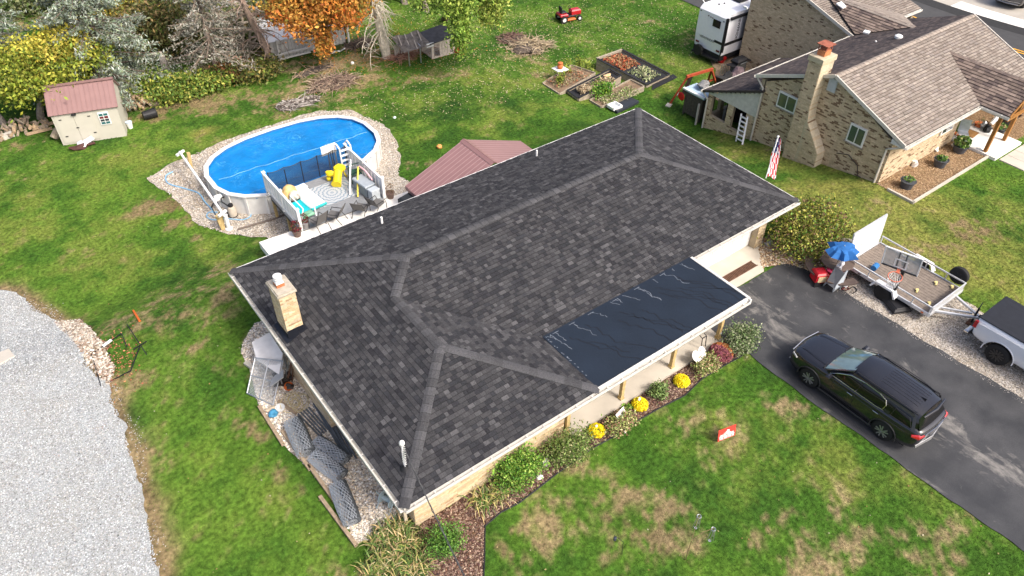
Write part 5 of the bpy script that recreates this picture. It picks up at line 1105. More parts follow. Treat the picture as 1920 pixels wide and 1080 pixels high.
# porch posts
M_cedar = mat('cedar_post', (.33,.15,.04), .6, var=.2, scale=8)
for (px, py) in ((1847,284),(1882,263)):
    q = P(px, py, .15); m = MB(); m.bb(q[0]-.08,q[0]+.08,q[1]-.08,q[1]+.08,.15,NE-.12); m.build('post', M_cedar, nb_)
m = MB(); m.bb(PEl,PEr,PFv+.02,PFv+.12,NE-.26,NE-.12); m.build('beam', M_cedar, nb_)
m = MB(); m.beam((PEl,PFv,NE),(PRu,PFv,PRz),.04,.12); m.beam((PEr,PFv,NE),(PRu,PFv,PRz),.04,.12); m.build('rake_board', M_cedar, nb_)
# roof jacks
for (px, py, z, k) in ((1684,72,3.6,0),(1641,82,3.2,1),(1625,60,3.1,2),(1580,20,3.0,3),(1583,8,3.3,4),(1398,14,1.9,5)):
    q = P(px, py, z); m = MB()
    if k == 0: m.cyl((q[0],q[1],q[2]-.45),(q[0],q[1],q[2]),.05,8); m.lathe([(.04,0),(.2,.03),(.2,.14),(.1,.2)], q, 14)
    elif k in (2, 3): m.box(q, (.35,.3,.07), rz=.3)
    elif k == 4: m.box(q, (.9,.5,.06), rx=.25)
    elif k == 5: m.box(q, (.12,.3,.12))
    else: m.cyl((q[0],q[1],q[2]-.25),(q[0],q[1],q[2]+.15),.05,8); m.cyl((q[0],q[1],q[2]-.25),(q[0],q[1],q[2]-.22),.16,12)
    m.build('roof_vent', M_wht, nb_)
# stains on gable wall: dry vine
m = MB(); m.tube([(31.97,16.2,.45),(31.97,15.6,.65),(31.97,15.0,.35),(31.97,14.85,-.1),(31.97,14.6,-.15),(31.97,14.4,-.25)], .025, 5); tag(m.build('cable_run', mat('dark_cable', (.08,.06,.05), .8)), 'dark cable bent down the gable wall under the right window', 'cable')
# pots and ornaments in the neighbour's bed
LG = [(.10,.22,.04),(.16,.26,.05),(.06,.14,.03),(.22,.24,.08)]
M_blkpot = mat('charcoal_pot', (.07,.075,.085), .55)
potplant('round charcoal pot at the near corner of the bark bed', lp(1698,352), .34, .42, M_blkpot, LG, 90, .12, .7, tall=.12)
potplant('round charcoal pot in the middle of the bark bed', lp(1760,312), .33, .42, M_blkpot, LG, 150, .12, .8, tall=.1)
potplant('grey planter overflowing with green leaves by the porch step', lp(1797,285), .36, .4, M_blkpot, LG, 420, .16, 1.1, tall=.3)
potplant('black planter in the bed beyond the cedar posts', lp(1888,232), .33, .5, M_blkpot, LG, 40, .1, .7, tall=.1)
potplant('small black pot with a green sprig near the second cedar post', lp(1876,250), .18, .25, M_blkpot, LG, 90, .12, 1.3, tall=.2)
potplant('orange terracotta pot on the porch beside the white door', lp(1833,241,0), .24, .3, mat('terracotta', (.5,.15,.05), .8), LG, 10, .1, .5)
potplant('small terracotta pot leaning by the brick wall and the grey chair', lp(1792,258), .15, .25, mat('terracotta', (.5,.15,.05), .8), LG, 10, .08, .5)
for lab, q, s_ in (('white star-shaped ornament against the brick wall in the bark bed', lp(1713,310), .22), ('small white animal ornament near the brick wall of the bed', lp(1754,283), .16), ('white round plate-like ornament beside the leafy planter', lp(1786,274), .16), ('tiny white ornament beside the middle charcoal pot', lp(1775,303), .08), ('white flat stone at the porch corner of the bed', lp(1834,284), .17)):
    m = MB(); m.blob((q[0],q[1],q[2]+s_*.5), (s_, s_*.7, s_*.8), int(s_*100), 2, amp=.5); tag(m.build('garden_ornament', M_wht, smooth=True), lab, 'ornament')
q = lp(1862,233); m = MB(); m.tube([(q[0]-.3,q[1],.1),(q[0],q[1],.3),(q[0]+.3,q[1]+.1,.75)], [.1,.12,.05], 8); tag(m.build('garden_goose', M_wht, smooth=True), 'tall white goose figure on the bed beyond the porch', 'ornament')
q = P(1819,250,.16); m = MB(); m.box((q[0],q[1],.17), (.75,.6,.03), rz=.1); tag(m.build('door_mat', mat('coir', (.32,.17,.06), .95, var=.3)), 'brown coir mat on the porch before the white door', 'mat')
q = P(1800,262,.16); t = thing('porch_chair', 'grey metal chair at the edge of the neighbouring porch', 'chair', (q[0],q[1],.16), 2.2)
MB().box((0,0,.4),(.5,.5,.05),bev=.02).build('seat', M_alu, t, False); MB().box((0,-.24,.7),(.5,.05,.6),rx=.15,bev=.02).build('backrest', M_alu, t, False)
for a_ in (-.2,.2):
    for b_ in (-.2,.2): MB().cyl((a_,b_,0),(a_,b_,.4),.02,6).build('leg', M_alu, t, False)
for k, (px, py) in enumerate(((1842,240),(1850,246))): q = P(px, py, .16); tag(MB().blob((q[0],q[1],.3), (.18,.18,.22), k, 2, amp=.3).build('porch_ornament', (M_alu, M_black)[k]), ('grey metal figure beside the terracotta pot on the porch', 'black low figure at the bed edge of the porch')[k], 'ornament')
q = lp(1907,222); m = MB(); m.blob((q[0],q[1],.3), (.3,.2,.3), 4, 2, amp=.6); tag(m.build('twig_figure', mat('bark_dark', (.10,.06,.04), .9)), 'dark twiggy figure in the far bark bed', 'ornament')
sheet('far_bark_bed', [(38.9,13.6),(38.9,11.9),(47,11.9),(47,15),(41,15),(41,13.6)], .018, M_bark, res=.6)
# step ladder
t = thing('step_ladder', 'white step ladder leaning against the lean-to wall by its nearer opening', 'ladder', (31.6, 22.0, -1.4))
a0, a1 = lp(1380,265), lp(1392,271); b0, b1 = (31.92,21.98,-.02), (31.92,21.55,-.02)
for a_, b_ in ((a0,b0),(a1,b1)): m = MB(); m.beam(a_, b_, .08, .05); m.build('side_rail', M_wht, t)
for k in range(6): f = (k+.7)/6.3; p0_ = Vector(a0).lerp(Vector(b0), f); p1_ = Vector(a1).lerp(Vector(b1), f); m = MB(); m.beam(p0_, p1_, .1, .04); m.build('step', M_wht, t)
# flag on the near house's right eave
t = thing('flag_on_pole', 'furled american flag on a slanted pole at the right eave of the dark roof', 'flag', (24.5,16.0,2.3))
f0 = P(1436,334,2.4); f1 = P(1459,256,4.1)
m = MB(); m.cyl(f0, f1, .02, 8); m.blob(f1, .05, 1, 1); m.build('pole', M_wht, t)
def flagmat():
    mm = bpy.data.materials.new('flag_cloth'); mm.use_nodes = True; Nn, L = nodes(mm); b = Nn['Principled BSDF']; b.inputs['Roughness'].default_value = .8; at = Nn.new('ShaderNodeAttribute'); at.attribute_name = 'col'; L.new(at.outputs['Color'], b.inputs['Base Color']); return mm
m = MB(); F0 = Vector(f0); F1 = Vector(f1); ax_ = (F1-F0); 
for i in range(26):
    for j in range(14):
        def fp(u, v): base = F0.lerp(F1, .98-v*.88); return base+Vector((u*(.06+.42*v**.8), -u*(.05+.16*v)+.07*math.sin(u*11+v*4), -.05-u*.30*v-.04*math.sin(u*9+2)))
        u0, u1, v0, v1 = j/14, (j+1)/14, i/26, (i+1)/26
        c = ((.75,.75,.74) if (j+i//3) % 3 == 0 else (.02,.03,.12)) if v0 < .38 and j < 11 else ((.62,.02,.04) if (j*2+i//2) % 4 < 2 else (.78,.76,.74))
        m.add([fp(u0,v0),fp(u1,v0),fp(u1,v1),fp(u0,v1)], [(0,1,2,3)], c)
m.build('flag_cloth', flagmat(), t)
# ------------------------------------------------------------------ travel trailer
rv = thing('travel_trailer', 'white travel trailer with black lower body parked beside the neighbouring house', 'caravan', (38.6, 29.05, -2.0), 0)
RX0, RX1, RY0, RY1, RB, RT = 38.55, 45.8, 29.1, 31.35, -1.35, 1.3
M_rv = mat('rv_white', (.80,.81,.83), .3, var=.03, spec=.5)
m = MB(); pr_ = [(RX0+.05,RB),(RX0-.02,-.5),(RX0,1.05),(RX0+.25,RT),(RX1,RT),(RX1,RB)]
m.add([(x,RY0,z) for x, z in pr_]+[(x,RY1,z) for x, z in pr_], [tuple(range(6)), tuple(range(11,5,-1))]+[(i+1,i,6+i,7+i) if i < 5 else (0,5,11,6) for i in range(6)]); m.build('body', M_rv, rv)
m = MB(); m.bb(RX0+.1, RX1-.1, RY0+.06, RY1-.06, -1.75, RB); m.bb(RX0-.25, RX0+.1, RY0+.1, RY1-.1, -1.72, -1.6); m.bb(RX0+.0, RX0+.1, RY0+.02, RY1-.02, -1.62, RB+.03); m.build('underbody', M_black, rv)
m = MB(); m.bb(RX0-.05, RX0-.02, 29.5, 30.1, .32, .78, bev=.0); m.build('window', mat('tinted_glass', (.01,.01,.012), .1, spec=.8), rv)
t_ = MB(); t_.lathe([(.2,-.1),(.34,-.1),(.36,-.05),(.36,.05),(.34,.1),(.2,.1)], (RX0-.2,30.75,-1.45), 20, 'x'); t_.build('spare_wheel', mat('tyre', (.02,.02,.02), .8), rv)
m = MB(); m.bb(RX0-.03,RX0-.01,RY0+.02,29.75,-.62,-.46); m.bb(RX0-.0,RX1,RY0-.012,RY0-.002,-.75,-.55); m.bb(RX0-.02,RX0+.03,RY0-.02,RY0+.05,-1.3,1.1); m.bb(RX0+.3,RX1,RY0-.12,RY0-.0,.95,1.1); m.bb(RX0+.04,RX0+.12,RY0-.1,RY0,-1.1,1.1); m.build('black_trim', M_black, rv)
m = MB(); m.bb(RX0+1.5, RX0+3.6, RY0-.03, RY0-.003, -.55, .9); m.build('grey_panel', mat('rv_grey', (.32,.33,.35), .4), rv)
for (y, z) in ((29.35,-1.1),(31.1,-1.05)): m = MB(); m.bb(RX0-.03,RX0,y-.13,y+.13,z-.05,z+.06); m.build('tail_light', mat('dark_red', (.12,.01,.012), .3), rv)
for (y, z) in ((30.55,.82),(30.35,.80),(30.2,.78),(29.3,.85),(31.2,.95)): m = MB(); m.box((RX0-.02,y,z),(.04,.09,.05)); m.build('marker_light', mat('dark_grey', (.09,.09,.09), .8), rv)
m = MB(); m.bb(40.6,41.5,29.9,30.6,RT,RT+.32,bev=.08); m.build('air_conditioner', M_black, rv)
for (x, y) in ((39.4,30.6),(39.8,30.5)): m = MB(); m.box((x,y,RT+.03),(.1,.1,.06)); m.build('roof_fitting', M_black, rv)
def text(body, size, mt, parent, loc, rot, name='lettering', ext=.003):
    cu = bpy.data.curves.new(name, 'FONT'); cu.body = body; cu.size = size; cu.extrude = ext; cu.align_x = 'CENTER'; cu.align_y = 'CENTER'; cu.resolution_u = 3
    o = bpy.data.objects.new(name, cu); cu.materials.append(mt); COL.objects.link(o)
    me = bpy.data.meshes.new_from_object(o); bpy.data.objects.remove(o); o = bpy.data.objects.new(name, me); COL.objects.link(o); o.parent = parent
    mw = Matrix.Translation(Vector(loc)) @ rot.to_matrix().to_4x4() if hasattr(rot, 'to_matrix') else Matrix.Translation(Vector(loc)) @ rot
    o.matrix_local = (wm(parent).inverted() @ mw) if parent else mw
    return o
from mathutils import Euler
M_ink = mat('grey_ink', (.10,.10,.11), .5)
text('VIEWFINDER', .22, M_ink, rv, (RX0-.03,30.35,-.62), Euler((R_(90),0,R_(-90))))
text('VIEWFINDER', .3, M_black, rv, (RX0+1.25,RY0-.01,.15), Matrix.Rotation(R_(90), 4, 'X') @ Matrix.Rotation(R_(-90), 4, 'Z'))
m = MB()
for xx in (41.6, 42.5):
    for yy in (RY0+.1, RY1-.1): mm_ = MB(); mm_.lathe([(.2,-.1),(.33,-.1),(.35,0),(.33,.1),(.2,.1)], (xx,yy,-1.75), 16, 'y'); mm_.build('wheel', MATS['tyre'], rv)
m = MB(); m.tube([(RX0+.3,RY1-.1,RT),(RX0+.3,RY1+.15,RT+.15)], .03, 6); m.build('antenna', M_wht, rv)
# barbecue and clutter by the lean-to
q = G(1396,142); t = thing('gas_barbecue', 'black lidded gas barbecue beside the brick wing wall', 'grill', (39.2,28.0,zg(39.2,28.0)))
gx_, gy_, gz_ = 38.6, 27.6, zg(38.6,27.6); t.location = (gx_,gy_,gz_)
m = MB(); m.box((0,0,1.0),(1.0,.6,.35),bev=.12); m.build('lid', M_black, t, False); m = MB(); m.box((0,0,.5),(.9,.5,.7)); m.build('cart', mat('dark_grey', (.09,.09,.09), .8), t, False)
for sx in (-1,1): m = MB(); m.box((sx*.7,0,.85),(.35,.5,.04)); m.build('side_shelf', M_black, t, False)
m = MB(); m.tube([(-.3,-.36,.95),(.3,-.36,.95)], .025, 6); m.build('handle', M_alu, t, False)
for k, (x, y, lab, col) in enumerate(((36.9,27.2,'dark bulky chair heap between swing frame and barbecue',(.03,.03,.03)),(37.7,26.9,'grey purple covered seat beside the barbecue',(.14,.10,.11)))):
    m = MB(); m.blob((x,y,zg(x,y)+.4), (.6,.45,.45), k+3, 2, amp=.5); tag(m.build('covered_armchair', mat('heap%d' % k, col, .8, var=.4, scale=6)), lab, 'seat')
q = (37.6,28.1,zg(37.6,28.1)); t = thing('tool_rack', 'metal rack of upright handles left of the barbecue', 'rack', q); m = MB()
for k in range(5): m.cyl((q[0]+k*.12,q[1]-k*.05,q[2]),(q[0]+k*.12,q[1]-k*.05,q[2]+.8),.025,6)
m.build('upright', M_alu, t); m = MB(); m.blob((q[0]+1.6,q[1]+1.3,q[2]+.3), .3, 2, 2); tag(m.build('red_can', mat('red_plastic', (.45,.01,.01), .5)), 'red container in the shade beside the travel trailer', 'container')
# swing frame
t = thing('swing_frame', 'orange red timber swing frame on the grass behind the lean-to', 'swing set', (33.5,27,-1.9))
M_red = mat('orange_red_paint', (.38,.07,.028), .6, var=.25, scale=6)
fa = Vector(lp(1255,195)); fb_ = Vector(lp(1292,166)); tl = Vector(P(1290,143,fa.z+1.9)); tr = Vector(P(1334,130,fa.z+1.9)); fc = Vector(lp(1343,156)); fd = Vector(lp(1324,164))
for a_, b_ in ((fa,tl),(fb_,tl),(fc,tr),(fd,tr)): m = MB(); m.beam(a_-Vector((0,0,.05)), b_, .11, .11); m.build('leg', M_red, t)
m = MB(); m.beam(tl+(tl-tr).normalized()*.1, tr+(tr-tl).normalized()*.1, .12, .14); m.build('top_beam', M_red, t); m = MB(); m.beam(fc.lerp(tr,.35), fd.lerp(tr,.35), .08, .1); m.build('cross_brace', M_red, t)
m = MB()
for k in range(5): m.cyl(tuple(fa.lerp(tl,.45)+Vector((.2+k*.1,-.1,-.3))), tuple(fa.lerp(tl,.95)+Vector((.15+k*.07,-.05,0))), .03, 5)
m.build('hanging_swing', mat('dark_rope', (.05,.04,.03), .9), t)
tag(MB().box(lp(1254,197,.03), (.4,.3,.06), rz=.4).build('paving_stone', mat('pale_stone', (.5,.47,.40), .9)), 'pale paving stone under the outer swing leg', 'stone')
tag(MB().lathe([(.08,0),(.13,.06),(.08,.16)], (32.9,27.3,zg(32.9,27.3)+.5), 12).build('hanging_ball', M_wht, smooth=True), 'white ball-like float under the swing beam', 'ball')
# wooden box beside the lean-to
t = thing('timber_hutch', 'dark weathered timber hutch with pale blue top beside the lean-to', 'hutch', (32.4,25.5,-2.0))
M_dw = mat('dark_weathered', (.085,.07,.058), .9, var=.3, scale=10, bump=.4)
for k in range(7): m = MB(); m.bb(32.2,32.24,24.86+k*.19,25.03+k*.19,-1.85,-.5); m.build('board', M_dw, t)
m = MB(); m.bb(32.24,33.3,24.86,26.2,-1.8,-.55); m.build('hutch_body', M_dw, t); m = MB(); [m.bb(x,x+.1,y,y+.1,-2.4,-1.8) for x in (32.25,33.2) for y in (24.9,26.1)]; m.build('leg', M_dw, t)
m = MB(); m.bb(32.1,33.2,24.7,26.3,-.5,-.42); m.build('pale_blue_top', mat('pale_blue_board', (.40,.52,.62), .5), t); m = MB(); m.bb(32.05,32.2,24.7,26.3,-.42,-.36); m.build('white_strip', M_wht, t)
tag(MB().blob((33.0,25.6,-.25),(.4,.35,.2),4,2,amp=.5).build('junk_heap', mat('grey_junk', (.2,.2,.2), .7, var=.5, scale=5)), 'dark and grey odds and ends on the timber hutch', 'junk')
tag(MB().lathe([(.2,-.05),(.26,0),(.2,.05)], (32.1,26.35,-.95), 16, 'x').build('red_hoop', mat('red_plastic', (.45,.01,.01), .5)), 'red round disc beside the timber hutch', 'disc')
m = MB(); m.beam(lp(1304,234), (lp(1304,234)[0]+.05, lp(1304,234)[1]+.05, -.75), .1, .08); tag(m.build('grey_post', mat('grey_pvc', (.45,.42,.38), .6)), 'pale grey post leaning at the corner of the lean-to', 'post')
# ------------------------------------------------------------------ garden beds
M_wb = mat('weathered_bed_board', (.34,.29,.22), .9, var=.25, scale=7, bump=.3); M_fab = mat('black_fabric', (.02,.021,.024), .75, var=.25, scale=5, bump=.5, bscale=8)
def bed(name, lab, px, hz, fillmat, tz, fabric=False, dz=0):
    ps = [Vector(G(*q)) for q in px]; t = thing(name, lab, 'raised bed', tuple(sum(ps, Vector())/len(ps))); n = len(ps)
    top = max(p.z for p in ps)+hz if tz is None else tz
    for i in range(n):
        a_, b_ = ps[i], ps[(i+1)%n]; rows_ = max(1, int((top-min(a_.z,b_.z))/.17))
        for k in range(rows_):
            z1 = top-k*.17; d = (b_-a_).normalized()*.02; m = MB(); m.beam((a_.x+d.x,a_.y+d.y,z1-.08), (b_.x-d.x,b_.y-d.y,z1-.08), .05, .16); m.build('board', M_wb, t)
        if fabric: m = MB(); m.beam((a_.x,a_.y,top+.01),(b_.x,b_.y,top+.01), .12, .03); m.build('fabric_edge', M_fab, t)
    m = MB(); m.prism([(p.x,p.y) for p in ps], min(p.z for p in ps)-.1, top-.1); m.build('fill', fillmat, t); return t, ps, top
M_soil = mat('bed_soil', (.20,.14,.09), .95, var=.4, scale=4, bump=.8, bscale=18)
def plants(name, lab, cat, C, R, n, size, pal, parent=None, asp=.5, droop=0, kind=None, base=None, stems=0, group=None):
    """a leafy plant: leaf clusters in a volume plus stems"""
    C = np.array(C, float); R = np.array(R, float); t = thing(name, lab, cat, (C[0],C[1],C[2]-R[2]), 0, group) if parent is None else parent
    k = max(3, n//30); a = rng.normal(size=(k, 3)); a /= np.linalg.norm(a, axis=1)[:, None]; cc = C+a*R*rng.uniform(.35, .95, (k, 1)); ci = rng.integers(0, k, n)
    pts = cc[ci]+rng.normal(size=(n, 3))*R*.22; tone = rng.uniform(.7, 1.25, k)[ci][:, None]; V, F, _ = randquads(pts, size, None, asp, droop); V = V-np.array(wm(t).translation)
    o = link(bpy.data.objects.new('foliage', npmesh('foliage', V, F, mat('leaf', (0,0,0), .6, attr=True, var=.1, spec=.25), pick(pal, n)*tone)), t); o['kind'] = 'stuff'
    if stems:
        m = MB(); 
        for i in range(stems): e = cc[i % k]; m.tube([(C[0]+random.uniform(-.2,.2)*R[0],C[1]+random.uniform(-.2,.2)*R[1],C[2]-R[2]), tuple((C+e)/2+rng.normal(size=3)*.05), tuple(e)], [.02,.014,.006], 4)
        m.build('stem', mat('stem', (.12,.09,.05), .9), t)
    return t
bed('raised_bed', 'low wooden bed with the small white pot table and weedy bushes', [(1017,158),(1049,178),(1115,153),(1070,138)], .1, M_soil, None)
b2, ps2, tp2 = bed('raised_bed', 'low bed lined with black fabric and covered in straw stalks', [(1064,176),(1084,190),(1163,158),(1142,146)], .2, M_fab, None, True)
b3, ps3, tp3 = bed('raised_bed', 'low wooden bed with a bushy green plant nearest the dark roof', [(1105,190),(1127,203),(1207,171),(1181,158)], .12, M_soil, None)
ps4 = [Vector(G(*q)) for q in ((1117,131),(1164,114),(1255,145),(1212,165))]; hh4 = (.78,.78,.22,.22); t4 = thing('raised_bed', 'tall black-lined timber bed of orange leaves and squash vines', 'raised bed', tuple(ps4[0])); tops4 = [p+Vector((0,0,h)) for p, h in zip(ps4, hh4)]
for i in range(4):
    a_, b_, ta_, tb_ = ps4[i], ps4[(i+1)%4], tops4[i], tops4[(i+1)%4]
    for k in range(4):
        m = MB(); f0_, f1_ = k/4, (k+.93)/4; m.add([a_.lerp(ta_,f0_), b_.lerp(tb_,f0_), b_.lerp(tb_,f1_), a_.lerp(ta_,f1_)]+[p+(sum(ps4,Vector())/4-p).normalized()*.06 for p in (a_.lerp(ta_,f0_), b_.lerp(tb_,f0_), b_.lerp(tb_,f1_), a_.lerp(ta_,f1_))], [(0,1,2,3),(7,6,5,4),(0,4,5,1),(1,5,6,2),(2,6,7,3),(3,7,4,0)]); m.build('board', M_wb, t4)
    m = MB(); m.beam(ta_+Vector((0,0,.01)), tb_+Vector((0,0,.01)), .13, .03); m.build('fabric_edge', M_fab if i != 0 else M_wb, t4)
m = MB(); m.slab([p-Vector((0,0,.1)) for p in tops4][::-1], .05); m.build('fabric_liner', M_fab, t4)
def b4z(x, y): 
    n = (tops4[1]-tops4[0]).cross(tops4[3]-tops4[0]); return tops4[0].z-(n.x*(x-tops4[0].x)+n.y*(y-tops4[0].y))/n.z-.09
def b4q(u0,u1,v0,v1): return [tuple((tops4[0].lerp(tops4[3],u)).lerp(tops4[1].lerp(tops4[2],u),v))[:2] for u, v in ((u0,v0),(u1,v0),(u1,v1),(u0,v1))]
def fill(name, lab, poly, z, n, size, pal, h=.12, cat='plants'):
    xs = [p[0] for p in poly]; ys = [p[1] for p in poly]; x = rng.uniform(min(xs), max(xs), n*3); y = rng.uniform(min(ys), max(ys), n*3); k = inpoly(x, y, poly); x, y = x[k][:n], y[k][:n]
    zz = np.array([z(a, b) for a, b in zip(x, y)]) if callable(z) else z
    V, F, _ = randquads(np.stack([x, y, zz+rng.uniform(0, h, len(x))], 1), size, None, .3); o = link(bpy.data.objects.new(name, npmesh(name, V, F, mat('leaf', (0,0,0), .6, attr=True), pick(pal, len(x), .25)))); o['kind'] = 'stuff'
fill('orange_leaves', '', b4q(.06,.48,.12,.8), b4z, 1500, .2, [(.50,.13,.06),(.42,.10,.05),(.50,.34,.18),(.36,.24,.12),(.10,.08,.05)])
fill('squash_leaves', '', b4q(.55,.93,.15,.8), b4z, 330, .22, [(.36,.40,.20),(.28,.34,.16),(.44,.42,.26)])
fill('straw', '', [(28.3,30.6),(30.9,30.6),(30.9,31.2),(28.3,31.2)], tp2-.02, 900, .3, [(.46,.37,.24),(.52,.44,.30),(.30,.22,.14)], .2)
fill('dry_weeds', '', [(28.9,29.0),(31.5,29.0),(31.5,29.9),(28.9,29.9)], tp3-.1, 900, .16, [(.40,.38,.20),(.26,.32,.10),(.48,.42,.28),(.16,.24,.07)], .25)
fill('dry_weeds', '', [(27.6,31.9),(30.0,31.9),(30.0,33.1),(27.6,33.1)], -1.45, 800, .15, [(.30,.24,.15),(.22,.24,.09),(.38,.30,.20),(.40,.16,.08)], .2)
YG_ = [(.22,.30,.04),(.32,.36,.06),(.14,.22,.04)]
for k, (px, py, r_, h) in enumerate(((1085,128,.45,.55),(1064,139,.4,.6),(1100,135,.4,.5),(1050,155,.3,.45))):
    q = lp(px, py+8); plants('garden_shrub', ('tallest yellow-green shrub in the low wooden bed','yellow-green shrub right beside the white pot table','slender shrub at the far end of the low wooden bed','small weedy plant at the front edge of the low bed')[k], 'shrub', (q[0],q[1],q[2]+h*1.2), (r_,r_,h), 420, .13, YG_, stems=6)
q = lp(1127,182); plants('garden_shrub', 'bushy bright green plant in the bed nearest the dark roof', 'shrub', (q[0],q[1],q[2]+.55), (.75,.6,.5), 1100, .16, [(.07,.20,.025),(.12,.27,.03),(.20,.30,.04)], stems=6)
q = lp(1049,152); t = thing('pot_table', 'white pedestal table with a terracotta pot in the low bed', 'table', q)
MB().box((0,0,.8),(.75,.75,.05),bev=.01).build('table_top', M_wht, t, False); MB().cyl((0,0,0),(0,0,.8),.07,8).build('pedestal', M_wht, t, False); MB().tube([(-.3,0,.78),(0,0,.3)],.03,5).build('brace', M_wht, t, False)
tag(MB().lathe([(.13,.83),(.2,.98),(.14,1.1),(.17,1.2),(.1,1.24)], q, 12).build('terracotta_pot', mat('terracotta', (.5,.15,.05), .8), smooth=True), 'terracotta pot standing on the white pedestal table', 'pot')
for nm, px, lab in ((0, [(1222,170),(1236,163),(1270,146),(1262,140),(1224,158)], 'black fabric mat on the grass past the tall bed'), (1, [(1143,205),(1157,214),(1198,194),(1181,186)], 'black board on the grass behind the dark roof')):
    m = MB(); pp = [G(*q)[:2] for q in px]; m.prism(pp, lambda x, y: zg(x,y)+.02, lambda x, y: zg(x,y)+(.05 if nm == 0 else .16)); tag(m.build('black_mat', M_fab if nm == 0 else mat('black_board', (.03,.035,.045), .6)), lab, 'mat')
q = G(1152,201,.17); t = thing('white_tray', 'white open tray resting on the black board', 'tray', q); 
for (x, y, w_, d_) in ((0,-.28,.7,.06),(0,.28,.7,.06),(-.32,0,.06,.56),(.32,0,.06,.56)): MB().box((x,y,.08),(w_,d_,.16)).build('tray_side', M_wht, t, False)
MB().box((0,0,.02),(.64,.56,.03)).build('tray_base', mat('vent_grey', (.50,.54,.55), .6), t, False)
tag(MB().blob((30.9,31.3,tp2+.12), (.3,.16,.12), 3, 2, amp=.2).build('orange_squash', mat('squash', (.62,.42,.22), .6)), 'pale squash lying on the black fabric of the straw bed', 'squash')
# ------------------------------------------------------------------ trees and thickets
def leafmesh(name, parent, pts, size, cols, asp=.55, droop=0, mt='leaf'):
    V, F, _ = randquads(pts, size, None, asp, droop); V = V-np.array(wm(parent).translation)
    o = link(bpy.data.objects.new(name, npmesh(name, V, F, mat(mt, (0,0,0), .6, attr=True, var=.1, spec=.25), cols)), parent); o['kind'] = 'stuff'; return o
def limb(m, a, b, r0, r1, k=4, wob=.1, n=6):
    a = np.array(a, float); b = np.array(b, float); L = np.linalg.norm(b-a); pts = []; rs = []
    for i in range(k+1):
        t = i/k; p = a+(b-a)*t+(rng.normal(size=3)*wob*L*.2 if 0 < i < k else 0); pts.append(tuple(p)); rs.append(r0+(r1-r0)*t)
    m.tube(pts, rs, n); return pts
def bark(c): return mat('bark_%d' % int(c[0]*1000), c, .95, var=.35, scale=7, bump=.8, bscale=22)
def tree(name, lab, base, trunk_h, C, R, n, size, pal, bk, r0=.2, clusters=70, limbs=10, w=None, hang=0, group=None, cr=.5, shell=.3, asp=.55, fn=None):
    """trunk, limbs and a crown of leaf clusters: C crown centre, R radii"""
    t = thing(name, lab, 'tree', base, 0, group); C = np.array(C, float); R = np.array(R, float); m = MB()
    top = (C[0], C[1], C[2]); limb(m, (base[0],base[1],base[2]-.2), top, r0, r0*.35, 5, .06, 9)
    a = rng.normal(size=(clusters, 3)); a /= np.linalg.norm(a, axis=1)[:, None]; cc = C+a*R*rng.uniform(shell, 1, (clusters, 1))**.6
    if fn is not None: cc = fn(cc)
    if hang: cc[:, 2] -= hang*np.clip(((cc[:, :2]-C[:2])**2).sum(1)/(R[0]**2), 0, 1)
    for i in range(limbs): 
        e = cc[i*(clusters//max(1, limbs))]; s0 = np.array(base)+(np.array(top)-np.array(base))*rng.uniform(.45, .95); limb(m, s0, e, r0*.35, .02, 4, .15, 5)
    m.build('trunk', bark(bk), t)
    ci = rng.integers(0, clusters, n); pts = cc[ci]+rng.normal(size=(n, 3))*cr*np.array([1,1,.7]); 
    if hang: pts[:, 2] -= np.abs(rng.normal(size=n))*hang*.35
    tone = rng.uniform(.6, 1.35, clusters)[ci][:, None]; hue = rng.integers(0, len(pal), clusters)[ci]
    base_c = pick(pal, n, .15, w); hc = np.array(pal)[hue]; cols = np.clip((base_c*.55+hc*.45)*tone, .004, .9)
    leafmesh('crown', t, pts, size, cols, asp); return t
def spruce(lab, base, h, R, n, pal, bk, z0=.12, group=None, dead=False, nb=150, r0=.2):
    t = thing('spruce_tree', lab, 'tree', base, 0, group); m = MB(); B = np.array(base); limb(m, B-[0,0,.2], B+[0,0,h], r0, .03, 6, .01, 9); P_ = []; T = []
    per = max(1, n//nb)
    for i in range(nb):
        f = z0+(1-z0)*(i/nb)**.9; a = rng.uniform(0, 6.283); L = R*(1-f)**.8*rng.uniform(.65, 1.1)+.2; s0 = B+[0,0,h*f]; dr = rng.uniform(.15, .4)
        k = 6; pts = [s0+np.array([math.cos(a)*L*j/k, math.sin(a)*L*j/k, -dr*L*(j/k)**1.3+.12*L*(j/k)**3]) for j in range(k+1)]; m.tube([tuple(p) for p in pts], [.035*(1-j/(k+1))+.006 for j in range(k+1)], 4)
        if dead:
            for q in range(5):
                s = pts[rng.integers(2, k)]; e = s+np.array([math.cos(a+rng.normal()*.9), math.sin(a+rng.normal()*.9), -.5*rng.random()])*rng.uniform(.3, .8)*L*.5; m.tube([tuple(s), tuple((s+e)/2+[0,0,-.05]), tuple(e)], [.014,.01,.005], 3)
        tt = rng.uniform(.15, 1, per)**.8; u = tt*k; j = np.clip(u.astype(int), 0, k-1); pa = np.array(pts); q = pa[j]+(pa[j+1]-pa[j])*(u-j)[:, None]
        side = rng.normal(size=(per, 3))*np.array([.24,.24,.05])*(.35+L*.28*(1-tt*.6))[:, None]; side[:, 2] -= np.abs(rng.normal(size=per))*.13; P_.append(q+side); T.append(np.full(per, rng.uniform(.65, 1.3)))
    m.build('trunk', bark(bk), t); P_ = np.concatenate(P_); T = np.concatenate(T)[:, None]; nn_ = len(P_)
    leafmesh('needle_foliage', t, P_, .22, np.clip(pick(pal, nn_, .15)*T, .004, .8), .3, .3); return t
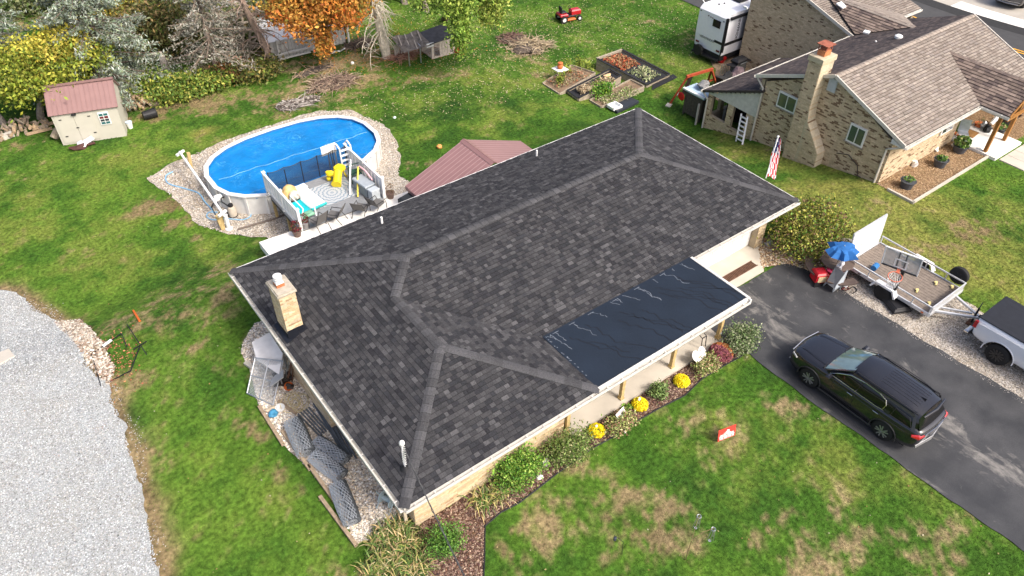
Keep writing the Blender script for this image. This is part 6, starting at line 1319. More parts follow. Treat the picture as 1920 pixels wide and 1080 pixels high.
def baretree(lab, base, tops, bk, r0=.22, nb=26, hangs=.5, cat='tree', name='bare_tree', tw=3, start=.35, L0=2.2):
    t = thing(name, lab, cat, base); m = MB(); B = np.array(base, float)
    for (tx, ty, tz) in tops:
        e = B+np.array([tx, ty, tz]); pts = limb(m, B-[0,0,.2], e, r0, .05, 6, .05, 9)
        for i in range(nb):
            f = rng.uniform(start, .98); s0 = B+(e-B)*f; a = rng.uniform(0, 6.283); L = L0*(1.15-f)*rng.uniform(.4, 1.1); p = [s0]; d = np.array([math.cos(a), math.sin(a), rng.uniform(.0, .6)])
            for j in range(6): d = d+np.array([rng.normal()*.25, rng.normal()*.25, -hangs*.32]); d /= np.linalg.norm(d); p.append(p[-1]+d*L/6)
            m.tube([tuple(q) for q in p], [.045*(1-j/7)+.006 for j in range(7)], 5)
            for q in range(tw):
                s1 = p[rng.integers(2, 6)]; e1 = s1+np.array([rng.normal(), rng.normal(), -.6*hangs-.2])*L*.22; m.tube([tuple(s1), tuple((s1+e1)/2+rng.normal(size=3)*.04), tuple(e1)], [.016,.012,.005], 3)
    m.build('trunk', bark(bk), t); return t
BLUE = [(.22,.275,.215),(.30,.345,.285),(.16,.21,.14),(.36,.395,.34),(.21,.24,.13)]
YEL_G = [(.21,.27,.03),(.29,.32,.04),(.14,.20,.025),(.36,.33,.05),(.09,.14,.02)]
GRN = [(.10,.20,.03),(.16,.27,.04),(.06,.13,.02),(.22,.30,.06)]
OAK = [(.55,.22,.04),(.46,.15,.03),(.60,.32,.07),(.40,.26,.05),(.20,.22,.04),(.50,.12,.025)]
def gb(px, py): return G(px, py)
b0_ = gb(214,184); spruce('tall blue-grey spruce directly behind the cream shed', b0_, 10.5, 3.9, 34000, BLUE, (.16,.12,.10), z0=.1, nb=230)
b0_ = gb(25,170); spruce('blue-grey spruce cut off by the upper left corner', b0_, 10, 3.6, 20000, BLUE, (.16,.12,.10), z0=.22, nb=150)
b0_ = gb(412,150); spruce('thin half-dead greyish spruce beside the leaning bare trunk', b0_, 9.5, 2.9, 9000, [(.24,.24,.20),(.30,.29,.24),(.17,.17,.12),(.36,.35,.30)], (.24,.19,.15), z0=.12, dead=True, nb=130)
b0_ = gb(75,222); c_ = P(78,140,1.6); tree('broadleaf_tree', 'yellow-green leafy tree spreading over the left side of the shed', b0_, 3, (c_[0],c_[1]+.6,1.6), (3.5,1.9,1.35), 17000, .21, YEL_G, (.22,.19,.15), .22, 120, 14, cr=.42)
c_ = P(95,92,2.6); tree('broadleaf_tree', 'golden topped tree in front of the blue spruce', gb(95,195), 3, (c_[0],c_[1],2.6), (1.7,1.2,.8), 3200, .2, [(.44,.38,.05),(.34,.34,.04),(.50,.40,.07)], (.22,.19,.15), .12, 50, 8, cr=.35)
b0_ = gb(8,232); baretree('grey trunk at the far left edge beside the low firewood heap', b0_, [(-.8,1.2,4.5)], (.26,.23,.20), .2, 6, start=.6)
# orange maple
b0_ = gb(612,112); c_ = P(603,-4,3.4); tree('maple_tree', 'orange autumn maple in front of the white shed roof', b0_, 3.2, (c_[0],c_[1],3.6), (3.2,1.8,2.2), 20000, .22, OAK, (.20,.14,.10), .2, 120, 16, w=[.27,.2,.2,.15,.1,.08], cr=.42)
c_ = P(606,78,.9); plants('maple_sapling', 'orange leafed shoots hanging below the maple crown', 'shrub', (c_[0],c_[1],.7), (.6,.4,1.1), 900, .2, OAK[:4], stems=8)
c_ = P(668,2,2.6); tree('maple_tree', 'green and gold maple right beside the pale bare tree', gb(676,45), 3, (c_[0],c_[1]+2,2.8), (1.6,1.3,1.3), 5000, .22, [(.12,.15,.03),(.30,.25,.05),(.42,.26,.05),(.07,.10,.02)], (.15,.11,.09), .15, 60, 8, cr=.4)
# pale bare tree
b0_ = gb(726,108); baretree('pale bare tree with drooping dead branches left of the ruined coop', b0_, [(-.5,.6,7.5),(-.9,.2,6.0)], (.62,.56,.45), .26, 46, 1.0, tw=5, start=.25, L0=3.0)
# leaning dead spruce trunk
b0_ = gb(518,132); baretree('tall leaning dead spruce trunk with bare drooping limbs', b0_, [(-2.1,1.2,9.5)], (.30,.22,.17), .21, 60, .8, tw=3, start=.22, L0=3.0)
b0_ = gb(460,120); baretree('tangle of bare grey twigs between the two thin spruces', b0_, [(-1,1,4.5),(.8,.6,4.0),(1.6,.2,3.4)], (.38,.33,.26), .09, 30, .4, tw=4, start=.1, L0=2.4)
b0_ = gb(300,45); baretree('dark slim trunk in front of the far grey road', b0_, [(-.9,.9,5)], (.17,.10,.08), .14, 10, .5, start=.5)
b0_ = gb(250,40); baretree('pale slim trunk left of the far grey road', b0_, [(-.2,.6,5)], (.34,.28,.20), .17, 10, .5, start=.5)
# right hand green tree
b0_ = gb(832,35); c_ = P(880,-75,5.5); tree('broadleaf_tree', 'bright green tree hanging over the ruined coop', b0_, 4, (c_[0],c_[1],5.5), (3.4,2.2,1.6), 12000, .22, [(.20,.32,.05),(.28,.38,.06),(.12,.22,.03),(.34,.40,.08)], (.20,.17,.14), .26, 110, 14, hang=1.2, cr=.36)
c_ = P(862,46,2.4); plants('hanging_branch', 'low drooping green branches just right of the ruined coop', 'tree', (c_[0],c_[1],2.4), (.75,.5,1.6), 2400, .2, [(.20,.32,.05),(.28,.38,.06),(.12,.22,.03)], stems=5)
c_ = P(925,14,3); plants('hanging_branch', 'yellowish green drooping branches at the right side of the green tree', 'tree', (c_[0],c_[1],3.0), (1.1,.6,1.3), 1700, .2, [(.28,.38,.06),(.36,.38,.08),(.2,.28,.05)], stems=5)
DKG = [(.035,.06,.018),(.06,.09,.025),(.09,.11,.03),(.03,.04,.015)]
for k, (px, py, lab) in enumerate(((800,22,'dark green tree behind the ruined coop'),(760,8,'dark green tree behind the pale bare tree'),(855,2,'shaded tree behind the bright green crown'))):
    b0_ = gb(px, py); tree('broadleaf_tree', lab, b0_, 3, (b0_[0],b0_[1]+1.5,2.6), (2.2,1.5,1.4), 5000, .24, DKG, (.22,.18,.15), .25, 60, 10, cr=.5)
# thicket
def bush(lab, px, py, r, n, pal, size=.2, dz=0, cat='bush', name='bush'):
    q = G(px, py); return plants(name, lab, cat, (q[0], q[1], q[2]+r[2]*.8), r, n, size, pal, stems=8)
TH = [(.12,.20,.03),(.20,.26,.04),(.07,.13,.02),(.30,.30,.06)]
bush('green leafy bush left of the white topped stump', 290, 182, (1.6,1.0,.8), 3800, TH); bush('green bush below the half-dead spruce', 350, 184, (1.7,1.0,.75), 3600, TH); bush('low green bush at the right end of the thicket', 402, 168, (1.3,.9,.6), 2200, TH)
bush('rusty red bush between the spruce trunks', 440, 152, (1.2,.8,.8), 2000, [(.22,.09,.04),(.14,.10,.04),(.10,.12,.03)]); bush('green and brown bush at the foot of the leaning trunk', 492, 148, (1.5,.9,.7), 2200, [(.12,.16,.03),(.25,.20,.06),(.08,.10,.03)])
bush('yellow autumn bush below the far grey road', 232, 62, (2.6,1.6,2.2), 5000, [(.50,.36,.05),(.36,.24,.06),(.24,.26,.04),(.16,.14,.05)], .24); bush('olive brown thicket behind the white topped stump', 310, 110, (3.0,1.8,2.3), 7000, [(.16,.16,.05),(.10,.13,.03),(.24,.17,.07),(.08,.08,.03)], .24)
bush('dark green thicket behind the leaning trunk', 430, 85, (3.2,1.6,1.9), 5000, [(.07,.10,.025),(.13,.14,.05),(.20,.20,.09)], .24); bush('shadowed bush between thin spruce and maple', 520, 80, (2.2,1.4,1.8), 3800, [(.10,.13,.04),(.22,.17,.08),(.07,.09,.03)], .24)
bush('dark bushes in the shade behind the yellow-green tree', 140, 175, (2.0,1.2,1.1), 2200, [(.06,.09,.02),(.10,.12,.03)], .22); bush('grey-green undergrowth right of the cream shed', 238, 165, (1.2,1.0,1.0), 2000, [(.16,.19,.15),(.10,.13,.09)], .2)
for k, (px, py) in enumerate(((60,20),(130,10),(210,-8),(380,12),(470,28),(560,-5),(690,-10))): bush(('hazy green undergrowth behind the first blue spruce','green undergrowth behind the golden topped tree','far undergrowth near the pale slim trunk','grey green undergrowth by the far roof','undergrowth behind the leaning dead trunk','far green bushes above the maple','far dark bushes above the gold maple')[k], px, py, (3,2,1.5), 2200, [(.10,.15,.04),(.16,.18,.07),(.22,.24,.14)], .3)
# stump with white top
q = lp(314,142); t = thing('tall_stump', 'tall pale stump with broken white top in the thicket', 'stump', q); MB().tube([(0,0,-.1),(0,0,.7),(.02,0,1.25)],[.24,.2,.18],10).build('stump_trunk', mat('grey_bark', (.36,.33,.30), .9, var=.3, scale=6, bump=.6), t, False); MB().tube([(.05,0,1.2),(0,0,1.45),(-.5,.05,1.5),(-.95,.1,1.45)],[.16,.1,.06,.03],7).build('broken_branch', mat('pale_broken_wood', (.60,.55,.45), .8), t, False)
# brush piles
def brush(lab, px, py, rx, ry, h, n, cols, seed=0, name='brush_pile'):
    q = G(px, py); t = thing(name, lab, 'brush pile', q); r = random.Random(seed)
    for ci, c in enumerate(cols):
        m = MB()
        for k in range(n//len(cols)):
            a = r.uniform(0, 6.28); d = r.random()**.6; x, y = math.cos(a)*rx*d, math.sin(a)*ry*d; z = h*(1-d)*r.random()+.05; L = r.uniform(.3, 1.0); b_ = r.uniform(0, 6.28); e = (x+math.cos(b_)*L, y+math.sin(b_)*L, max(.02, z+r.uniform(-.3, .3)))
            m.tube([(x,y,z), ((x+e[0])/2+r.uniform(-.1,.1), (y+e[1])/2, (z+e[2])/2+r.uniform(-.05,.12)), e], [r.uniform(.012,.035), .02, .008], 4)
        o = m.build('branches', mat('twig_%d_%d' % (seed, ci), c, .95, var=.3, scale=5), t, False); o['kind'] = 'stuff'
    m = MB(); m.blob((0,0,.02), (rx*.85,ry*.8,h*(.55 if h > .1 else .2)), seed, 2, amp=.3); m.build('debris_core', mat('debris_brown', (.10,.08,.065), .95, var=.5, scale=6, bump=.8), t, False)
brush('brown heap of cut branches beside the maple', 622, 158, 1.5, .85, .42, 420, [(.26,.19,.14),(.36,.28,.20),(.16,.11,.09)], 1)
brush('straw coloured heap of dry brush in the far lawn', 990, 92, 1.7, 1.1, .7, 460, [(.44,.36,.24),(.34,.27,.19),(.26,.20,.12)], 2); brush('dark brown twig heap joined to the dry brush', 962, 76, 1.0, .8, .5, 200, [(.14,.08,.07),(.20,.13,.10)], 3)
brush('reddish heap of dry leaves left of the ruined coop', 757, 106, .9, .5, .4, 260, [(.36,.18,.13),(.46,.30,.20),(.24,.12,.09)], 4)
brush('bare sticks lying below the white shed', 585, 135, 1.5, .5, .2, 50, [(.36,.27,.18)], 5); brush('dark heap behind the pale bare tree', 672, 85, 1.2, .5, .45, 160, [(.13,.10,.085),(.22,.16,.12)], 6)
brush('charred sticks and ash on the round burnt patch', 560, 195, 1.3, .6, .02, 46, [(.10,.08,.07),(.34,.31,.28)], 7, 'ash_pile')
for k, (px, py, lab) in enumerate(((609,161,'white ball on the grass below the cut branch heap'),)):
    if k == 0: tag(MB().lathe([(.02,0),(.13,.06),(.14,.14),(.05,.22)], lp(px,py), 12).build('white_ball', M_wht, smooth=True), lab, 'ball')
for k, (px, py, lab, c, s_) in enumerate(((824,278,'pumpkin-like orange ball left of the pavilion roof',(.62,.28,.08),.16),(740,222,'tiny pale bottle on the lawn right of the pool',(.6,.75,.7),.09),(661,120,'white bent pipe on the grass behind the branch heap',(.8,.78,.72),.12),(690,87,'small white peg beside the pale bare tree',(.8,.75,.68),.14))):
    tag(MB().blob(tuple(np.array(lp(px,py))+[0,0,s_*.6]), (s_,s_,s_*.8), k, 2, amp=.1).build(('orange_ball','pale_bottle','bent_pipe','white_peg')[k], mat('odd_%d' % k, c, .6), smooth=True), lab, ('ball','bottle','pipe','peg')[k])
m = MB()
for k in range(4): m.box(tuple(np.array(lp(618+k*8,104-k*2))+[0,0,.15]), (.5,.12,.06), rz=k*.7, ry=.2*k)
tag(m.build('white_planks', M_wht), 'white painted pieces scattered at the foot of the maple', 'scrap')
# old white shed behind maple
a_, b_ = G(590,107), G(662,90); ang = math.atan2(b_[1]-a_[1], b_[0]-a_[0]); a_ = G(522,124); L = math.hypot(b_[0]-a_[0], b_[1]-a_[1])
t = thing('old_white_shed', 'low white metal-roofed shed half hidden behind the orange maple', 'shed', a_, ang)
M_ow = mat('old_white_board', (.72,.70,.65), .8, var=.15, scale=5)
for k in range(int(L/.22)): x = k*.22; m = MB(); m.bb(x, x+.2, 1.0, 1.04, -.1, 1.3); m.build('board', M_ow, t, False)
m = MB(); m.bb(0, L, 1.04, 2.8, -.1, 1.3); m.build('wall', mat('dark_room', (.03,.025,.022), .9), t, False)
m = MB(); m.slab([(-.2,.7,1.25),(L+.15,.7,1.25),(L+.15,3.0,1.95),(-.2,3.0,1.95)], .05); m.build('roof', mat('white_metal_roof', (.82,.83,.84), .4, var=.12, scale=2), t, False)
for k in range(9): x = -.1+k*(L+.1)/8; m = MB(); m.beam((x,.7,1.27),(x,3.0,1.97),.03,.03); m.build('roof_rib', MATS['white_metal_roof'], t, False)
for x in (.3, 2.5, L-.05): m = MB(); m.bb(x, x+.12, .62, .74, -.1, 1.3); m.build('post', M_ow, t, False)
m = MB(); m.beam((0,.3,.55),(2.6,.3,.6),.1,.1); m.beam((.1,.2,.3),(2.2,.25,.3),.08,.08); m.build('rail', M_ow, t, False)
# ruined coop
a_, b_ = G(810,111), G(854,99); ang = math.atan2(b_[1]-a_[1], b_[0]-a_[0]); L = math.hypot(b_[0]-a_[0], b_[1]-a_[1])
t = thing('ruined_coop', 'weathered grey timber coop with collapsed dark roof and open doors', 'coop', a_, ang); M_gw = mat('grey_weathered_wood', (.50,.44,.37), .9, var=.3, scale=9, bump=.5)
H_ = 1.0
m = MB(); m.bb(.02, L-.02, .08, 1.3, 0, .04); m.bb(0.0, L, 1.3, 1.36, 0, H_); m.build('floor_and_rear_wall', M_gw, t, False)
for k in range(9):
    x = k*L/9
    if k in (1, 2, 7): continue
    m = MB(); m.bb(x+.01, x+L/9-.01, 0, .05, .02, H_-.02*k % .05); m.build('board', M_gw, t, False)
m = MB(); m.bb(0, L, -.02, .06, H_-.1, H_); m.bb(0, L, -.02, .06, 0, .1); m.build('sill_beam', M_gw, t, False)
m = MB(); m.slab([(-.15,-.15,H_+.05),(L+.1,-.15,H_+.25),(L+.1,1.5,H_+.35),(-.15,1.5,H_+.15)], .06); m.build('roof', mat('dark_roof_felt', (.07,.07,.075), .8, var=.3, scale=4), t, False)
for x in (-1.6, -.8): m = MB(); m.tube([(x,-.05,0),(x,-.05,.85),(x+.1,.1,1.0),(x+.15,1.3,1.15)], .04, 6); m.build('hoop_frame', M_alu, t, False)
for k in range(4): m = MB(); m.beam((-1.9+k*.45,-.1,.95),(-1.5+k*.45,1.4,1.35),.06,.05); m.build('rafter', M_gw, t, False)
m = MB(); m.grid(lambda u, v: (-1.95+1.9*u, -.15+1.6*v, .98+.35*v+.1*math.sin(u*9)*math.sin(v*7)), 8, 6); m.build('sagging_cover', mat('dark_netting', (.17,.15,.13), .9, var=.5, scale=5), t, False)
m = MB(); [m.bb(-1.9+k*.42, -1.55+k*.42, 1.25, 1.3, .05, .9) for k in range(4)]; m.build('rear_board', M_gw, t, False)
m = MB(); m.bb(-.35,0.15,-.08,-.05,.85,1.1); m.build('white_notice', M_wht, t, False)
tag(MB().box(tuple(np.array(G(858,98))+[0,0,.15]), (.5,.35,.28), rz=.3, bev=.05).build('red_toy_car', mat('red_plastic', (.45,.01,.01), .5)), 'red plastic toy at the right corner of the ruined coop', 'toy')
tag(MB().box(tuple(np.array(G(853,94))+[0,0,.85]), (.3,.1,.3), rz=.3, bev=.03).build('teal_box', mat('teal', (.02,.38,.38), .5)), 'small teal box hanging on the right side of the coop', 'box')
# far buildings and road beyond the trees
m = MB(); pp = [G(300,-40)[:2], G(360,-25)[:2], G(385,32)[:2], G(310,25)[:2]]; m.prism(pp, lambda x, y: zg(x,y)-.2, lambda x, y: zg(x,y)+.05); m.build('far_lane', mat('grey_lane', (.36,.36,.36), .9, var=.1, scale=2), kind='structure')
q = G(375,70); t = thing('far_shed', 'white walled shed half hidden behind the half-dead spruce', 'shed', q, -.5); MB().bb(0,3.2,0,2.2,-.1,1.6).build('wall', M_ow, t, False); MB().slab([(-.15,-.2,1.6),(3.35,-.2,1.6),(3.35,2.4,2.1),(-.15,2.4,2.1)], .06).build('roof', mat('grey_lane', (.36,.36,.36), .9), t, False); m = MB(); m.bb(1.2,2.0,-.03,0,0,1.5); m.build('door', MATS['white_trim'], t, False)
# ride-on mower
q = G(1064,38); t = thing('ride_on_mower', 'red ride-on mower parked on the far lawn', 'ride-on mower', q, R_(-12)); M_rp = mat('mower_red', (.42,.012,.02), .35, spec=.6)
MB().box((.55,0,.55),(.75,.5,.42),bev=.08).build('bonnet', M_rp, t, False); MB().box((0,0,.36),(1.1,.6,.14),bev=.03).build('chassis', M_black, t, False); MB().box((-.45,0,.5),(.6,.75,.2),bev=.05).build('rear_fender', M_rp, t, False); MB().box((0.05,0,.2),(.75,1.0,.14),bev=.05).build('mower_deck', mat('orange_deck', (.5,.13,.03), .5), t, False)
s = MB(); s.box((-.4,0,.66),(.42,.42,.08),bev=.03); s.box((-.6,0,.88),(.08,.4,.42),ry=-.15,bev=.03); s.build('seat', M_black, t, False); MB().tube([(.1+.0,.14*math.cos(a),.92+.12*math.sin(a)) for a in np.linspace(0,6.28,12)],.015,5).build('steering_wheel', M_black, t, False); MB().cyl((.3,0,.6),(.12,0,.9),.02,6).build('steering_column', M_black, t, False)
for x, r_, yy in ((-.5,.26,.42),(.75,.19,.36)):
    for sy in (-1,1): w = MB(); w.lathe([(r_*.5,-.08),(r_,-.08),(r_,.08),(r_*.5,.08)], (x,sy*yy,r_), 16, 'y'); w = w.build('wheel', MATS['tyre'], t, False); MB().lathe([(.0,-.09),(r_*.52,-.09),(r_*.52,.09),(0,.09)], (x,sy*yy,r_), 12, 'y').build('rim', M_wht, w, False)
# ------------------------------------------------------------------ left side of the house
M_gal = mat('chain_link_wire', (.40,.43,.46), .5, metal=.2, var=.15, scale=5); M_pipe = mat('grey_pipe', (.13,.145,.16), .5, metal=.4, var=.3, scale=3)
for k, (q0, q1) in enumerate((((486,762),(531,834)),((529,808),(581,880)),((579,872),(627,939)),((600,931),(668,1023)))):
    m = MB(); a_, b_ = lp(*q0, dz=.06), lp(*q1, dz=.06); m.beam(a_, b_, .11, .12); tag(m.build('edging_timber', mat('edging_wood', (.33,.25,.17), .9, var=.3, scale=9, bump=.5)), ('edging timber farthest from the house corner, beside the gate panel','second edging timber, beside the two upright wire rolls','third edging timber, beside the lower pair of wire rolls','nearest edging timber, ending in the dry day lilies')[k], 'timber', 'edging timbers of the pebble bed')
def wireroll(lab, c0, c1, r, seed):
    a_, b_ = Vector(lp(*c0, dz=r*.9)), Vector(lp(*c1, dz=r*.9)); d = (b_-a_); L = d.length; d.normalize(); s = Vector((0,0,1)).cross(d).normalized(); u = d.cross(s)
    t = thing('chain_link_roll', lab, 'wire roll', tuple((a_+b_)/2), 0, 'rolls of chain-link fence on the pebbles'); rr = random.Random(seed)
    def pt(ax, an, rad): bul = 1+.12*math.sin(ax/L*3.1); return a_+d*ax+(s*math.cos(an)+u*math.sin(an)*.78)*rad*bul
    for lay, (rad, nm) in enumerate(((r, 'wire_mesh'), (r*.8, 'inner_mesh'))):
        m = MB(); nw = 17 if lay == 0 else 12; st_ = 22
        for k in range(nw):
            for sg in (-1, 1):
                pts = [pt(L*j/st_, 6.283*k/nw+sg*(j/st_)*L/r*.55+lay, rad+rr.uniform(-.006,.006)) for j in range(st_+1)]
                m.tube(pts, .0085, 3, cap=False)
        o = m.build(nm, M_gal, t); o['kind'] = 'stuff'
    m = MB(); 
    for rad in (.25,.45,.62): m.tube([pt(0, a, r*rad) for a in np.linspace(0, 6.28, 16)], .009, 3); m.tube([pt(L, a, r*rad) for a in np.linspace(0, 6.28, 16)], .009, 3)
    o = m.build('coiled_end', M_gal, t); o['kind'] = 'stuff'; m = MB(); m.tube([pt(L*j/8, 0, r*.55) for j in range(9)], [r*.62]*9, 12); m.build('dark_core', mat('roll_core', (.085,.095,.105), .9, var=.5, scale=12), t)
wireroll('largest wire roll, next to the dark pipes and the second timber', (548,790), (574,850), .27, 1)
wireroll('wire roll pushed against the pipe bundle', (592,828), (646,866), .24, 2)
wireroll('middle wire roll between the pipe-side roll and the third timber', (588,853), (640,893), .24, 3)
wireroll('nearest wire roll, lying alone beside the last timber', (632,908), (660,980), .25, 4)
t = thing('pipe_bundle', 'bundle of long dark grey fence pipes along the left wall', 'pipes', lp(630,800)); r = random.Random(2)
for k in range(11):
    a_ = Vector(lp(586+k*2.6+r.uniform(-2,2), 752+r.uniform(-12,6), dz=.05+.05*(k%2))); b_ = Vector(lp(646+k*2.3+r.uniform(-2,2), 856+r.uniform(-6,4), dz=.05+.05*((k+1)%2))); m = MB(); m.cyl(a_, b_, .03, 8); m.build('pipe', M_pipe, t)
t = thing('pipe_bundle', 'short dark pipes fanning out beside the largest wire roll', 'pipes', lp(580,795))
for k in range(5):
    a_ = Vector(lp(559+k*5, 776-k*3, dz=.05)); b_ = Vector(lp(600+k*4, 818-k*3, dz=.08)); m = MB(); m.cyl(a_, b_, .028, 8); m.build('pipe', M_pipe, t)
# gate panel
t = thing('chain_link_gate', 'galvanised chain-link gate panel leaning over the white board', 'gate', lp(487,745)); g0, g1, g2_, g3 = [Vector(v) for v in (lp(463,737,dz=.05), lp(512,760,dz=.05), P(531,677,.75), P(478,671,.75))]
for a_, b_ in ((g0,g1),(g1,g2_),(g2_,g3),(g3,g0),((g0+g1)/2,(g2_+g3)/2),((g0+g3)/2,(g1+g2_)/2)): m = MB(); m.cyl(a_, b_, .024, 7); m.build('frame_tube', M_alu, t)
m = MB(); Q = lambda u, v: g0.lerp(g1, u).lerp(g3.lerp(g2_, u), v)
for k in range(-16, 18):
    for sg in (1, -1):
        pts = []
        for j in range(19):
            v = j/18; u = k/16+sg*v*1.1 + (0 if sg > 0 else 1)
            if 0 <= u <= 1: pts.append(Q(u, v))
        if len(pts) > 1: m.tube(pts, .006, 3, cap=False)
m.build('wire_mesh', M_gal, t)['kind'] = 'stuff'
# white board and clutter
M_wb2 = mat('stained_white_board', (.84,.82,.80), .75, var=.14, scale=3)
t = thing('white_board', 'large stained white board leaning on the left wall behind the gate panel', 'board', lp(500,690)); w4 = [Vector(v) for v in (P(473,643,.66), P(506,625,.74), P(531,664,.72), P(524,703,.60), P(482,676,.58))]
m = MB(); m.slab(w4, .05); m.build('board_face', M_wb2, t); m = MB(); [m.cyl(tuple(p), (p.x,p.y,.0), .025, 6) for p in (w4[0],w4[2],w4[3])]; m.build('leg', M_alu, t)
tag(MB().beam(P(508,718,.35), P(532,700,.75), .35, .04).build('grey_board', mat('grey_board', (.36,.36,.36), .8)), 'smaller grey white board beneath the large leaning one', 'board')
m = MB(); a_, b_ = lp(460,680,dz=.06), lp(474,690,dz=.06); m.beam(a_, b_, .14, .1); tag(m.build('pale_post', mat('pale_stone', (.5,.47,.40), .9)), 'short pale post lying at the outer end of the gate panel', 'post')
t = thing('leaning_rods', 'rusty brown rods and poles leaning on the left wall', 'rods', lp(540,705)); r = random.Random(9)
for k in range(8): p = lp(534+k*2, 712+r.uniform(-8,8)); m = MB(); m.cyl(p, (5.12, p[1]+r.uniform(0,.5), r.uniform(1.1,1.7)), .022, 6); m.build('rod', mat('rust', (.13,.07,.045), .9) if k%3 else M_alu, t)
t = thing('junk_heap', 'dark heap of tools and scraps by the foot of the leaning rods', 'junk', lp(533,722)); m = MB(); r = random.Random(4)
for k in range(14): p = lp(522+r.uniform(0,26), 712+r.uniform(-4,24)); m.box((p[0],p[1],.08+r.random()*.2), (r.uniform(.1,.5),r.uniform(.06,.2),r.uniform(.04,.12)), rz=r.uniform(0,3), rx=r.uniform(-.4,.4), bev=.01)
m.build('scraps', mat('dark_junk', (.05,.04,.035), .7, var=.6, scale=6), t)['kind'] = 'stuff'
t = thing('orange_helmet', 'orange bucket-like helmet beside the brick chimney base', 'helmet', lp(542,727)); MB().lathe([(.17,0),(.17,.08),(.13,.17),(.04,.21)], n=14).build('helmet_shell', mat('safety_orange', (.62,.13,.02), .5), t, False, smooth=True); MB().lathe([(.2,0),(.2,.02)], n=14).build('brim', MATS['safety_orange'], t, False)
p = lp(553,757,dz=.04); m = MB(); r = random.Random(6); m.tube([(p[0]+(.22+.16*math.sin(a*.37))*math.cos(a)+.1*math.sin(a*.21), p[1]+(.32+.16*math.sin(a*.37+1))*math.sin(a), p[2]+.06+.05*math.sin(a*1.3)) for a in np.arange(0, 44, .4)], .012, 4); tag(m.build('coiled_rope', mat('straw_rope', (.56,.47,.26), .9)), 'tangled straw yellow rope in front of the chimney base', 'rope')
t = thing('timber_plank', 'short grey plank by the rope tangle', 'plank', lp(543,762)); MB().beam(lp(522,752,dz=.05), lp(556,776,dz=.05), .12, .08).build('plank_body', mat('edging_wood', (.33,.25,.17), .9), t)
p = lp(526,768); t = thing('white_ring', 'white ring-shaped tub on the pebbles by the first timber', 'tub', p); MB().lathe([(.1,.02),(.14,.0),(.17,.1),(.16,.14),(.12,.14),(.1,.05)], n=16).build('tub_body', M_wht, t, False)
tag(MB().blob(tuple(np.array(lp(509,770))+[0,0,.08]), (.2,.1,.08), 3, 2, amp=.2).build('tan_scoop', mat('tan_plastic', (.58,.47,.33), .6)), 'tan scoop between the white ring and the first timber', 'scoop')
p = lp(514,780); t = thing('blue_ball', 'crumpled blue ball at the edge of the pebble bed', 'ball', p); MB().blob((0,0,.12), (.16,.15,.13), 7, 2, amp=.3).build('ball_skin', mat('toy_blue', (.06,.25,.42), .5, var=.3, scale=9), t, False)
p = lp(728,948); t = thing('hose_reel', 'pale grey hose reel cart at the house corner above the day lilies', 'hose reel', p, .4)
MB().lathe([(.2,-.2),(.2,-.17),(.08,-.16),(.08,.16),(.2,.17),(.2,.2)], (0,0,.35), 14, 'y').build('reel_drum', mat('pale_teal_plastic', (.34,.42,.44), .5), t, False)
for y in (-.23,.23): MB().tube([(-.3,y,0),(0,y,.35),(.3,y,0),(0,y,.35),(-.15,y,.75)], .02, 5).build('frame_side', mat('pale_teal_plastic', (.34,.42,.44), .5), t, False)
MB().box((.22,0,.12),(.2,.45,.16),bev=.03).build('tray', M_black, t, False)
# ------------------------------------------------------------------ gravel lot odds and ends
m = MB(); ps = [G(*q)[:2] for q in ((-40,680),(19,657),(29,671),(-30,703))]; m.prism(ps, lambda x, y: zg(x,y)+.04, lambda x, y: zg(x,y)+.11); tag(m.build('pale_board', mat('pale_ply', (.66,.60,.50), .8, var=.06)), 'pale board lying on the grey gravel at the left edge', 'board')
t = thing('angle_iron_frame', 'dark metal frame lying on the dirt beside the gravel lot', 'metal frame', lp(240,650)); M_dm = mat('dark_metal', (.03,.03,.035), .5, metal=.5)
for a_, b_, h0, h1 in (((172,664),(228,625),.04,.08),((189,724),(245,695),.03,.06),((172,664),(189,724),.05,.05),((238,608),(275,665),.15,.3),((228,625),(238,650),.2,.1),((245,695),(262,650),.1,.2),((205,660),(210,700),.03,.03),((250,655),(275,640),.1,.15)): m = MB(); m.beam(lp(*a_,dz=h0), lp(*b_,dz=h1), .03, .03); m.build('angle_bar', M_dm, t)
m = MB(); m.beam(lp(193,649,dz=.2), lp(209,637,dz=.24), .12, .02); m.build('white_label', M_wht, t)
m = MB(); a_, b_ = lp(250,582,dz=.05), lp(262,602,dz=.06); m.beam(a_, b_, .07, .05); m2 = m.build('stake_handle', mat('safety_orange', (.62,.13,.02), .5)); tag(m2, 'orange handled bar stuck in the grass near the metal frame', 'bar')
scatter('fallen_leaves', np.array([lp(215+rng.normal()*22, 675+rng.normal()*28, dz=.05) for _ in range(260)]), LEAF, rng.uniform(.05,.1,260), MATS['leaf_litter'], pick([(.36,.12,.06),(.25,.10,.06),(.45,.2,.1)], 260))
scatter('fallen_leaves', np.array([lp(*q, dz=.05) for q in [(188+rng.normal()*7, 803+rng.normal()*5) for _ in range(26)]+[(60+rng.normal()*50, 850+rng.normal()*60) for _ in range(50)]]), LEAF, rng.uniform(.05,.09,76), MATS['leaf_litter'], pick([(.25,.10,.06),(.35,.25,.15)], 76))
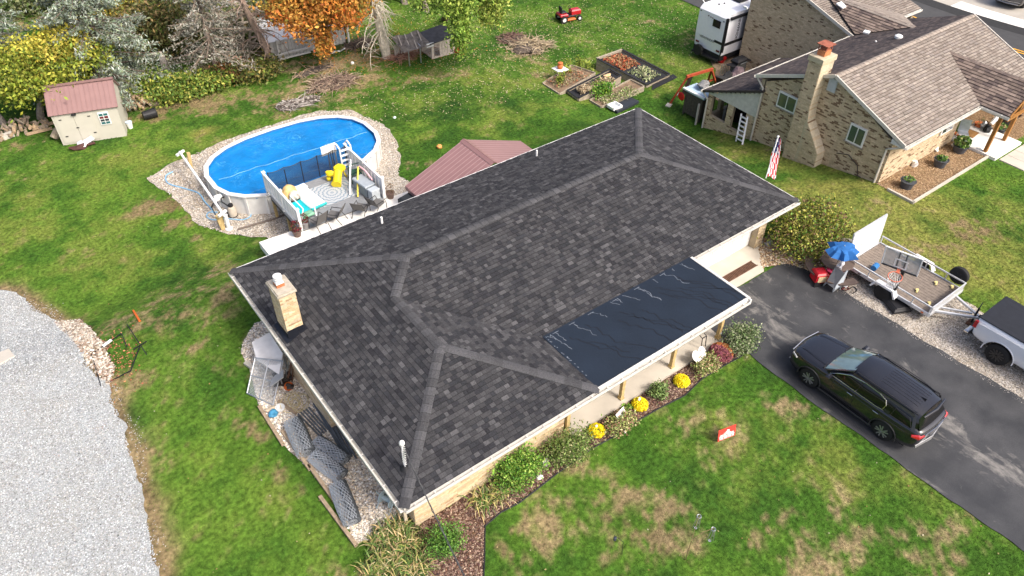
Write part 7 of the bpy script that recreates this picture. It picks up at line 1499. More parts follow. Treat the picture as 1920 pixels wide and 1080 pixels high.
# ------------------------------------------------------------------ front bed
FG = [(.10,.24,.03),(.17,.33,.04),(.06,.15,.02),(.28,.38,.08)]
VG = [(.42,.44,.16),(.24,.32,.08),(.14,.20,.05),(.52,.46,.24),(.34,.18,.12)]
def fbush(lab, px, py, r, n, pal, size=.1, name='bush', cat='bush', st=8):
    q = G(px, py); return plants(name, lab, cat, (q[0],q[1],q[2]+r[2]*.95), r, n, size, pal, stems=st)
fbush('rounded bright green bush against the brick wall near the corner', 972, 895, (.85,.65,.55), 5200, FG, .09)
fbush('sprawling olive green bush at the end of the brick wall', 1062, 855, (1.0,.6,.45), 4600, [(.12,.20,.04),(.20,.26,.07),(.26,.26,.12),(.08,.14,.03)], .085)
fbush('low round green bush under the service wires', 836, 1023, (.58,.5,.35), 3000, [(.06,.15,.025),(.10,.22,.03),(.14,.26,.05)], .075)
fbush('variegated cream and green bush by the small white sign', 1163, 800, (.62,.4,.28), 2300, VG, .085); fbush('variegated bush under the heart sign', 1322, 692, (.6,.4,.28), 2200, VG, .085)
fbush('small green plant between two yellow mums', 1234, 742, (.38,.32,.33), 1200, [(.16,.24,.07),(.24,.32,.12),(.09,.15,.04)], .085)
fbush('feathery grey-green bush at the driveway end of the bed', 1386, 652, (.72,.6,.55), 3800, [(.13,.20,.07),(.22,.28,.13),(.36,.38,.24),(.08,.13,.04)], .09)
fbush('big yellow-green barberry bush beside the garage', 1507, 462, (1.65,1.35,1.0), 17000, [(.22,.26,.035),(.32,.32,.05),(.12,.15,.03),(.16,.09,.05),(.10,.20,.03),(.38,.34,.09)], .12, st=14)
fbush('tiny green sprig on the mulch before the slab', 1175, 768, (.22,.18,.12), 200, FG, .08); 
def mum(lab, px, py, r, pal, n=1500, name='mum_plant', half=False):
    q = G(px, py); t = thing(name, lab, 'flowering plant', q); MB().blob((0,0,r*.5), (r*.78,r*.78,r*.55), 3, 2, amp=.03).build('leaf_mound', mat('mum_green', (.07,.12,.03), .8), t, False)
    a = rng.normal(size=(n, 3)); a[:, 2] = np.abs(a[:, 2])*.9-.12; a /= np.linalg.norm(a, axis=1)[:, None]; C = a*np.array([r,r,r*.75])*rng.uniform(.9, 1.03, (n, 1))+[0,0,r*.42]
    V, F, _ = randquads(C, .065, None, .9); cols = pick(pal, n, .08)
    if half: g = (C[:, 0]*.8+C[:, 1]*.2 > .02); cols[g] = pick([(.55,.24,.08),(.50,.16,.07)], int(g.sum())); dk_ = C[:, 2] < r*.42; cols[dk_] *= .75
    link(bpy.data.objects.new('blossoms', npmesh('blossoms', V, F, mat('petal', (0,0,0), .7, attr=True, var=.05), cols)), t)['kind'] = 'stuff'; return t
YM = [(.85,.70,.01),(.80,.62,.01),(.90,.78,.05)]
mum('bright yellow mum nearest the brick wall', 1118, 812, .27, YM); mum('middle bright yellow mum beside the small white sign', 1199, 763, .27, YM); mum('bright yellow mum farthest along the bed towards the driveway', 1277, 719, .27, YM)
mum('large pink and rust mum beside the heart sign', 1350, 668, .42, [(.32,.10,.13),(.24,.07,.10),(.36,.14,.12)], 2600, half=True)
for k, (px, py) in enumerate(((1118,799),(1199,748))): q = P(px, py, .35); tag(MB().blob(q, (.05,.04,.06), k, 2, amp=.3).build('white_butterfly_stake', M_wht), ('white stake ornament behind the yellow mum by the brick wall','white stake ornament behind the middle yellow mum')[k], 'ornament')
def stone(lab, px, py, r, c=(.62,.60,.56)):
    tag(MB().blob(tuple(np.array(G(px,py))+[0,0,r[2]*.6]), r, int(px), 3, amp=.12).build('stone', mat('pale_rock_%d' % int(c[0]*100), c, .85, var=.12, scale=8, bump=.3), smooth=True), lab, 'stone')
stone('upright white stone between the two green bushes', 1022, 872, (.14,.1,.2)); stone('flat white stone at the mulch edge below the upright one', 1012, 896, (.13,.1,.07)); stone('small white stone on the bed edge beneath the variegated bush', 1171, 811, (.05,.04,.04)); stone('round white light-like knob behind the rounded green bush', 989, 856, (.07,.07,.12))
# bed edging
m = MB(); ed = [G(*q, .02) for q in ((905,1110),(908,1046),(909,986),(938,961),(974,942),(1005,918),(1041,890),(1109,841),(1153,817),(1189,792),(1238,764),(1284,741),(1316,710),(1349,690),(1391,667),(1402,652))]; m.tube(ed, .03, 5); tag(m.build('bed_edging_strip', M_black), 'black plastic edging strip between mulch bed and front lawn', 'edging')
# signs
t = thing('heart_sign', 'white heart-shaped sign with lettering in the front bed', 'sign', G(1312,682)); c0 = Vector(P(1296,672,.35)); c1 = Vector(P(1330,676,.35)); cc_0 = Vector(P(1313,668,.45))
ux = Vector((.97,.12,-.1)).normalized(); uz = Vector((.02,.72,.69)).normalized(); un = ux.cross(uz)
hp_ = []
for i in range(34):
    a = 6.283*i/34; hx = 16*math.sin(a)**3; hz_ = 13*math.cos(a)-5*math.cos(2*a)-2*math.cos(3*a)-math.cos(4*a); hp_.append(cc_0+ux*hx*.023+uz*(hz_*.024))
m = MB(); m.slab([tuple(p) for p in hp_][::-1] if (hp_[1]-hp_[0]).cross(hp_[2]-hp_[0]).dot(un) < 0 else [tuple(p) for p in hp_], .03); m.build('heart_board', mat('sign_white', (.85,.85,.83), .5, var=.02), t)
rotm = Matrix((( ux.x, uz.x, un.x),( ux.y, uz.y, un.y),( ux.z, uz.z, un.z))).to_4x4(); 
fr = un if un.y < 0 else -un
m = MB(); m.tube([tuple(cc_0+fr*.034*1+ux*(-.13+.011*k)+uz*(.0+.03*math.sin(k*1.7)*(1.6 if k < 4 else .7))) for k in range(24)], .007, 4); m.build('script_lettering', mat('sign_gold', (.35,.26,.12), .6), t); m = MB(); [m.blob(tuple(cc_0+fr*.034+ux*a+uz*b), .018, 1, 1) for a, b in ((.1,.16),(.17,.13),(.2,.06),(.06,.2),(.14,.2))]; m.build('flower_print', M_ink, t)
m = MB(); m.cyl(tuple(cc_0-uz*.3), (cc_0.x,cc_0.y-.05,0), .015, 6); m.build('stake', M_black, t)
t = thing('small_sign', 'small white rectangular sign with grey lines by the variegated bush', 'sign', G(1163,785)); c_ = Vector(P(1164,776,.42)); ux2 = Vector((.97,.22,0)).normalized(); uz2 = Vector((-.05,.45,.89)).normalized(); n2 = ux2.cross(uz2)
m = MB(); m.slab([tuple(c_+ux2*a*.23+uz2*b*.13) for a, b in ((-1,-1),(1,-1),(1,1),(-1,1))], .012); m.build('sign_board', MATS['sign_white'], t); m = MB(); [m.cyl(tuple(c_+ux2*a-uz2*.13), tuple(Vector((c_.x+ux2.x*a,c_.y-.1,0))), .006, 5) for a in (-.12,.12)]; m.build('stake', M_alu, t)
rot2 = Matrix(((ux2.x,uz2.x,n2.x),(ux2.y,uz2.y,n2.y),(ux2.z,uz2.z,n2.z))).to_4x4(); f2 = n2 if n2.y < 0 else -n2
m = MB()
for z0_, w0_ in ((.06,.15),(.01,.17),(-.05,.1)): m.add([tuple(c_+f2*.008+ux2*a+uz2*b) for a, b in ((-w0_,z0_-.009),(w0_,z0_-.009),(w0_,z0_+.009),(-w0_,z0_+.009))], [(0,1,2,3)])
m.build('lettering', M_ink, t)
t = thing('black_bench_frame', 'small black wrought metal frame on the porch behind the heart sign', 'plant stand', P(1320,640,.12)); q = Vector(P(1318,652,.12)); m = MB(); [m.tube([tuple(q+Vector((x,0,0))), tuple(q+Vector((x,.05,.5))), tuple(q+Vector((x+.02,.3,.55)))], .018, 5) for x in (-.1,.12)]; m.tube([tuple(q+Vector((-.1,.05,.5))), tuple(q+Vector((.12,.05,.5)))], .018, 5); m.build('frame_tube', M_black, t)
q = G(1347,637); t = thing('solar_light', 'small black and silver solar light at the slab corner', 'garden light', q); MB().cyl((0,0,0),(0,0,.3),.015,6).build('stake', M_black, t, False); MB().lathe([(.03,.28),(.07,.32),(.07,.4),(.03,.43)],n=10).build('lamp_head', M_alu, t, False)
# red yard sign
t = thing('red_yard_sign', 'red yard sign with white house mark standing on the front lawn', 'sign', G(1362,824)); c_ = Vector(P(1363,812,.34)); ux3 = (Vector(P(1376,799,.5))-Vector(P(1350,809,.5))).normalized(); ux3.z = 0; ux3.normalize(); uz3 = (Vector((0,0,1))+Vector((0,.15,0))).normalized(); n3 = ux3.cross(uz3); W3, H3 = .34, .25
m = MB(); m.slab([tuple(c_+ux3*a*W3+uz3*b*H3) for a, b in ((-1,-1),(1,-1),(1,1),(-1,1))], .012); m.build('sign_board', mat('sign_red', (.62,.06,.045), .5, var=.03), t)
f3 = n3 if n3.y < 0 else -n3; rot3 = Matrix(((ux3.x,uz3.x,n3.x),(ux3.y,uz3.y,n3.y),(ux3.z,uz3.z,n3.z))).to_4x4()
m = MB()
def s3(x, z): return tuple(c_+ux3*x+uz3*z+f3*.004)
for q in ([(-.14,.02),(.0,.12),(.14,.02),(.14,-.0),(0,.09),(-.14,0)], [(-.06,0),(.06,0),(.1,.13),(.0,.17)], [(-.3,-.08),(.3,-.08),(.3,-.11),(-.3,-.11)]): m.add([s3(*p) for p in q], [tuple(range(len(q)))])
m.build('white_mark', MATS['sign_white'], t); m = MB(); rq = random.Random(4)
for z0_, h_ in ((-.03,.07),(-.17,.09)):
    x = -.27
    while x < .26: w = rq.uniform(.018,.045); m.add([s3(x,z0_-h_/2),s3(x+w,z0_-h_/2),s3(x+w,z0_+h_/2),s3(x,z0_+h_/2)], [(0,1,2,3)]); x += w+rq.choice((.012,.012,.03))
m.build('lettering', MATS['sign_white'], t)
m = MB(); [m.cyl(tuple(c_+ux3*a-uz3*H3), (c_.x+ux3.x*a,c_.y+ux3.y*a,0), .006, 5) for a in (-.15,.15)]; m.tube([(c_.x-ux3.x*.17,c_.y-ux3.y*.17,.04),(c_.x+ux3.x*.17,c_.y+ux3.y*.17,.04)], .008, 5); m.build('wire_stake', M_alu, t)
# wind chimes on shepherd hook
def chime(lab, px, py, sd_):
    q = Vector(P(px, py, .95)); t = thing('wind_chime', lab, 'wind chime', tuple(q), 0); r = random.Random(sd_)
    m = MB(); m.tube([tuple(q+Vector((.06*math.cos(a), .06*math.sin(a), 0))) for a in np.linspace(0,6.28,14)], .012, 5); m.build('ring', M_alu, t)
    for k in range(5): a = k*1.256; b_ = q+Vector((.055*math.cos(a), .055*math.sin(a), -.05)); e = b_+Vector((.03*math.cos(a),.03*math.sin(a),-.42-.05*(k%3))); m = MB(); m.cyl(tuple(b_), tuple(e), .011, 7); m.build('chime_tube', M_alu, t)
    m = MB(); m.cyl(tuple(q), tuple(q-Vector((0,0,.6))), .003, 4); m.lathe([(.045,0),(.045,.01)], tuple(q-Vector((0,0,.62))), 12); m.build('sail', M_alu, t)
chime('silver wind chime on the left arm of the lawn hook', 1311, 968, 1); chime('silver wind chime on the right arm of the lawn hook', 1338, 992, 2)
t = thing('shepherd_hook', 'thin bronze double hook in the front lawn holding two wind chimes', 'plant hook', G(1285,1050)); b_ = G(1285,1050); h_ = P(1325,982,1.1); q1, q2 = P(1311,967,.98), P(1338,991,.98)
m = MB(); m.tube([b_, (b_[0],b_[1],.6), (b_[0],b_[1],1.05)], .012, 6); tp_ = (b_[0],b_[1],1.05); m.tube([tp_, ((tp_[0]+q1[0])/2,(tp_[1]+q1[1])/2,1.15), q1], .008, 5); m.tube([tp_, ((tp_[0]+q2[0])/2,(tp_[1]+q2[1])/2,1.15), q2], .008, 5); m.build('rod', mat('bronze_rod', (.16,.11,.06), .5), t)
t = thing('lawn_lantern', 'small black solar lantern hanging on a thin hook in the front lawn', 'garden light', G(1168,1040)); b_ = G(1166,1039); q = P(1153,1010,.55); m = MB(); m.tube([b_, (b_[0]-.03,b_[1],.35), (b_[0]-.02,b_[1]+.02,.66), (q[0],q[1]+.05,.68), (q[0],q[1],.6)], .008, 5); m.build('hook', M_black, t); m = MB(); m.lathe([(.02,.08),(.05,.05),(.05,-.05),(.02,-.07)], q, 10); m.build('lantern', mat('dark_glass', (.05,.06,.08), .2), t)
# day lilies: long arching blades
def blades(name, lab, spots, n, L, pal, w=.02, group=None):
    for k, (px, py, l_) in enumerate(spots):
        q = G(px, py); t = thing(name, l_, 'plant', q, 0, group); m = MB(); r = random.Random(k+11)
        for i in range(n):
            a = r.uniform(0, 6.28); l = L*r.uniform(.5, 1.15); h = l*r.uniform(.25, .6); s = Vector((r.uniform(-.25,.25), r.uniform(-.25,.25), 0)); d = Vector((math.cos(a), math.sin(a), 0)); sd2 = Vector((-d.y, d.x, 0))*w*r.uniform(.6,1.3); c = pick(pal, 1)[0]; P0 = [s+d*l*u*.8+Vector((0,0,h*math.sin(u*2.6))) for u in (0,.25,.5,.75,1)]
            vs = []; 
            for u, p in zip((1,.95,.8,.55,.1), P0): vs += [p-sd2*u, p+sd2*u]
            m.add(vs, [(2*j,2*j+1,2*j+3,2*j+2) for j in range(4)], tuple(c))
        o = m.build('leaf_blades', mat('leaf', (0,0,0), .6, attr=True), t, False); o['kind'] = 'stuff'
LIL = [(.38,.32,.12),(.24,.25,.07),(.38,.28,.13),(.11,.18,.04),(.07,.13,.03),(.42,.36,.19),(.09,.15,.03)]
fill('undergrowth', '', g2((700,985),(760,965),(800,1000),(800,1100),(680,1100),(690,1030)), .0, 5000, .09, [(.07,.12,.03),(.11,.15,.04),(.20,.16,.08),(.05,.09,.02),(.28,.23,.12)], .14)
blades('day_lily', '', [(742,1000,'dry yellowing day lily clump right at the house corner'),(715,1020,'day lily clump between pebble bed and house corner'),(760,1030,'large dry day lily clump beside the mulch'),(735,1062,'straw-coloured day lily clump near the lower frame edge'),(778,1070,'day lily clump between mulch bed and lower frame edge'),(700,1075,'sparse day lily clump at the grass side')], 150, .62, LIL, .016, 'dry day lilies at the house corner')
blades('day_lily', '', [(905,945,'pale yellowing lily clump on the mulch near the lawn edge'),(935,930,'dry straw lily clump by the rounded green bush')], 100, .6, LIL, .018, 'dry lilies in the mulch bed')
# ------------------------------------------------------------------ things by the driveway
t = thing('picnic_table', 'round brown picnic table with curved benches under the blue umbrella', 'picnic table', (25.0,11.0,0)); cx_, cy_ = 24.75, 11.05
M_pb = mat('brown_resin', (.115,.085,.07), .65, var=.15, scale=4)
MB().lathe([(.02,.68),(.62,.68),(.66,.70),(.66,.73),(.62,.74),(.02,.74)], (cx_,cy_,0), 24).build('table_top', M_pb, t)
for k in range(4):
    a0 = k*1.571+.35; m = MB(); pts = []; 
    for j in range(9): a = a0+j*1.1/8; pts.append((a, .88, 1.2))
    vs = []; fs = []
    for a, r0_, r1_ in pts: vs += [(cx_+r0_*math.cos(a),cy_+r0_*math.sin(a),.42),(cx_+r1_*math.cos(a),cy_+r1_*math.sin(a),.42),(cx_+r1_*math.cos(a),cy_+r1_*math.sin(a),.47),(cx_+r0_*math.cos(a),cy_+r0_*math.sin(a),.47)]
    for j in range(8): b = j*4; fs += [(b+3,b+2,b+6,b+7),(b,b+4,b+5,b+1),(b+1,b+5,b+6,b+2),(b,b+3,b+7,b+4)]
    fs += [(0,1,2,3),(35,34,33,32)]; m.add(vs, fs); m.build('bench', M_pb, t); am = a0+.55; m = MB(); m.tube([(cx_+.1*math.cos(am),cy_+.1*math.sin(am),.6),(cx_+.9*math.cos(am),cy_+.9*math.sin(am),.1),(cx_+1.04*math.cos(am),cy_+1.04*math.sin(am),.42)], .03, 6); m.build('leg', M_pb, t)
t = thing('patio_umbrella', 'blue half-closed umbrella over the brown picnic table', 'umbrella', (cx_,cy_,0)); M_ub = mat('umbrella_blue', (.02,.115,.33), .8, var=.2, scale=4, bump=.2)
uc = Vector(P(1582,466,1.75)); m = MB(); vs = [tuple(uc+Vector((0,0,.12)))]; nr = 16
for ring, (rr_, hh) in enumerate(((.28,.08),(.55,.0),(.84,-.22))):
    for k in range(nr): a = 6.283*k/nr; k2 = (1, .66, .88, .7)[k % 4]; vs.append(tuple(uc+Vector((math.cos(a)*rr_*(k2 if ring else 1)*(1+.12*math.sin(k*2.1)), math.sin(a)*rr_*(k2 if ring else 1)*.85, hh+(.12 if k%2 else 0)*ring*.7+.07*math.sin(k*3.3)*ring))))
fs = [(0,1+k,1+(k+1)%nr) for k in range(nr)]+[(1+r_*nr+k,1+(r_+1)*nr+k,1+(r_+1)*nr+(k+1)%nr,1+r_*nr+(k+1)%nr) for r_ in range(2) for k in range(nr)]; m.add(vs, fs); m.build('canopy', M_ub, t)
m = MB(); m.cyl((cx_,cy_,0), tuple(uc+Vector((0,0,.15))), .025, 8); m.build('pole', M_alu, t); m = MB(); [m.cyl(tuple(uc+Vector((0,0,-.1))), tuple(Vector(vs[1+2*nr+k])+Vector((0,0,-.01))), .008, 4) for k in range(0,nr,2)]; m.build('rib', M_wht, t)
t = thing('red_generator', 'red pressure washer engine on the asphalt edge beside the grey table', 'generator', G(1548,527), R_(-28)); M_rr = mat('tool_red', (.50,.01,.02), .4, spec=.5)
for x in (-.36, .3): MB().box((x,0,.34),(.5,.5,.5),bev=.06).build('housing', M_rr, t, False); MB().box((x-.0,-.26,.34),(.36,.03,.26)).build('cream_label', mat('cream_label', (.60,.48,.28), .7), t, False)
MB().box((0,0,.1),(1.2,.6,.08)).build('base_frame', M_black, t, False); MB().lathe([(.08,-.04),(.15,0),(.08,.04)],(0,-.05,.62),12).build('engine_cowl', mat('pink_red', (.6,.05,.12), .5), t, False); MB().box((.38,.1,.63),(.2,.15,.08),bev=.02).build('white_cap', M_wht, t, False)
for sx in (-.55,.55): MB().lathe([(.05,-.04),(.12,-.04),(.12,.04),(.05,.04)],(sx,-.3,.12),12,'y').build('wheel', M_black, t, False)
t = thing('folding_table', 'grey folding table tipped on its edge beside the red machine', 'table', G(1580,545)); e0, e1 = Vector(P(1556,512,.9)), Vector(P(1568,548,.35))
f4 = [Vector(v) for v in (P(1549,530,.35), P(1567,500,.95), P(1585,512,.95), P(1564,541,.3))]; m = MB(); m.slab(f4, .04); m.build('table_top', mat('table_grey', (.14,.145,.155), .5), t)
s4 = [Vector(v) for v in (P(1564,541,.3), P(1572,521,.7), P(1589,506,.95), P(1578,534,.35), P(1560,547,.05))]; m = MB(); m.slab(s4, .04); m.build('table_side', mat('pale_grey_plastic', (.42,.46,.49), .5), t)
for a_, b_ in (((1564,541,.3),(1561,547)),((1549,530,.3),(1543,536)),((1574,535,.3),(1575,543))): m = MB(); m.beam(P(*a_), lp(*b_), .05, .04); m.build('leg', mat('pale_grey_plastic', (.42,.46,.49), .5), t)
tag(MB().blob(tuple(P(1576,498,.95)), (.16,.12,.2), 5, 2, amp=.5).build('white_rag', M_tarp), 'white rag bunched behind the tipped grey table', 'rag')
hose([(1570,506),(1582,503),(1590,498),(1588,506),(1576,510)], .025, 'thin dark red hose looped behind the tipped table', mat('dark_red_hose', (.25,.03,.03), .6), dz=.6, name='red_hose')
hose([(1575,522),(1588,520),(1582,532),(1576,538),(1585,545),(1600,538),(1606,545),(1598,550)], .018, 'black hose trailing on the gravel below the tipped table', M_black, name='black_hose'); hose([(1578,543),(1586,538),(1592,542),(1584,544)], .018, 'short red hose piece on the asphalt edge', MATS['dark_red_hose'], name='red_hose')
tag(MB().lathe([(.06,0),(.1,.05),(.06,.1)], lp(1584,538), 12).build('white_filter', M_wht), 'small white filter among the hoses on the gravel', 'filter')
m = MB(); m.beam(lp(1504,482,dz=.04), lp(1516,497,dz=.04), .08, .04); tag(m.build('timber_offcut', M_split2), 'grey wooden offcut on the leaf litter before the barberry', 'plank')
tag(MB().box(tuple(np.array(lp(1440,460))+[0,0,.12]), (.35,.2,.2), bev=.05).build('grey_meter', mat('grey_box', (.3,.31,.33), .6)), 'grey box at the garage corner beside the barberry', 'box')
# basketball hoop
t = thing('basketball_hoop', 'portable basketball hoop with clear backboard beside the trailer', 'basketball hoop', (24.9,8.62,0)); bp_ = Vector(lp(1664,570)); 
bs = MB(); bs.box((bp_.x+.15,bp_.y-.15,.13),(1.15,.75,.24),rz=R_(65),bev=.08); bs.box((bp_.x+.1,bp_.y-.2,.24),(.9,.5,.08),rz=R_(65),bev=.03); bs.build('base', M_black, t)
c4 = [Vector(v) for v in (P(1653,493,1.75), P(1719,518,1.75), P(1731,487,2.62), P(1662,462,2.62))]; un4 = (c4[1]-c4[0]).cross(c4[3]-c4[0]).normalized(); un4 = un4 if un4.x < 0 else -un4
m = MB(); m.slab(c4, .012); g_ = m.build('backboard', mat('clear_board', (.55,.57,.56), .15, spec=.5), t); MATS['clear_board'].node_tree.nodes['Principled BSDF'].inputs['Alpha'].default_value = .42
for i in range(4): a_, b_ = c4[i], c4[(i+1)%4]; m = MB(); m.beam(a_, b_, .045, .05, up=un4); m.build('frame_bar', M_wht if i else M_black, t)
Qb = lambda u, v: c4[0].lerp(c4[1], u).lerp(c4[3].lerp(c4[2], u), v)+un4*.015
sq = [Qb(.34,.12), Qb(.66,.12), Qb(.66,.55), Qb(.34,.55)]
for i in range(4): m = MB(); m.beam(sq[i], sq[(i+1)%4], .05, .012, up=un4); m.build('target_square', M_wht, t)
rc = Qb(.5,.02)+un4*.42+Vector((0,0,-.0)); rt_ = Vector((0,0,1)).cross(un4).normalized(); m = MB(); m.tube([tuple(rc+un4*.25*math.cos(a)+rt_*.25*math.sin(a)) for a in np.linspace(0,6.283,22)], .016, 6); m.beam(Qb(.5,.02), rc-un4*.22, .12, .04); m.build('rim', mat('rim_orange', (.62,.16,.09), .5), t)
m = MB()
for k in range(12):
    for sg in (1,-1): m.tube([tuple(rc+(un4*math.cos(a)+rt_*math.sin(a))*(.25-.1*v)-Vector((0,0,.45*v))) for v, a in ((v, 6.283*k/12+sg*v*1.2) for v in np.linspace(0,1,6))], .008, 3)
m.build('net', M_wht, t)['kind'] = 'stuff'
m = MB(); pb_ = Vector((bp_.x,bp_.y,.2)); bk_ = Qb(.5,.3)-un4*.12; m.beam(pb_, Vector((pb_.x+.12,pb_.y,1.6)), .1, .1); m.build('pole', M_black, t); m = MB()
for dz_ in (.1, -.25): m.beam(Vector((pb_.x+.12,pb_.y,1.6+dz_*.4)), bk_+Vector((0,0,dz_)), .05, .07)
[m.beam(Qb(u,.05)-un4*.04, Qb(u,.97)-un4*.04, .05, .04) for u in (.4,.6)]; m.build('support_arm', M_black, t)
# ------------------------------------------------------------------ utility trailer
TX0, TX1, TY0, TY1, TZ = 25.12, 27.45, 7.45, 10.3, .5
tr_ = thing('utility_trailer', 'aluminium utility trailer with plank deck and raised ramp gate', 'trailer', (26.3,8.9,0)); M_al = mat('trailer_aluminium', (.60,.61,.62), .4, metal=.35, var=.1, scale=4)
TY0, TY1 = 7.2, 10.85
a_ = P(1605,511,.55); b_ = P(1737,586,.5)
M_tp = mat('trailer_plank', (.20,.165,.135), .85, var=.25, scale=6, bump=.4)
npk = 14; w_ = (TX1-TX0-.1)/npk
for k in range(npk): m = MB(); m.bb(TX0+.05+k*w_+.006, TX0+.05+(k+1)*w_-.006, TY0+.05, TY1-.05, TZ-.04, TZ); m.build('plank', M_tp, tr_)
m = MB(); m.bb(TX0+.04,TX1-.04,TY0+.04,TY1-.04,TZ-.1,TZ-.045); m.build('under_frame', M_black, tr_)
for x in (TX0, TX1): 
    m = MB(); m.bb(x-.03,x+.03,TY0,TY1,TZ-.12,TZ+.02); m.build('side_beam', M_al, tr_); m = MB(); m.bb(x-.025,x+.025,TY0,TY1,TZ+.3,TZ+.35); m.build('side_rail', M_al, tr_)
    for y in (TY0+.03, TY0+.75, TY0+1.6, TY1-1.0, TY1-.03): m = MB(); m.bb(x-.02,x+.02,y-.02,y+.02,TZ,TZ+.3); m.build('upright', M_al, tr_)
m = MB(); m.bb(TX0,TX1,TY0-.03,TY0+.03,TZ-.12,TZ+.02); m.build('end_beam', M_al, tr_); m = MB(); m.bb(TX0,TX1,TY0-.02,TY0+.02,TZ+.3,TZ+.36); m.build('front_rail', M_al, tr_); m = MB(); m.bb(TX0,TX1,TY1-.03,TY1+.03,TZ-.12,TZ+.02); m.build('end_beam', M_al, tr_)
m = MB(); m.bb(TX0+.05,TX1-.05,TY0-.015,TY0+.015,TZ+.02,TZ+.3); m.build('front_panel', M_al, tr_)
g0_, g1_ = TZ+.02, TZ+1.35
for k in range(9): z = g0_+k*.15; m = MB(); m.bb(TX0+.1,TX1-.05,TY1+.02+.01*k,TY1+.05+.01*k,z,z+.118); m.build('ramp_slat', mat('ramp_white', (.66,.66,.66), .45, var=.05), tr_)
m = MB(); [m.beam((x,TY1+.05,g0_),(x,TY1+.14,g1_+.03),.05,.05) for x in (TX0+.08,TX1-.05)]; m.beam((TX0+.08,TY1+.14,g1_+.03),(TX1-.05,TY1+.14,g1_+.03),.05,.05); m.build('ramp_frame', M_al, tr_)
def wheel(cx, cy, cz, r, w, parent, ax='x', rimm=None, spokes=5, side=-1, world=True, tyre=None):
    s = MB(); s.lathe([(r*.62,-w/2),(r*.9,-w/2),(r,-w/2+.03),(r,w/2-.03),(r*.9,w/2),(r*.62,w/2)], (cx,cy,cz), 28, ax); wl = s.build('wheel', mat('tyre', (.02,.02,.02), .8), parent, world, smooth=True)
    o_ = side*w*.42; s = MB(); s.lathe([(.01,o_-side*.05),(r*.6,o_-side*.05),(r*.63,o_),(r*.6,o_+side*.01)], (cx,cy,cz), 24, ax)
    s.build('rim', mat('rim_dark', (.03,.03,.032), .4, metal=.5) if spokes else rimm, wl, world)
    if spokes:
        m = MB()
        for k in range(spokes):
            for d_ in (-.16, .16):
                a = 6.283*k/spokes+d_*.8; b = 6.283*k/spokes+d_*1.5; p0, p1 = (.1*r*math.cos(a), .1*r*math.sin(a)), (r*.6*math.cos(b), r*.6*math.sin(b))
                if ax == 'x': m.beam((cx+o_+side*.025,cy+p0[0],cz+p0[1]),(cx+o_+side*.025,cy+p1[0],cz+p1[1]),r*.1,.03,up=(1,0,0))
                else: m.beam((cx+p0[0],cy+o_+side*.025,cz+p0[1]),(cx+p1[0],cy+o_+side*.025,cz+p1[1]),r*.1,.03,up=(0,1,0))
        m.lathe([(.01,o_-.02),(r*.14,o_-.02),(r*.14,o_+.02),(.01,o_+.02)], (cx,cy,cz), 12, ax); m.build('spoke', rimm, wl, world)
    return wl
M_steel = mat('pale_steel_rim', (.50,.44,.34), .5, var=.2)
for x, sd_ in ((TX0-.14,-1),(TX1+.14,1)):
    wl = wheel(x, 9.02, .34, .34, .2, tr_, 'x', M_steel, 0, sd_)
    m = MB(); [m.cyl((x+sd_*.085,9.02+.13*math.cos(a),.34+.13*math.sin(a)),(x+sd_*.1,9.02+.13*math.cos(a),.34+.13*math.sin(a)),.03,8) for a in np.linspace(0,5.5,8)]; m.build('rim_hole', M_black, wl)
    m = MB(); pr2 = [(8.5,.45),(8.66,.72),(9.38,.72),(9.54,.45)]; 
    for (y0,z0),(y1,z1) in zip(pr2,pr2[1:]): m.slab([(x-.12,y0,z0),(x-.12,y1,z1),(x+.12,y1,z1),(x+.12,y0,z0)], .02); m.beam((x+sd_*.12,y0,z0-.03),(x+sd_*.12,y1,z1-.03),.015,.07)
    m.build('fender', M_wht, tr_)
sw = wheel(TX1+.2, 7.6, .85, .36, .2, tr_, 'x', mat('white_rim', (.62,.66,.70), .4), 0, -1); m = MB(); [m.cyl((TX1+.095,7.6+.14*math.cos(a),.85+.14*math.sin(a)),(TX1+.11,7.6+.14*math.cos(a),.85+.14*math.sin(a)),.03,8) for a in np.linspace(0,5,6)]; m.build('rim_hole', M_black, sw)
m = MB(); tng = (26.6,5.95,.42)
for x in (TX0+.45, TX1-.45): m.beam((x,TY0,TZ-.08), tng, .08, .08)
m.beam((TX0+.8,TY0,TZ-.08),(26.6,6.3,.42),.06,.06); m.build('draw_bar', M_al, tr_); m = MB(); m.box((26.6,5.85,.45),(.12,.4,.12)); m.cyl((26.5,6.15,.1),(26.5,6.15,.85),.04,8); m.tube([(26.5,6.15,.85),(26.75,6.2,.95)],.02,5); m.build('coupler_jack', M_black, tr_); m = MB(); m.box((26.5,6.15,.07),(.3,.25,.13)); m.build('jack_block', mat('rust', (.13,.07,.045), .9), tr_)
for (x, y) in ((25.6,7.5),(25.9,8.2),(26.9,8.0),(27.2,7.5)): m = MB(); m.box((x,y,TZ+.04),(.2,.08,.08),rz=.4,bev=.02); m.box((x+.06,y+.05,TZ+.06),(.08,.14,.05),rz=.9,bev=.02); tag(m.build('tie_down_block', mat('butter_yellow', (.66,.55,.24), .6)), {25.6:'yellow block on the plank deck nearest the basketball net',25.9:'yellow block on the plank deck second from the basketball net',26.9:'yellow block on the plank deck nearest the spare wheel side rail',27.2:'yellow block in the front corner of the plank deck by the spare wheel'}[x], 'block')
m = MB(); m.bb(TX0-.04,TX0-.02,TY0+.2,TY0+.3,TZ-.1,TZ-.04); m.build('marker_light', mat('amber', (.6,.12,.01), .4), tr_); m = MB(); m.bb(TX0-.05,TX0+.05,TY1+.03,TY1+.06,TZ-.12,TZ-.02); m.build('tail_light', mat('lamp_red', (.45,.01,.01), .3), tr_)
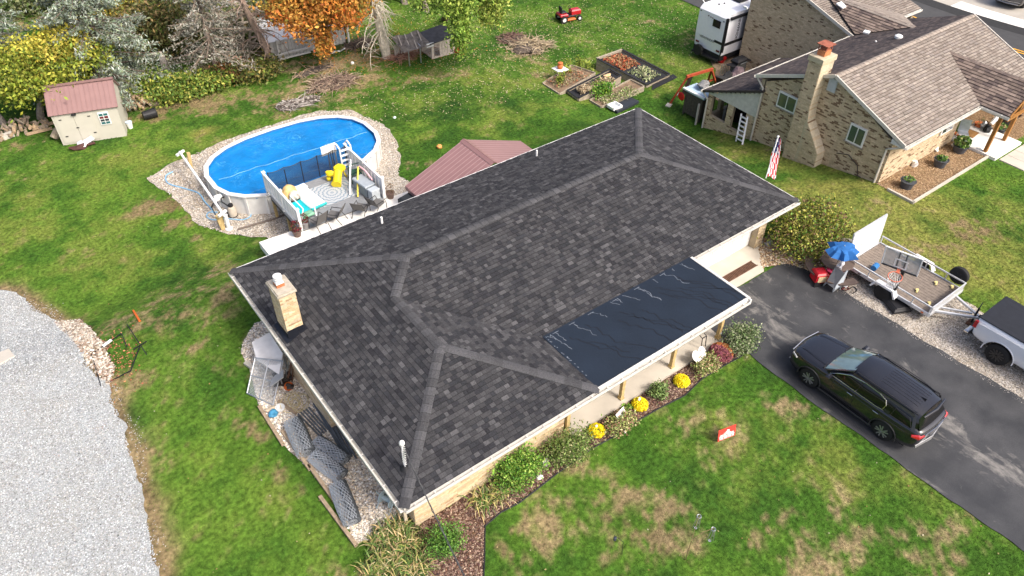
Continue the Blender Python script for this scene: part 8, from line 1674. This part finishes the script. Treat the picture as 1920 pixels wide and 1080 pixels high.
tag(MB().cyl((25.6,9.95,TZ+.12),(25.9,10.0,TZ+.12),.12,12).build('blue_can', mat('can_blue', (.03,.16,.40), .4)), 'blue can lying on the trailer deck by the ramp gate', 'can')
# ------------------------------------------------------------------ vehicles
def loft_body(name, st, m, parent, arches, rw, sub=2, rings=None):
    """st: (x, half profile [(y,z)...] from bottom centre to top centre)"""
    vs = []; fs = []; n = len(st[0][1]); R = 2*n-2
    for x, pr in st:
        for (y, z) in pr: vs.append((x, y, z))
        for (y, z) in pr[-2:0:-1]: vs.append((x, -y, z))
    for i in range(len(st)-1):
        for k in range(R): fs.append((i*R+k, i*R+(k+1)%R, (i+1)*R+(k+1)%R, (i+1)*R+k))
    L = (len(st)-1)*R
    for b, rev in ((0, False), (L, True)):           # end caps as quads
        for k in range(n-1):
            q = [b+k, b+k+1, b+(R-k-1) % R if k+1 < n-1 else b+k+1, b+(R-k) % R]
            q = [b+k, b+k+1, b+(R-(k+1)) % R, b+(R-k) % R]; q2 = []
            for j in q:
                if j not in q2: q2.append(j)
            if len(q2) > 2: fs.append(tuple(q2 if rev else q2[::-1]))
    me = npmesh(name, np.array(vs), [list(f) for f in fs], m, smooth=True); o = bpy.data.objects.new(name, me); COL.objects.link(o)
    sb = o.modifiers.new('s', 'SUBSURF'); sb.levels = sub; sb.render_levels = sub; cut = []
    for (cx, cz, r, y) in arches:
        c = MB(); c.cyl((cx, y-.26, cz), (cx, y+.26, cz), r, 36); co = c.build('cutter', m); cut.append(co)
        bo = o.modifiers.new('b', 'BOOLEAN'); bo.operation = 'DIFFERENCE'; bo.object = co; bo.solver = 'EXACT'
    dg = bpy.context.evaluated_depsgraph_get(); ne = bpy.data.meshes.new_from_object(o.evaluated_get(dg)); bpy.data.objects.remove(o)
    for c in cut: bpy.data.objects.remove(c)
    ne.materials.clear(); ne.materials.append(m); ne.polygons.foreach_set('use_smooth', np.ones(len(ne.polygons), bool))
    ne.set_sharp_from_angle(angle=R_(38)); o = bpy.data.objects.new(name, ne); link(o, parent); return o
M_cb = mat('black_car_paint', (.012,.012,.0155), .2, metal=.0, var=.03, spec=.5, clear=.8); M_cr = M_cb
M_trim = mat('grey_trim', (.03,.03,.032), .6); M_chr = mat('chrome', (.62,.62,.62), .18, metal=1, var=.03); M_dg = mat('privacy_glass', (.004,.004,.005), .08, spec=.45, clear=.3)
M_ws = mat('windscreen', (.13,.20,.19), .04, spec=.9, clear=1, var=.35, scale=1.5); M_tl = mat('lamp_red2', (.42,.006,.008), .15, spec=.8, clear=1)
def suv(lab, loc, rz):
    t = thing('suv_car', lab, 'car', loc, rz); W = .955
    def pr(zb, yb, zl, yl, zm, ym, zs, ys, zt, yt, zc): return [(0,zb),(yb,zb),(yl,zl),(ym,zm),(ys,zs),(yt,zt),(0,zc)]
    st = [(2.44, pr(.34,.55,.40,.66,.62,.68,.80,.60,.86,.45,.88)), (2.36, pr(.26,.70,.34,.84,.62,.86,.86,.78,.93,.62,.95)), (2.05, pr(.22,.78,.30,.92,.66,.94,.96,.88,1.02,.70,1.05)), (1.45, pr(.22,.80,.30,.95,.68,.965,1.03,.91,1.08,.72,1.12)),
          (.95, pr(.22,.80,.30,.95,.68,.96,1.06,.92,1.12,.76,1.15)), (.2, pr(.22,.80,.30,.93,.66,.955,1.07,.92,1.12,.80,1.12)), (-.8, pr(.22,.80,.30,.93,.66,.955,1.08,.93,1.13,.80,1.13)), (-1.6, pr(.22,.80,.30,.95,.68,.965,1.10,.93,1.15,.80,1.15)),
          (-2.15, pr(.26,.76,.34,.91,.70,.94,1.12,.88,1.17,.74,1.17)), (-2.38, pr(.32,.66,.40,.84,.72,.88,1.08,.80,1.14,.66,1.15)), (-2.47, pr(.40,.52,.46,.72,.72,.78,1.0,.70,1.06,.52,1.07))]
    loft_body('body', st, M_cb, t, [(1.44,.37,.44,.9),(1.44,.37,.44,-.9),(-1.40,.37,.44,.9),(-1.40,.37,.44,-.9)], .2)
    MB().box((0,0,.3),(4.2,1.5,.22)).build('underbody', M_black, t, False)
    # greenhouse rings
    def ring(z, x0, x1, w0, w1, k=.26):
        out = []
        for (x, w) in ((x0,w0*.80),(x0-.10,w0),(x0-.9,w0+.02),(x1+.9,w1+.02),(x1+.22,w1),(x1+.02,w1*.82)): out.append((x, w, z))
        return out+[(x,-y,z) for x,y,z in out[::-1]]
    rg = [ring(1.06,1.08,-2.28,.86,.84), ring(1.25,.78,-2.24,.83,.81), ring(1.45,.45,-2.14,.75,.74), ring(1.60,.20,-2.02,.66,.66)]
    vs = [p for r_ in rg for p in r_]; n = 12; fs = [(i*n+k, i*n+(k+1)%n, (i+1)*n+(k+1)%n, (i+1)*n+k) for i in range(3) for k in range(n)]+[tuple(3*n+k for k in range(n))]
    MB().add(vs, fs).build('side_glass', M_dg, t, False, smooth=True)
    gy = lambda z: np.interp(z, [1.06,1.25,1.45,1.60], [.875,.845,.765,.68])
    # windscreen
    m = MB(); m.grid(lambda u, v: (1.08-.86*v+.10*(1-(2*u-1)**2)*(1-.4*v)+.012, (2*u-1)*(.80-.2*v), 1.075+.525*v+.014), 10, 6); m.build('windscreen', M_ws, t, False, smooth=True)
    m = MB(); m.tube([(1.13+.1*(1-(2*u-1)**2), (2*u-1)*.82, 1.08) for u in np.linspace(0,1,12)], .03, 6); m.build('cowl', M_black, t, False)
    for y0 in (.05, -.5): MB().tube([(1.18,y0,1.11),(.98,y0+.42,1.17)], .01, 4).build('wiper', M_black, t, False)
    # roof shell
    def rf(u, v):
        x = .30-2.42*v; hw_ = np.interp(x, [-2.12,-1.8,-1.2,-.2,.3], [.66,.69,.71,.70,.63]); a = 2*u-1; y = a*hw_
        z = 1.60+.095*(1-abs(a)**2.6)-.06*max(0, abs(a)-.86)/.14+np.interp(x, [-2.12,-1.7,-.9,.0,.3], [-.05,-.0,.02,.0,-.045]); return (x, y, z)
    MB().grid(rf, 20, 16).build('roof', M_cb, t, False, smooth=True)
    for a in (-.55,-.37,-.19,.0,.19,.37,.55):
        m = MB(); m.tube([(x_, a*.72, rf(.5+a*.72/1.42, (.30-x_)/2.42)[2]+.004) for x_ in np.linspace(-.55,-1.85,8)], .007, 4); m.build('roof_groove', mat('dark_gloss', (.05,.05,.055), .3), t, False)
    for s in (-1, 1):
        m = MB(); m.tube([(x_, s*(np.interp(x_, [-2.1,-1.2,-.2,.2], [.64,.69,.68,.62])), np.interp(x_, [-2.1,-1.2,-.2,.2], [1.60,1.68,1.67,1.62])) for x_ in np.linspace(.15,-2.05,12)], .014, 5); m.build('roof_rail', M_trim, t, False)
        # pillars in body colour
        m = MB(); q = lambda x, z, e=.012: (x, s*(gy(z)+e), z)
        m.beam((1.05,s*.80,1.07),(.24,s*.655,1.60),.07,.05); m.build('front_pillar', M_cb, t, False)
        m = MB(); m.add([q(-1.16,1.07),q(-1.34,1.07),q(-1.3,1.58),q(-1.02,1.58)], [(0,1,2,3)]); m.build('middle_rear_pillar', M_cb, t, False); m = MB(); m.add([q(-2.12,1.07),q(-2.22,1.07,-.03),q(-2.02,1.58,-.02),q(-1.93,1.58)], [(0,1,2,3)]); m.build('rear_pillar', M_cb, t, False)
        m = MB(); m.add([q(.22,1.52),q(-2.0,1.50),q(-1.98,1.60,.03),q(.2,1.6,.03)], [(0,1,2,3)]); m.build('roof_side', M_cb, t, False)
        ln = [q(.86,1.10,.02),q(.55,1.32,.02),q(.22,1.48,.02),q(-.3,1.535,.02),q(-.8,1.52,.02),q(-1.05,1.46,.02),q(-1.14,1.32,.02),q(-1.10,1.13,.02),q(-.9,1.10,.02),q(0,1.10,.02)]; MB().tube(ln, .016, 5, closed=True).build('chrome_surround', M_chr, t, False)
        ln = [q(-1.38,1.13,.012),q(-1.42,1.45,.012),q(-1.9,1.44,.012),q(-2.08,1.14,.0)]; MB().tube(ln, .009, 4, closed=True).build('quarter_surround', M_trim, t, False)
        m = MB(); m.beam(q(-.12,1.10,.014),q(-.2,1.52,.014),.04,.02); m.build('middle_pillar', M_black, t, False)
        # mirror, handles, lamps
        m = MB(); m.box((.78,s*1.05,1.13),(.16,.24,.16),bev=.05); m.build('wing_mirror', M_cb, t, False)
        for x_ in (-.02,-.98): MB().box((x_,s*.965,.93),(.2,.03,.03),bev=.01).build('door_handle', M_chr, t, False)
        for x_ in (.62,-.18,-1.12): m = MB(); m.tube([(x_,s*.958,.38),(x_+.01,s*.968,.66),(x_,s*.93,1.05)], .004, 3); m.build('door_seam', M_black, t, False)
        m = MB(); m.tube([(x_, s*np.interp(x_, [-2.1,-1.0,1.0,2.0], [.945,.96,.962,.93]), .95) for x_ in np.linspace(-2.0,1.7,12)], .008, 4); m.build('body_crease', M_cb, t, False)
        m = MB(); m.box((-.0,s*.955,.27),(2.05,.04,.07),bev=.015); m.build('sill_trim', M_trim, t, False)
        for cx in (1.44,-1.40): m = MB(); m.tube([(cx+.45*math.cos(a), s*.955, .37+.45*math.sin(a)) for a in np.linspace(-.15,3.3,16)], .026, 5); m.build('arch_trim', M_trim, t, False)
        m = MB(); m.tube([(-2.44,s*.56,.93),(-2.36,s*.78,.93),(-2.20,s*.905,.93)], [.05,.10,.045], 8); m.build('tail_light', M_tl, t, False)
        m = MB(); m.tube([(2.42,s*.50,.78),(2.30,s*.76,.80),(2.1,s*.90,.83)], [.03,.05,.03], 7); m.build('headlight', mat('lamp_clear', (.5,.5,.48), .1, spec=.8, clear=1), t, False)
        MB().box((2.36,s*.66,.42),(.14,.12,.06),bev=.02).build('fog_light', mat('lamp_clear', (.5,.5,.48), .1), t, False)
    m = MB(); m.tube([(-2.47,-.60,.98),(-2.52,0,1.0),(-2.47,.60,.98)], .018, 6); m.build('tailgate_bar', M_chr, t, False)
    m = MB(); m.tube([(-2.40,-.72,.42),(-2.52,0,.42),(-2.40,.72,.42)], .035, 6); m.tube([(-2.42,-.8,.56),(-2.53,0,.56),(-2.42,.8,.56)], .02, 5); m.build('bumper_strip', mat('satin_silver', (.40,.40,.40), .35, metal=.8), t, False)
    m = MB(); m.grid(lambda u, v: (-2.29+.24*v-.055*(1-(2*u-1)**2)-.012, (2*u-1)*(.74-.14*v), 1.13+.42*v), 8, 5); m.build('rear_glass', M_dg, t, False, smooth=True)
    m = MB(); m.tube([(-2.20,-.6,1.60),(-2.27,0,1.63),(-2.20,.6,1.60)], [.035,.05,.035], 8); m.build('spoiler', M_cb, t, False, smooth=True)
    m = MB(); m.add([(-1.88,-.02,1.68),(-1.66,0,1.69),(-1.86,0,1.745),(-1.89,0,1.74),(-1.88,.02,1.68),(-1.66,.005,1.69)], [(0,1,2,3),(4,5,2,3),(0,3,4),(1,5,2)]); m.build('antenna_fin', M_black, t, False)
    MB().box((-2.50,0,.76),(.02,.5,.14)).build('number_plate', mat('plate', (.12,.12,.13), .4), t, False)
    m = MB(); m.box((2.43,0,.66),(.06,1.0,.3),bev=.03); m.build('grille', M_black, t, False); MB().tube([(2.40,-.72,.86),(2.47,0,.87),(2.40,.72,.86)], .02, 5).build('bonnet_strip', M_chr, t, False)
    for s in (-1,1): m = MB(); m.tube([(2.2,s*.5,1.0),(1.6,s*.6,1.115),(1.1,s*.66,1.145)], .012, 4); m.build('bonnet_crease', M_cb, t, False)
    for (cx, cy) in ((1.44,.83),(1.44,-.83),(-1.40,.83),(-1.40,-.83)): wheel(cx, cy, .375, .375, .24, t, 'y', mat('silver_spoke', (.42,.42,.42), .3, metal=.7), 5, 1 if cy > 0 else -1, False)
    return t
g0_ = G(1508,725); g1_ = G(1643,826); car = suv('black suv parked on the asphalt with its nose towards the garage', (18.93+.955, (g0_[1]+g1_[1])/2+.0, .034), R_(90.6))
c2 = copy_tree(car); q = G(1910,4); c2.location = (q[0]+.3, q[1]+.3, zg(q[0], q[1])+.06); c2.rotation_euler = (0,0,R_(8)); c2['rz'] = R_(8); c2['label'] = 'black car on the far concrete driveway beyond the street'
# pickup
M_pw_ = mat('silver_white_paint', (.74,.76,.79), .22, var=.03, spec=.6, clear=1)
def pickup(lab, loc, rz):
    t = thing('pickup_truck', lab, 'pickup truck', loc, rz)
    def pr(zb, yb, yl, ym, zs, ys, zt, yt, zc): return [(0,zb),(yb,zb),(yl,zb+.08),(ym,.95),(ys,zs),(yt,zt),(0,zc)]
    st = [(2.92, pr(.45,.7,.80,.82,1.05,.76,1.12,.6,1.14)), (2.8, pr(.40,.8,.92,.96,1.22,.90,1.28,.72,1.30)), (2.2, pr(.38,.84,.97,1.0,1.30,.96,1.36,.78,1.40)), (1.25, pr(.38,.84,.97,1.01,1.33,.97,1.40,.84,1.44)), (.2, pr(.36,.84,.96,1.0,1.34,.97,1.40,.84,1.40)),
          (-.85, pr(.36,.84,.96,1.0,1.34,.97,1.40,.84,1.40)), (-1.7, pr(.40,.84,.97,1.015,1.34,.985,1.42,.86,1.40)), (-2.6, pr(.46,.84,.96,1.0,1.34,.98,1.42,.86,1.40)), (-2.82, pr(.56,.82,.93,.98,1.34,.96,1.41,.86,1.40)), (-2.88, pr(.62,.78,.9,.94,1.30,.93,1.38,.84,1.38))]
    loft_body('body', st, M_pw_, t, [(1.88,.42,.52,.95),(1.88,.42,.52,-.95),(-1.76,.42,.52,.95),(-1.76,.42,.52,-.95)], .2)
    MB().box((0,0,.5),(5.0,1.5,.2)).build('underbody', M_black, t, False)
    m = MB(); m.grid(lambda u, v: (-.78-2.06*v, (2*u-1)*.905, 1.43+.03*(1-(2*u-1)**2)), 10, 10); m.box((-1.81,0,1.415),(2.1,1.86,.05),bev=.02); m.build('bed_cover', mat('black_vinyl', (.016,.018,.024), .65, var=.2, scale=5, bump=.3, bscale=40), t, False)
    vs = []
    for z, x0, x1, w in ((1.38,1.5,-.78,.92),(1.65,.85,-.74,.84),(1.88,.45,-.66,.72)): vs += [(x0,w*.9,z),(x0-.15,w,z),(x1+.1,w,z),(x1,w*.92,z),(x1,-w*.92,z),(x1+.1,-w,z),(x0-.15,-w,z),(x0,-w*.9,z)]
    MB().add(vs, [(i*8+k, i*8+(k+1)%8, (i+1)*8+(k+1)%8, (i+1)*8+k) for i in range(2) for k in range(8)]+[tuple(range(16,24))]).build('cab_glass', M_dg, t, False)
    m = MB(); m.box((-.1,0,1.9),(1.15,1.46,.09),bev=.04); m.build('roof', M_pw_, t, False)
    for s in (-1,1):
        m = MB(); m.beam((1.45,s*.84,1.4),(.45,s*.68,1.9),.08,.06); m.beam((-.72,s*.88,1.4),(-.62,s*.7,1.9),.12,.08); m.beam((.3,s*.93,1.4),(.15,s*.73,1.9),.07,.04); m.build('pillar', M_pw_, t, False)
        MB().box((-2.84,s*.955,1.12),(.12,.09,.36),bev=.03).build('tail_light', M_tl, t, False); MB().box((1.1,s*1.12,1.42),(.18,.24,.22),bev=.05).build('wing_mirror', M_pw_, t, False)
        m = MB(); m.tube([(-2.75,s*1.0,1.24),(-2.0,s*1.015,1.28),(-.9,s*1.01,1.28)], .012, 4); m.tube([(-1.76+.56*math.cos(a),s*1.0,.42+.56*math.sin(a)) for a in np.linspace(-.1,3.25,14)], .02, 4); m.build('body_crease', M_pw_, t, False)
        m = MB(); m.box((-3.0,s*.78,.6),(.16,.4,.14),bev=.04); m.build('bumper_corner', M_chr, t, False)
        for x_ in (.55,-.35): MB().box((x_,s*1.01,1.15),(.2,.03,.04)).build('door_handle', M_pw_, t, False)
    MB().box((-2.98,0,.55),(.2,1.9,.12),bev=.03).build('bumper', M_black, t, False); MB().box((2.95,0,.85),(.08,1.5,.5),bev=.03).build('grille', M_chr, t, False); MB().tube([(-2.7,-.6,.42),(-3.0,-.62,.40)],.04,8).build('exhaust_pipe', M_black, t, False)
    for (cx, cy) in ((1.88,.86),(1.88,-.86),(-1.76,.86),(-1.76,-.86)): wheel(cx, cy, .415, .415, .28, t, 'y', mat('black_spoke', (.06,.06,.06), .3, metal=.5), 6, 1 if cy > 0 else -1, False)
    return t
pickup('silver white pickup truck with black bed cover on the gravel strip', (25.19+1.0, 4.62-1.76, .02), R_(-90))
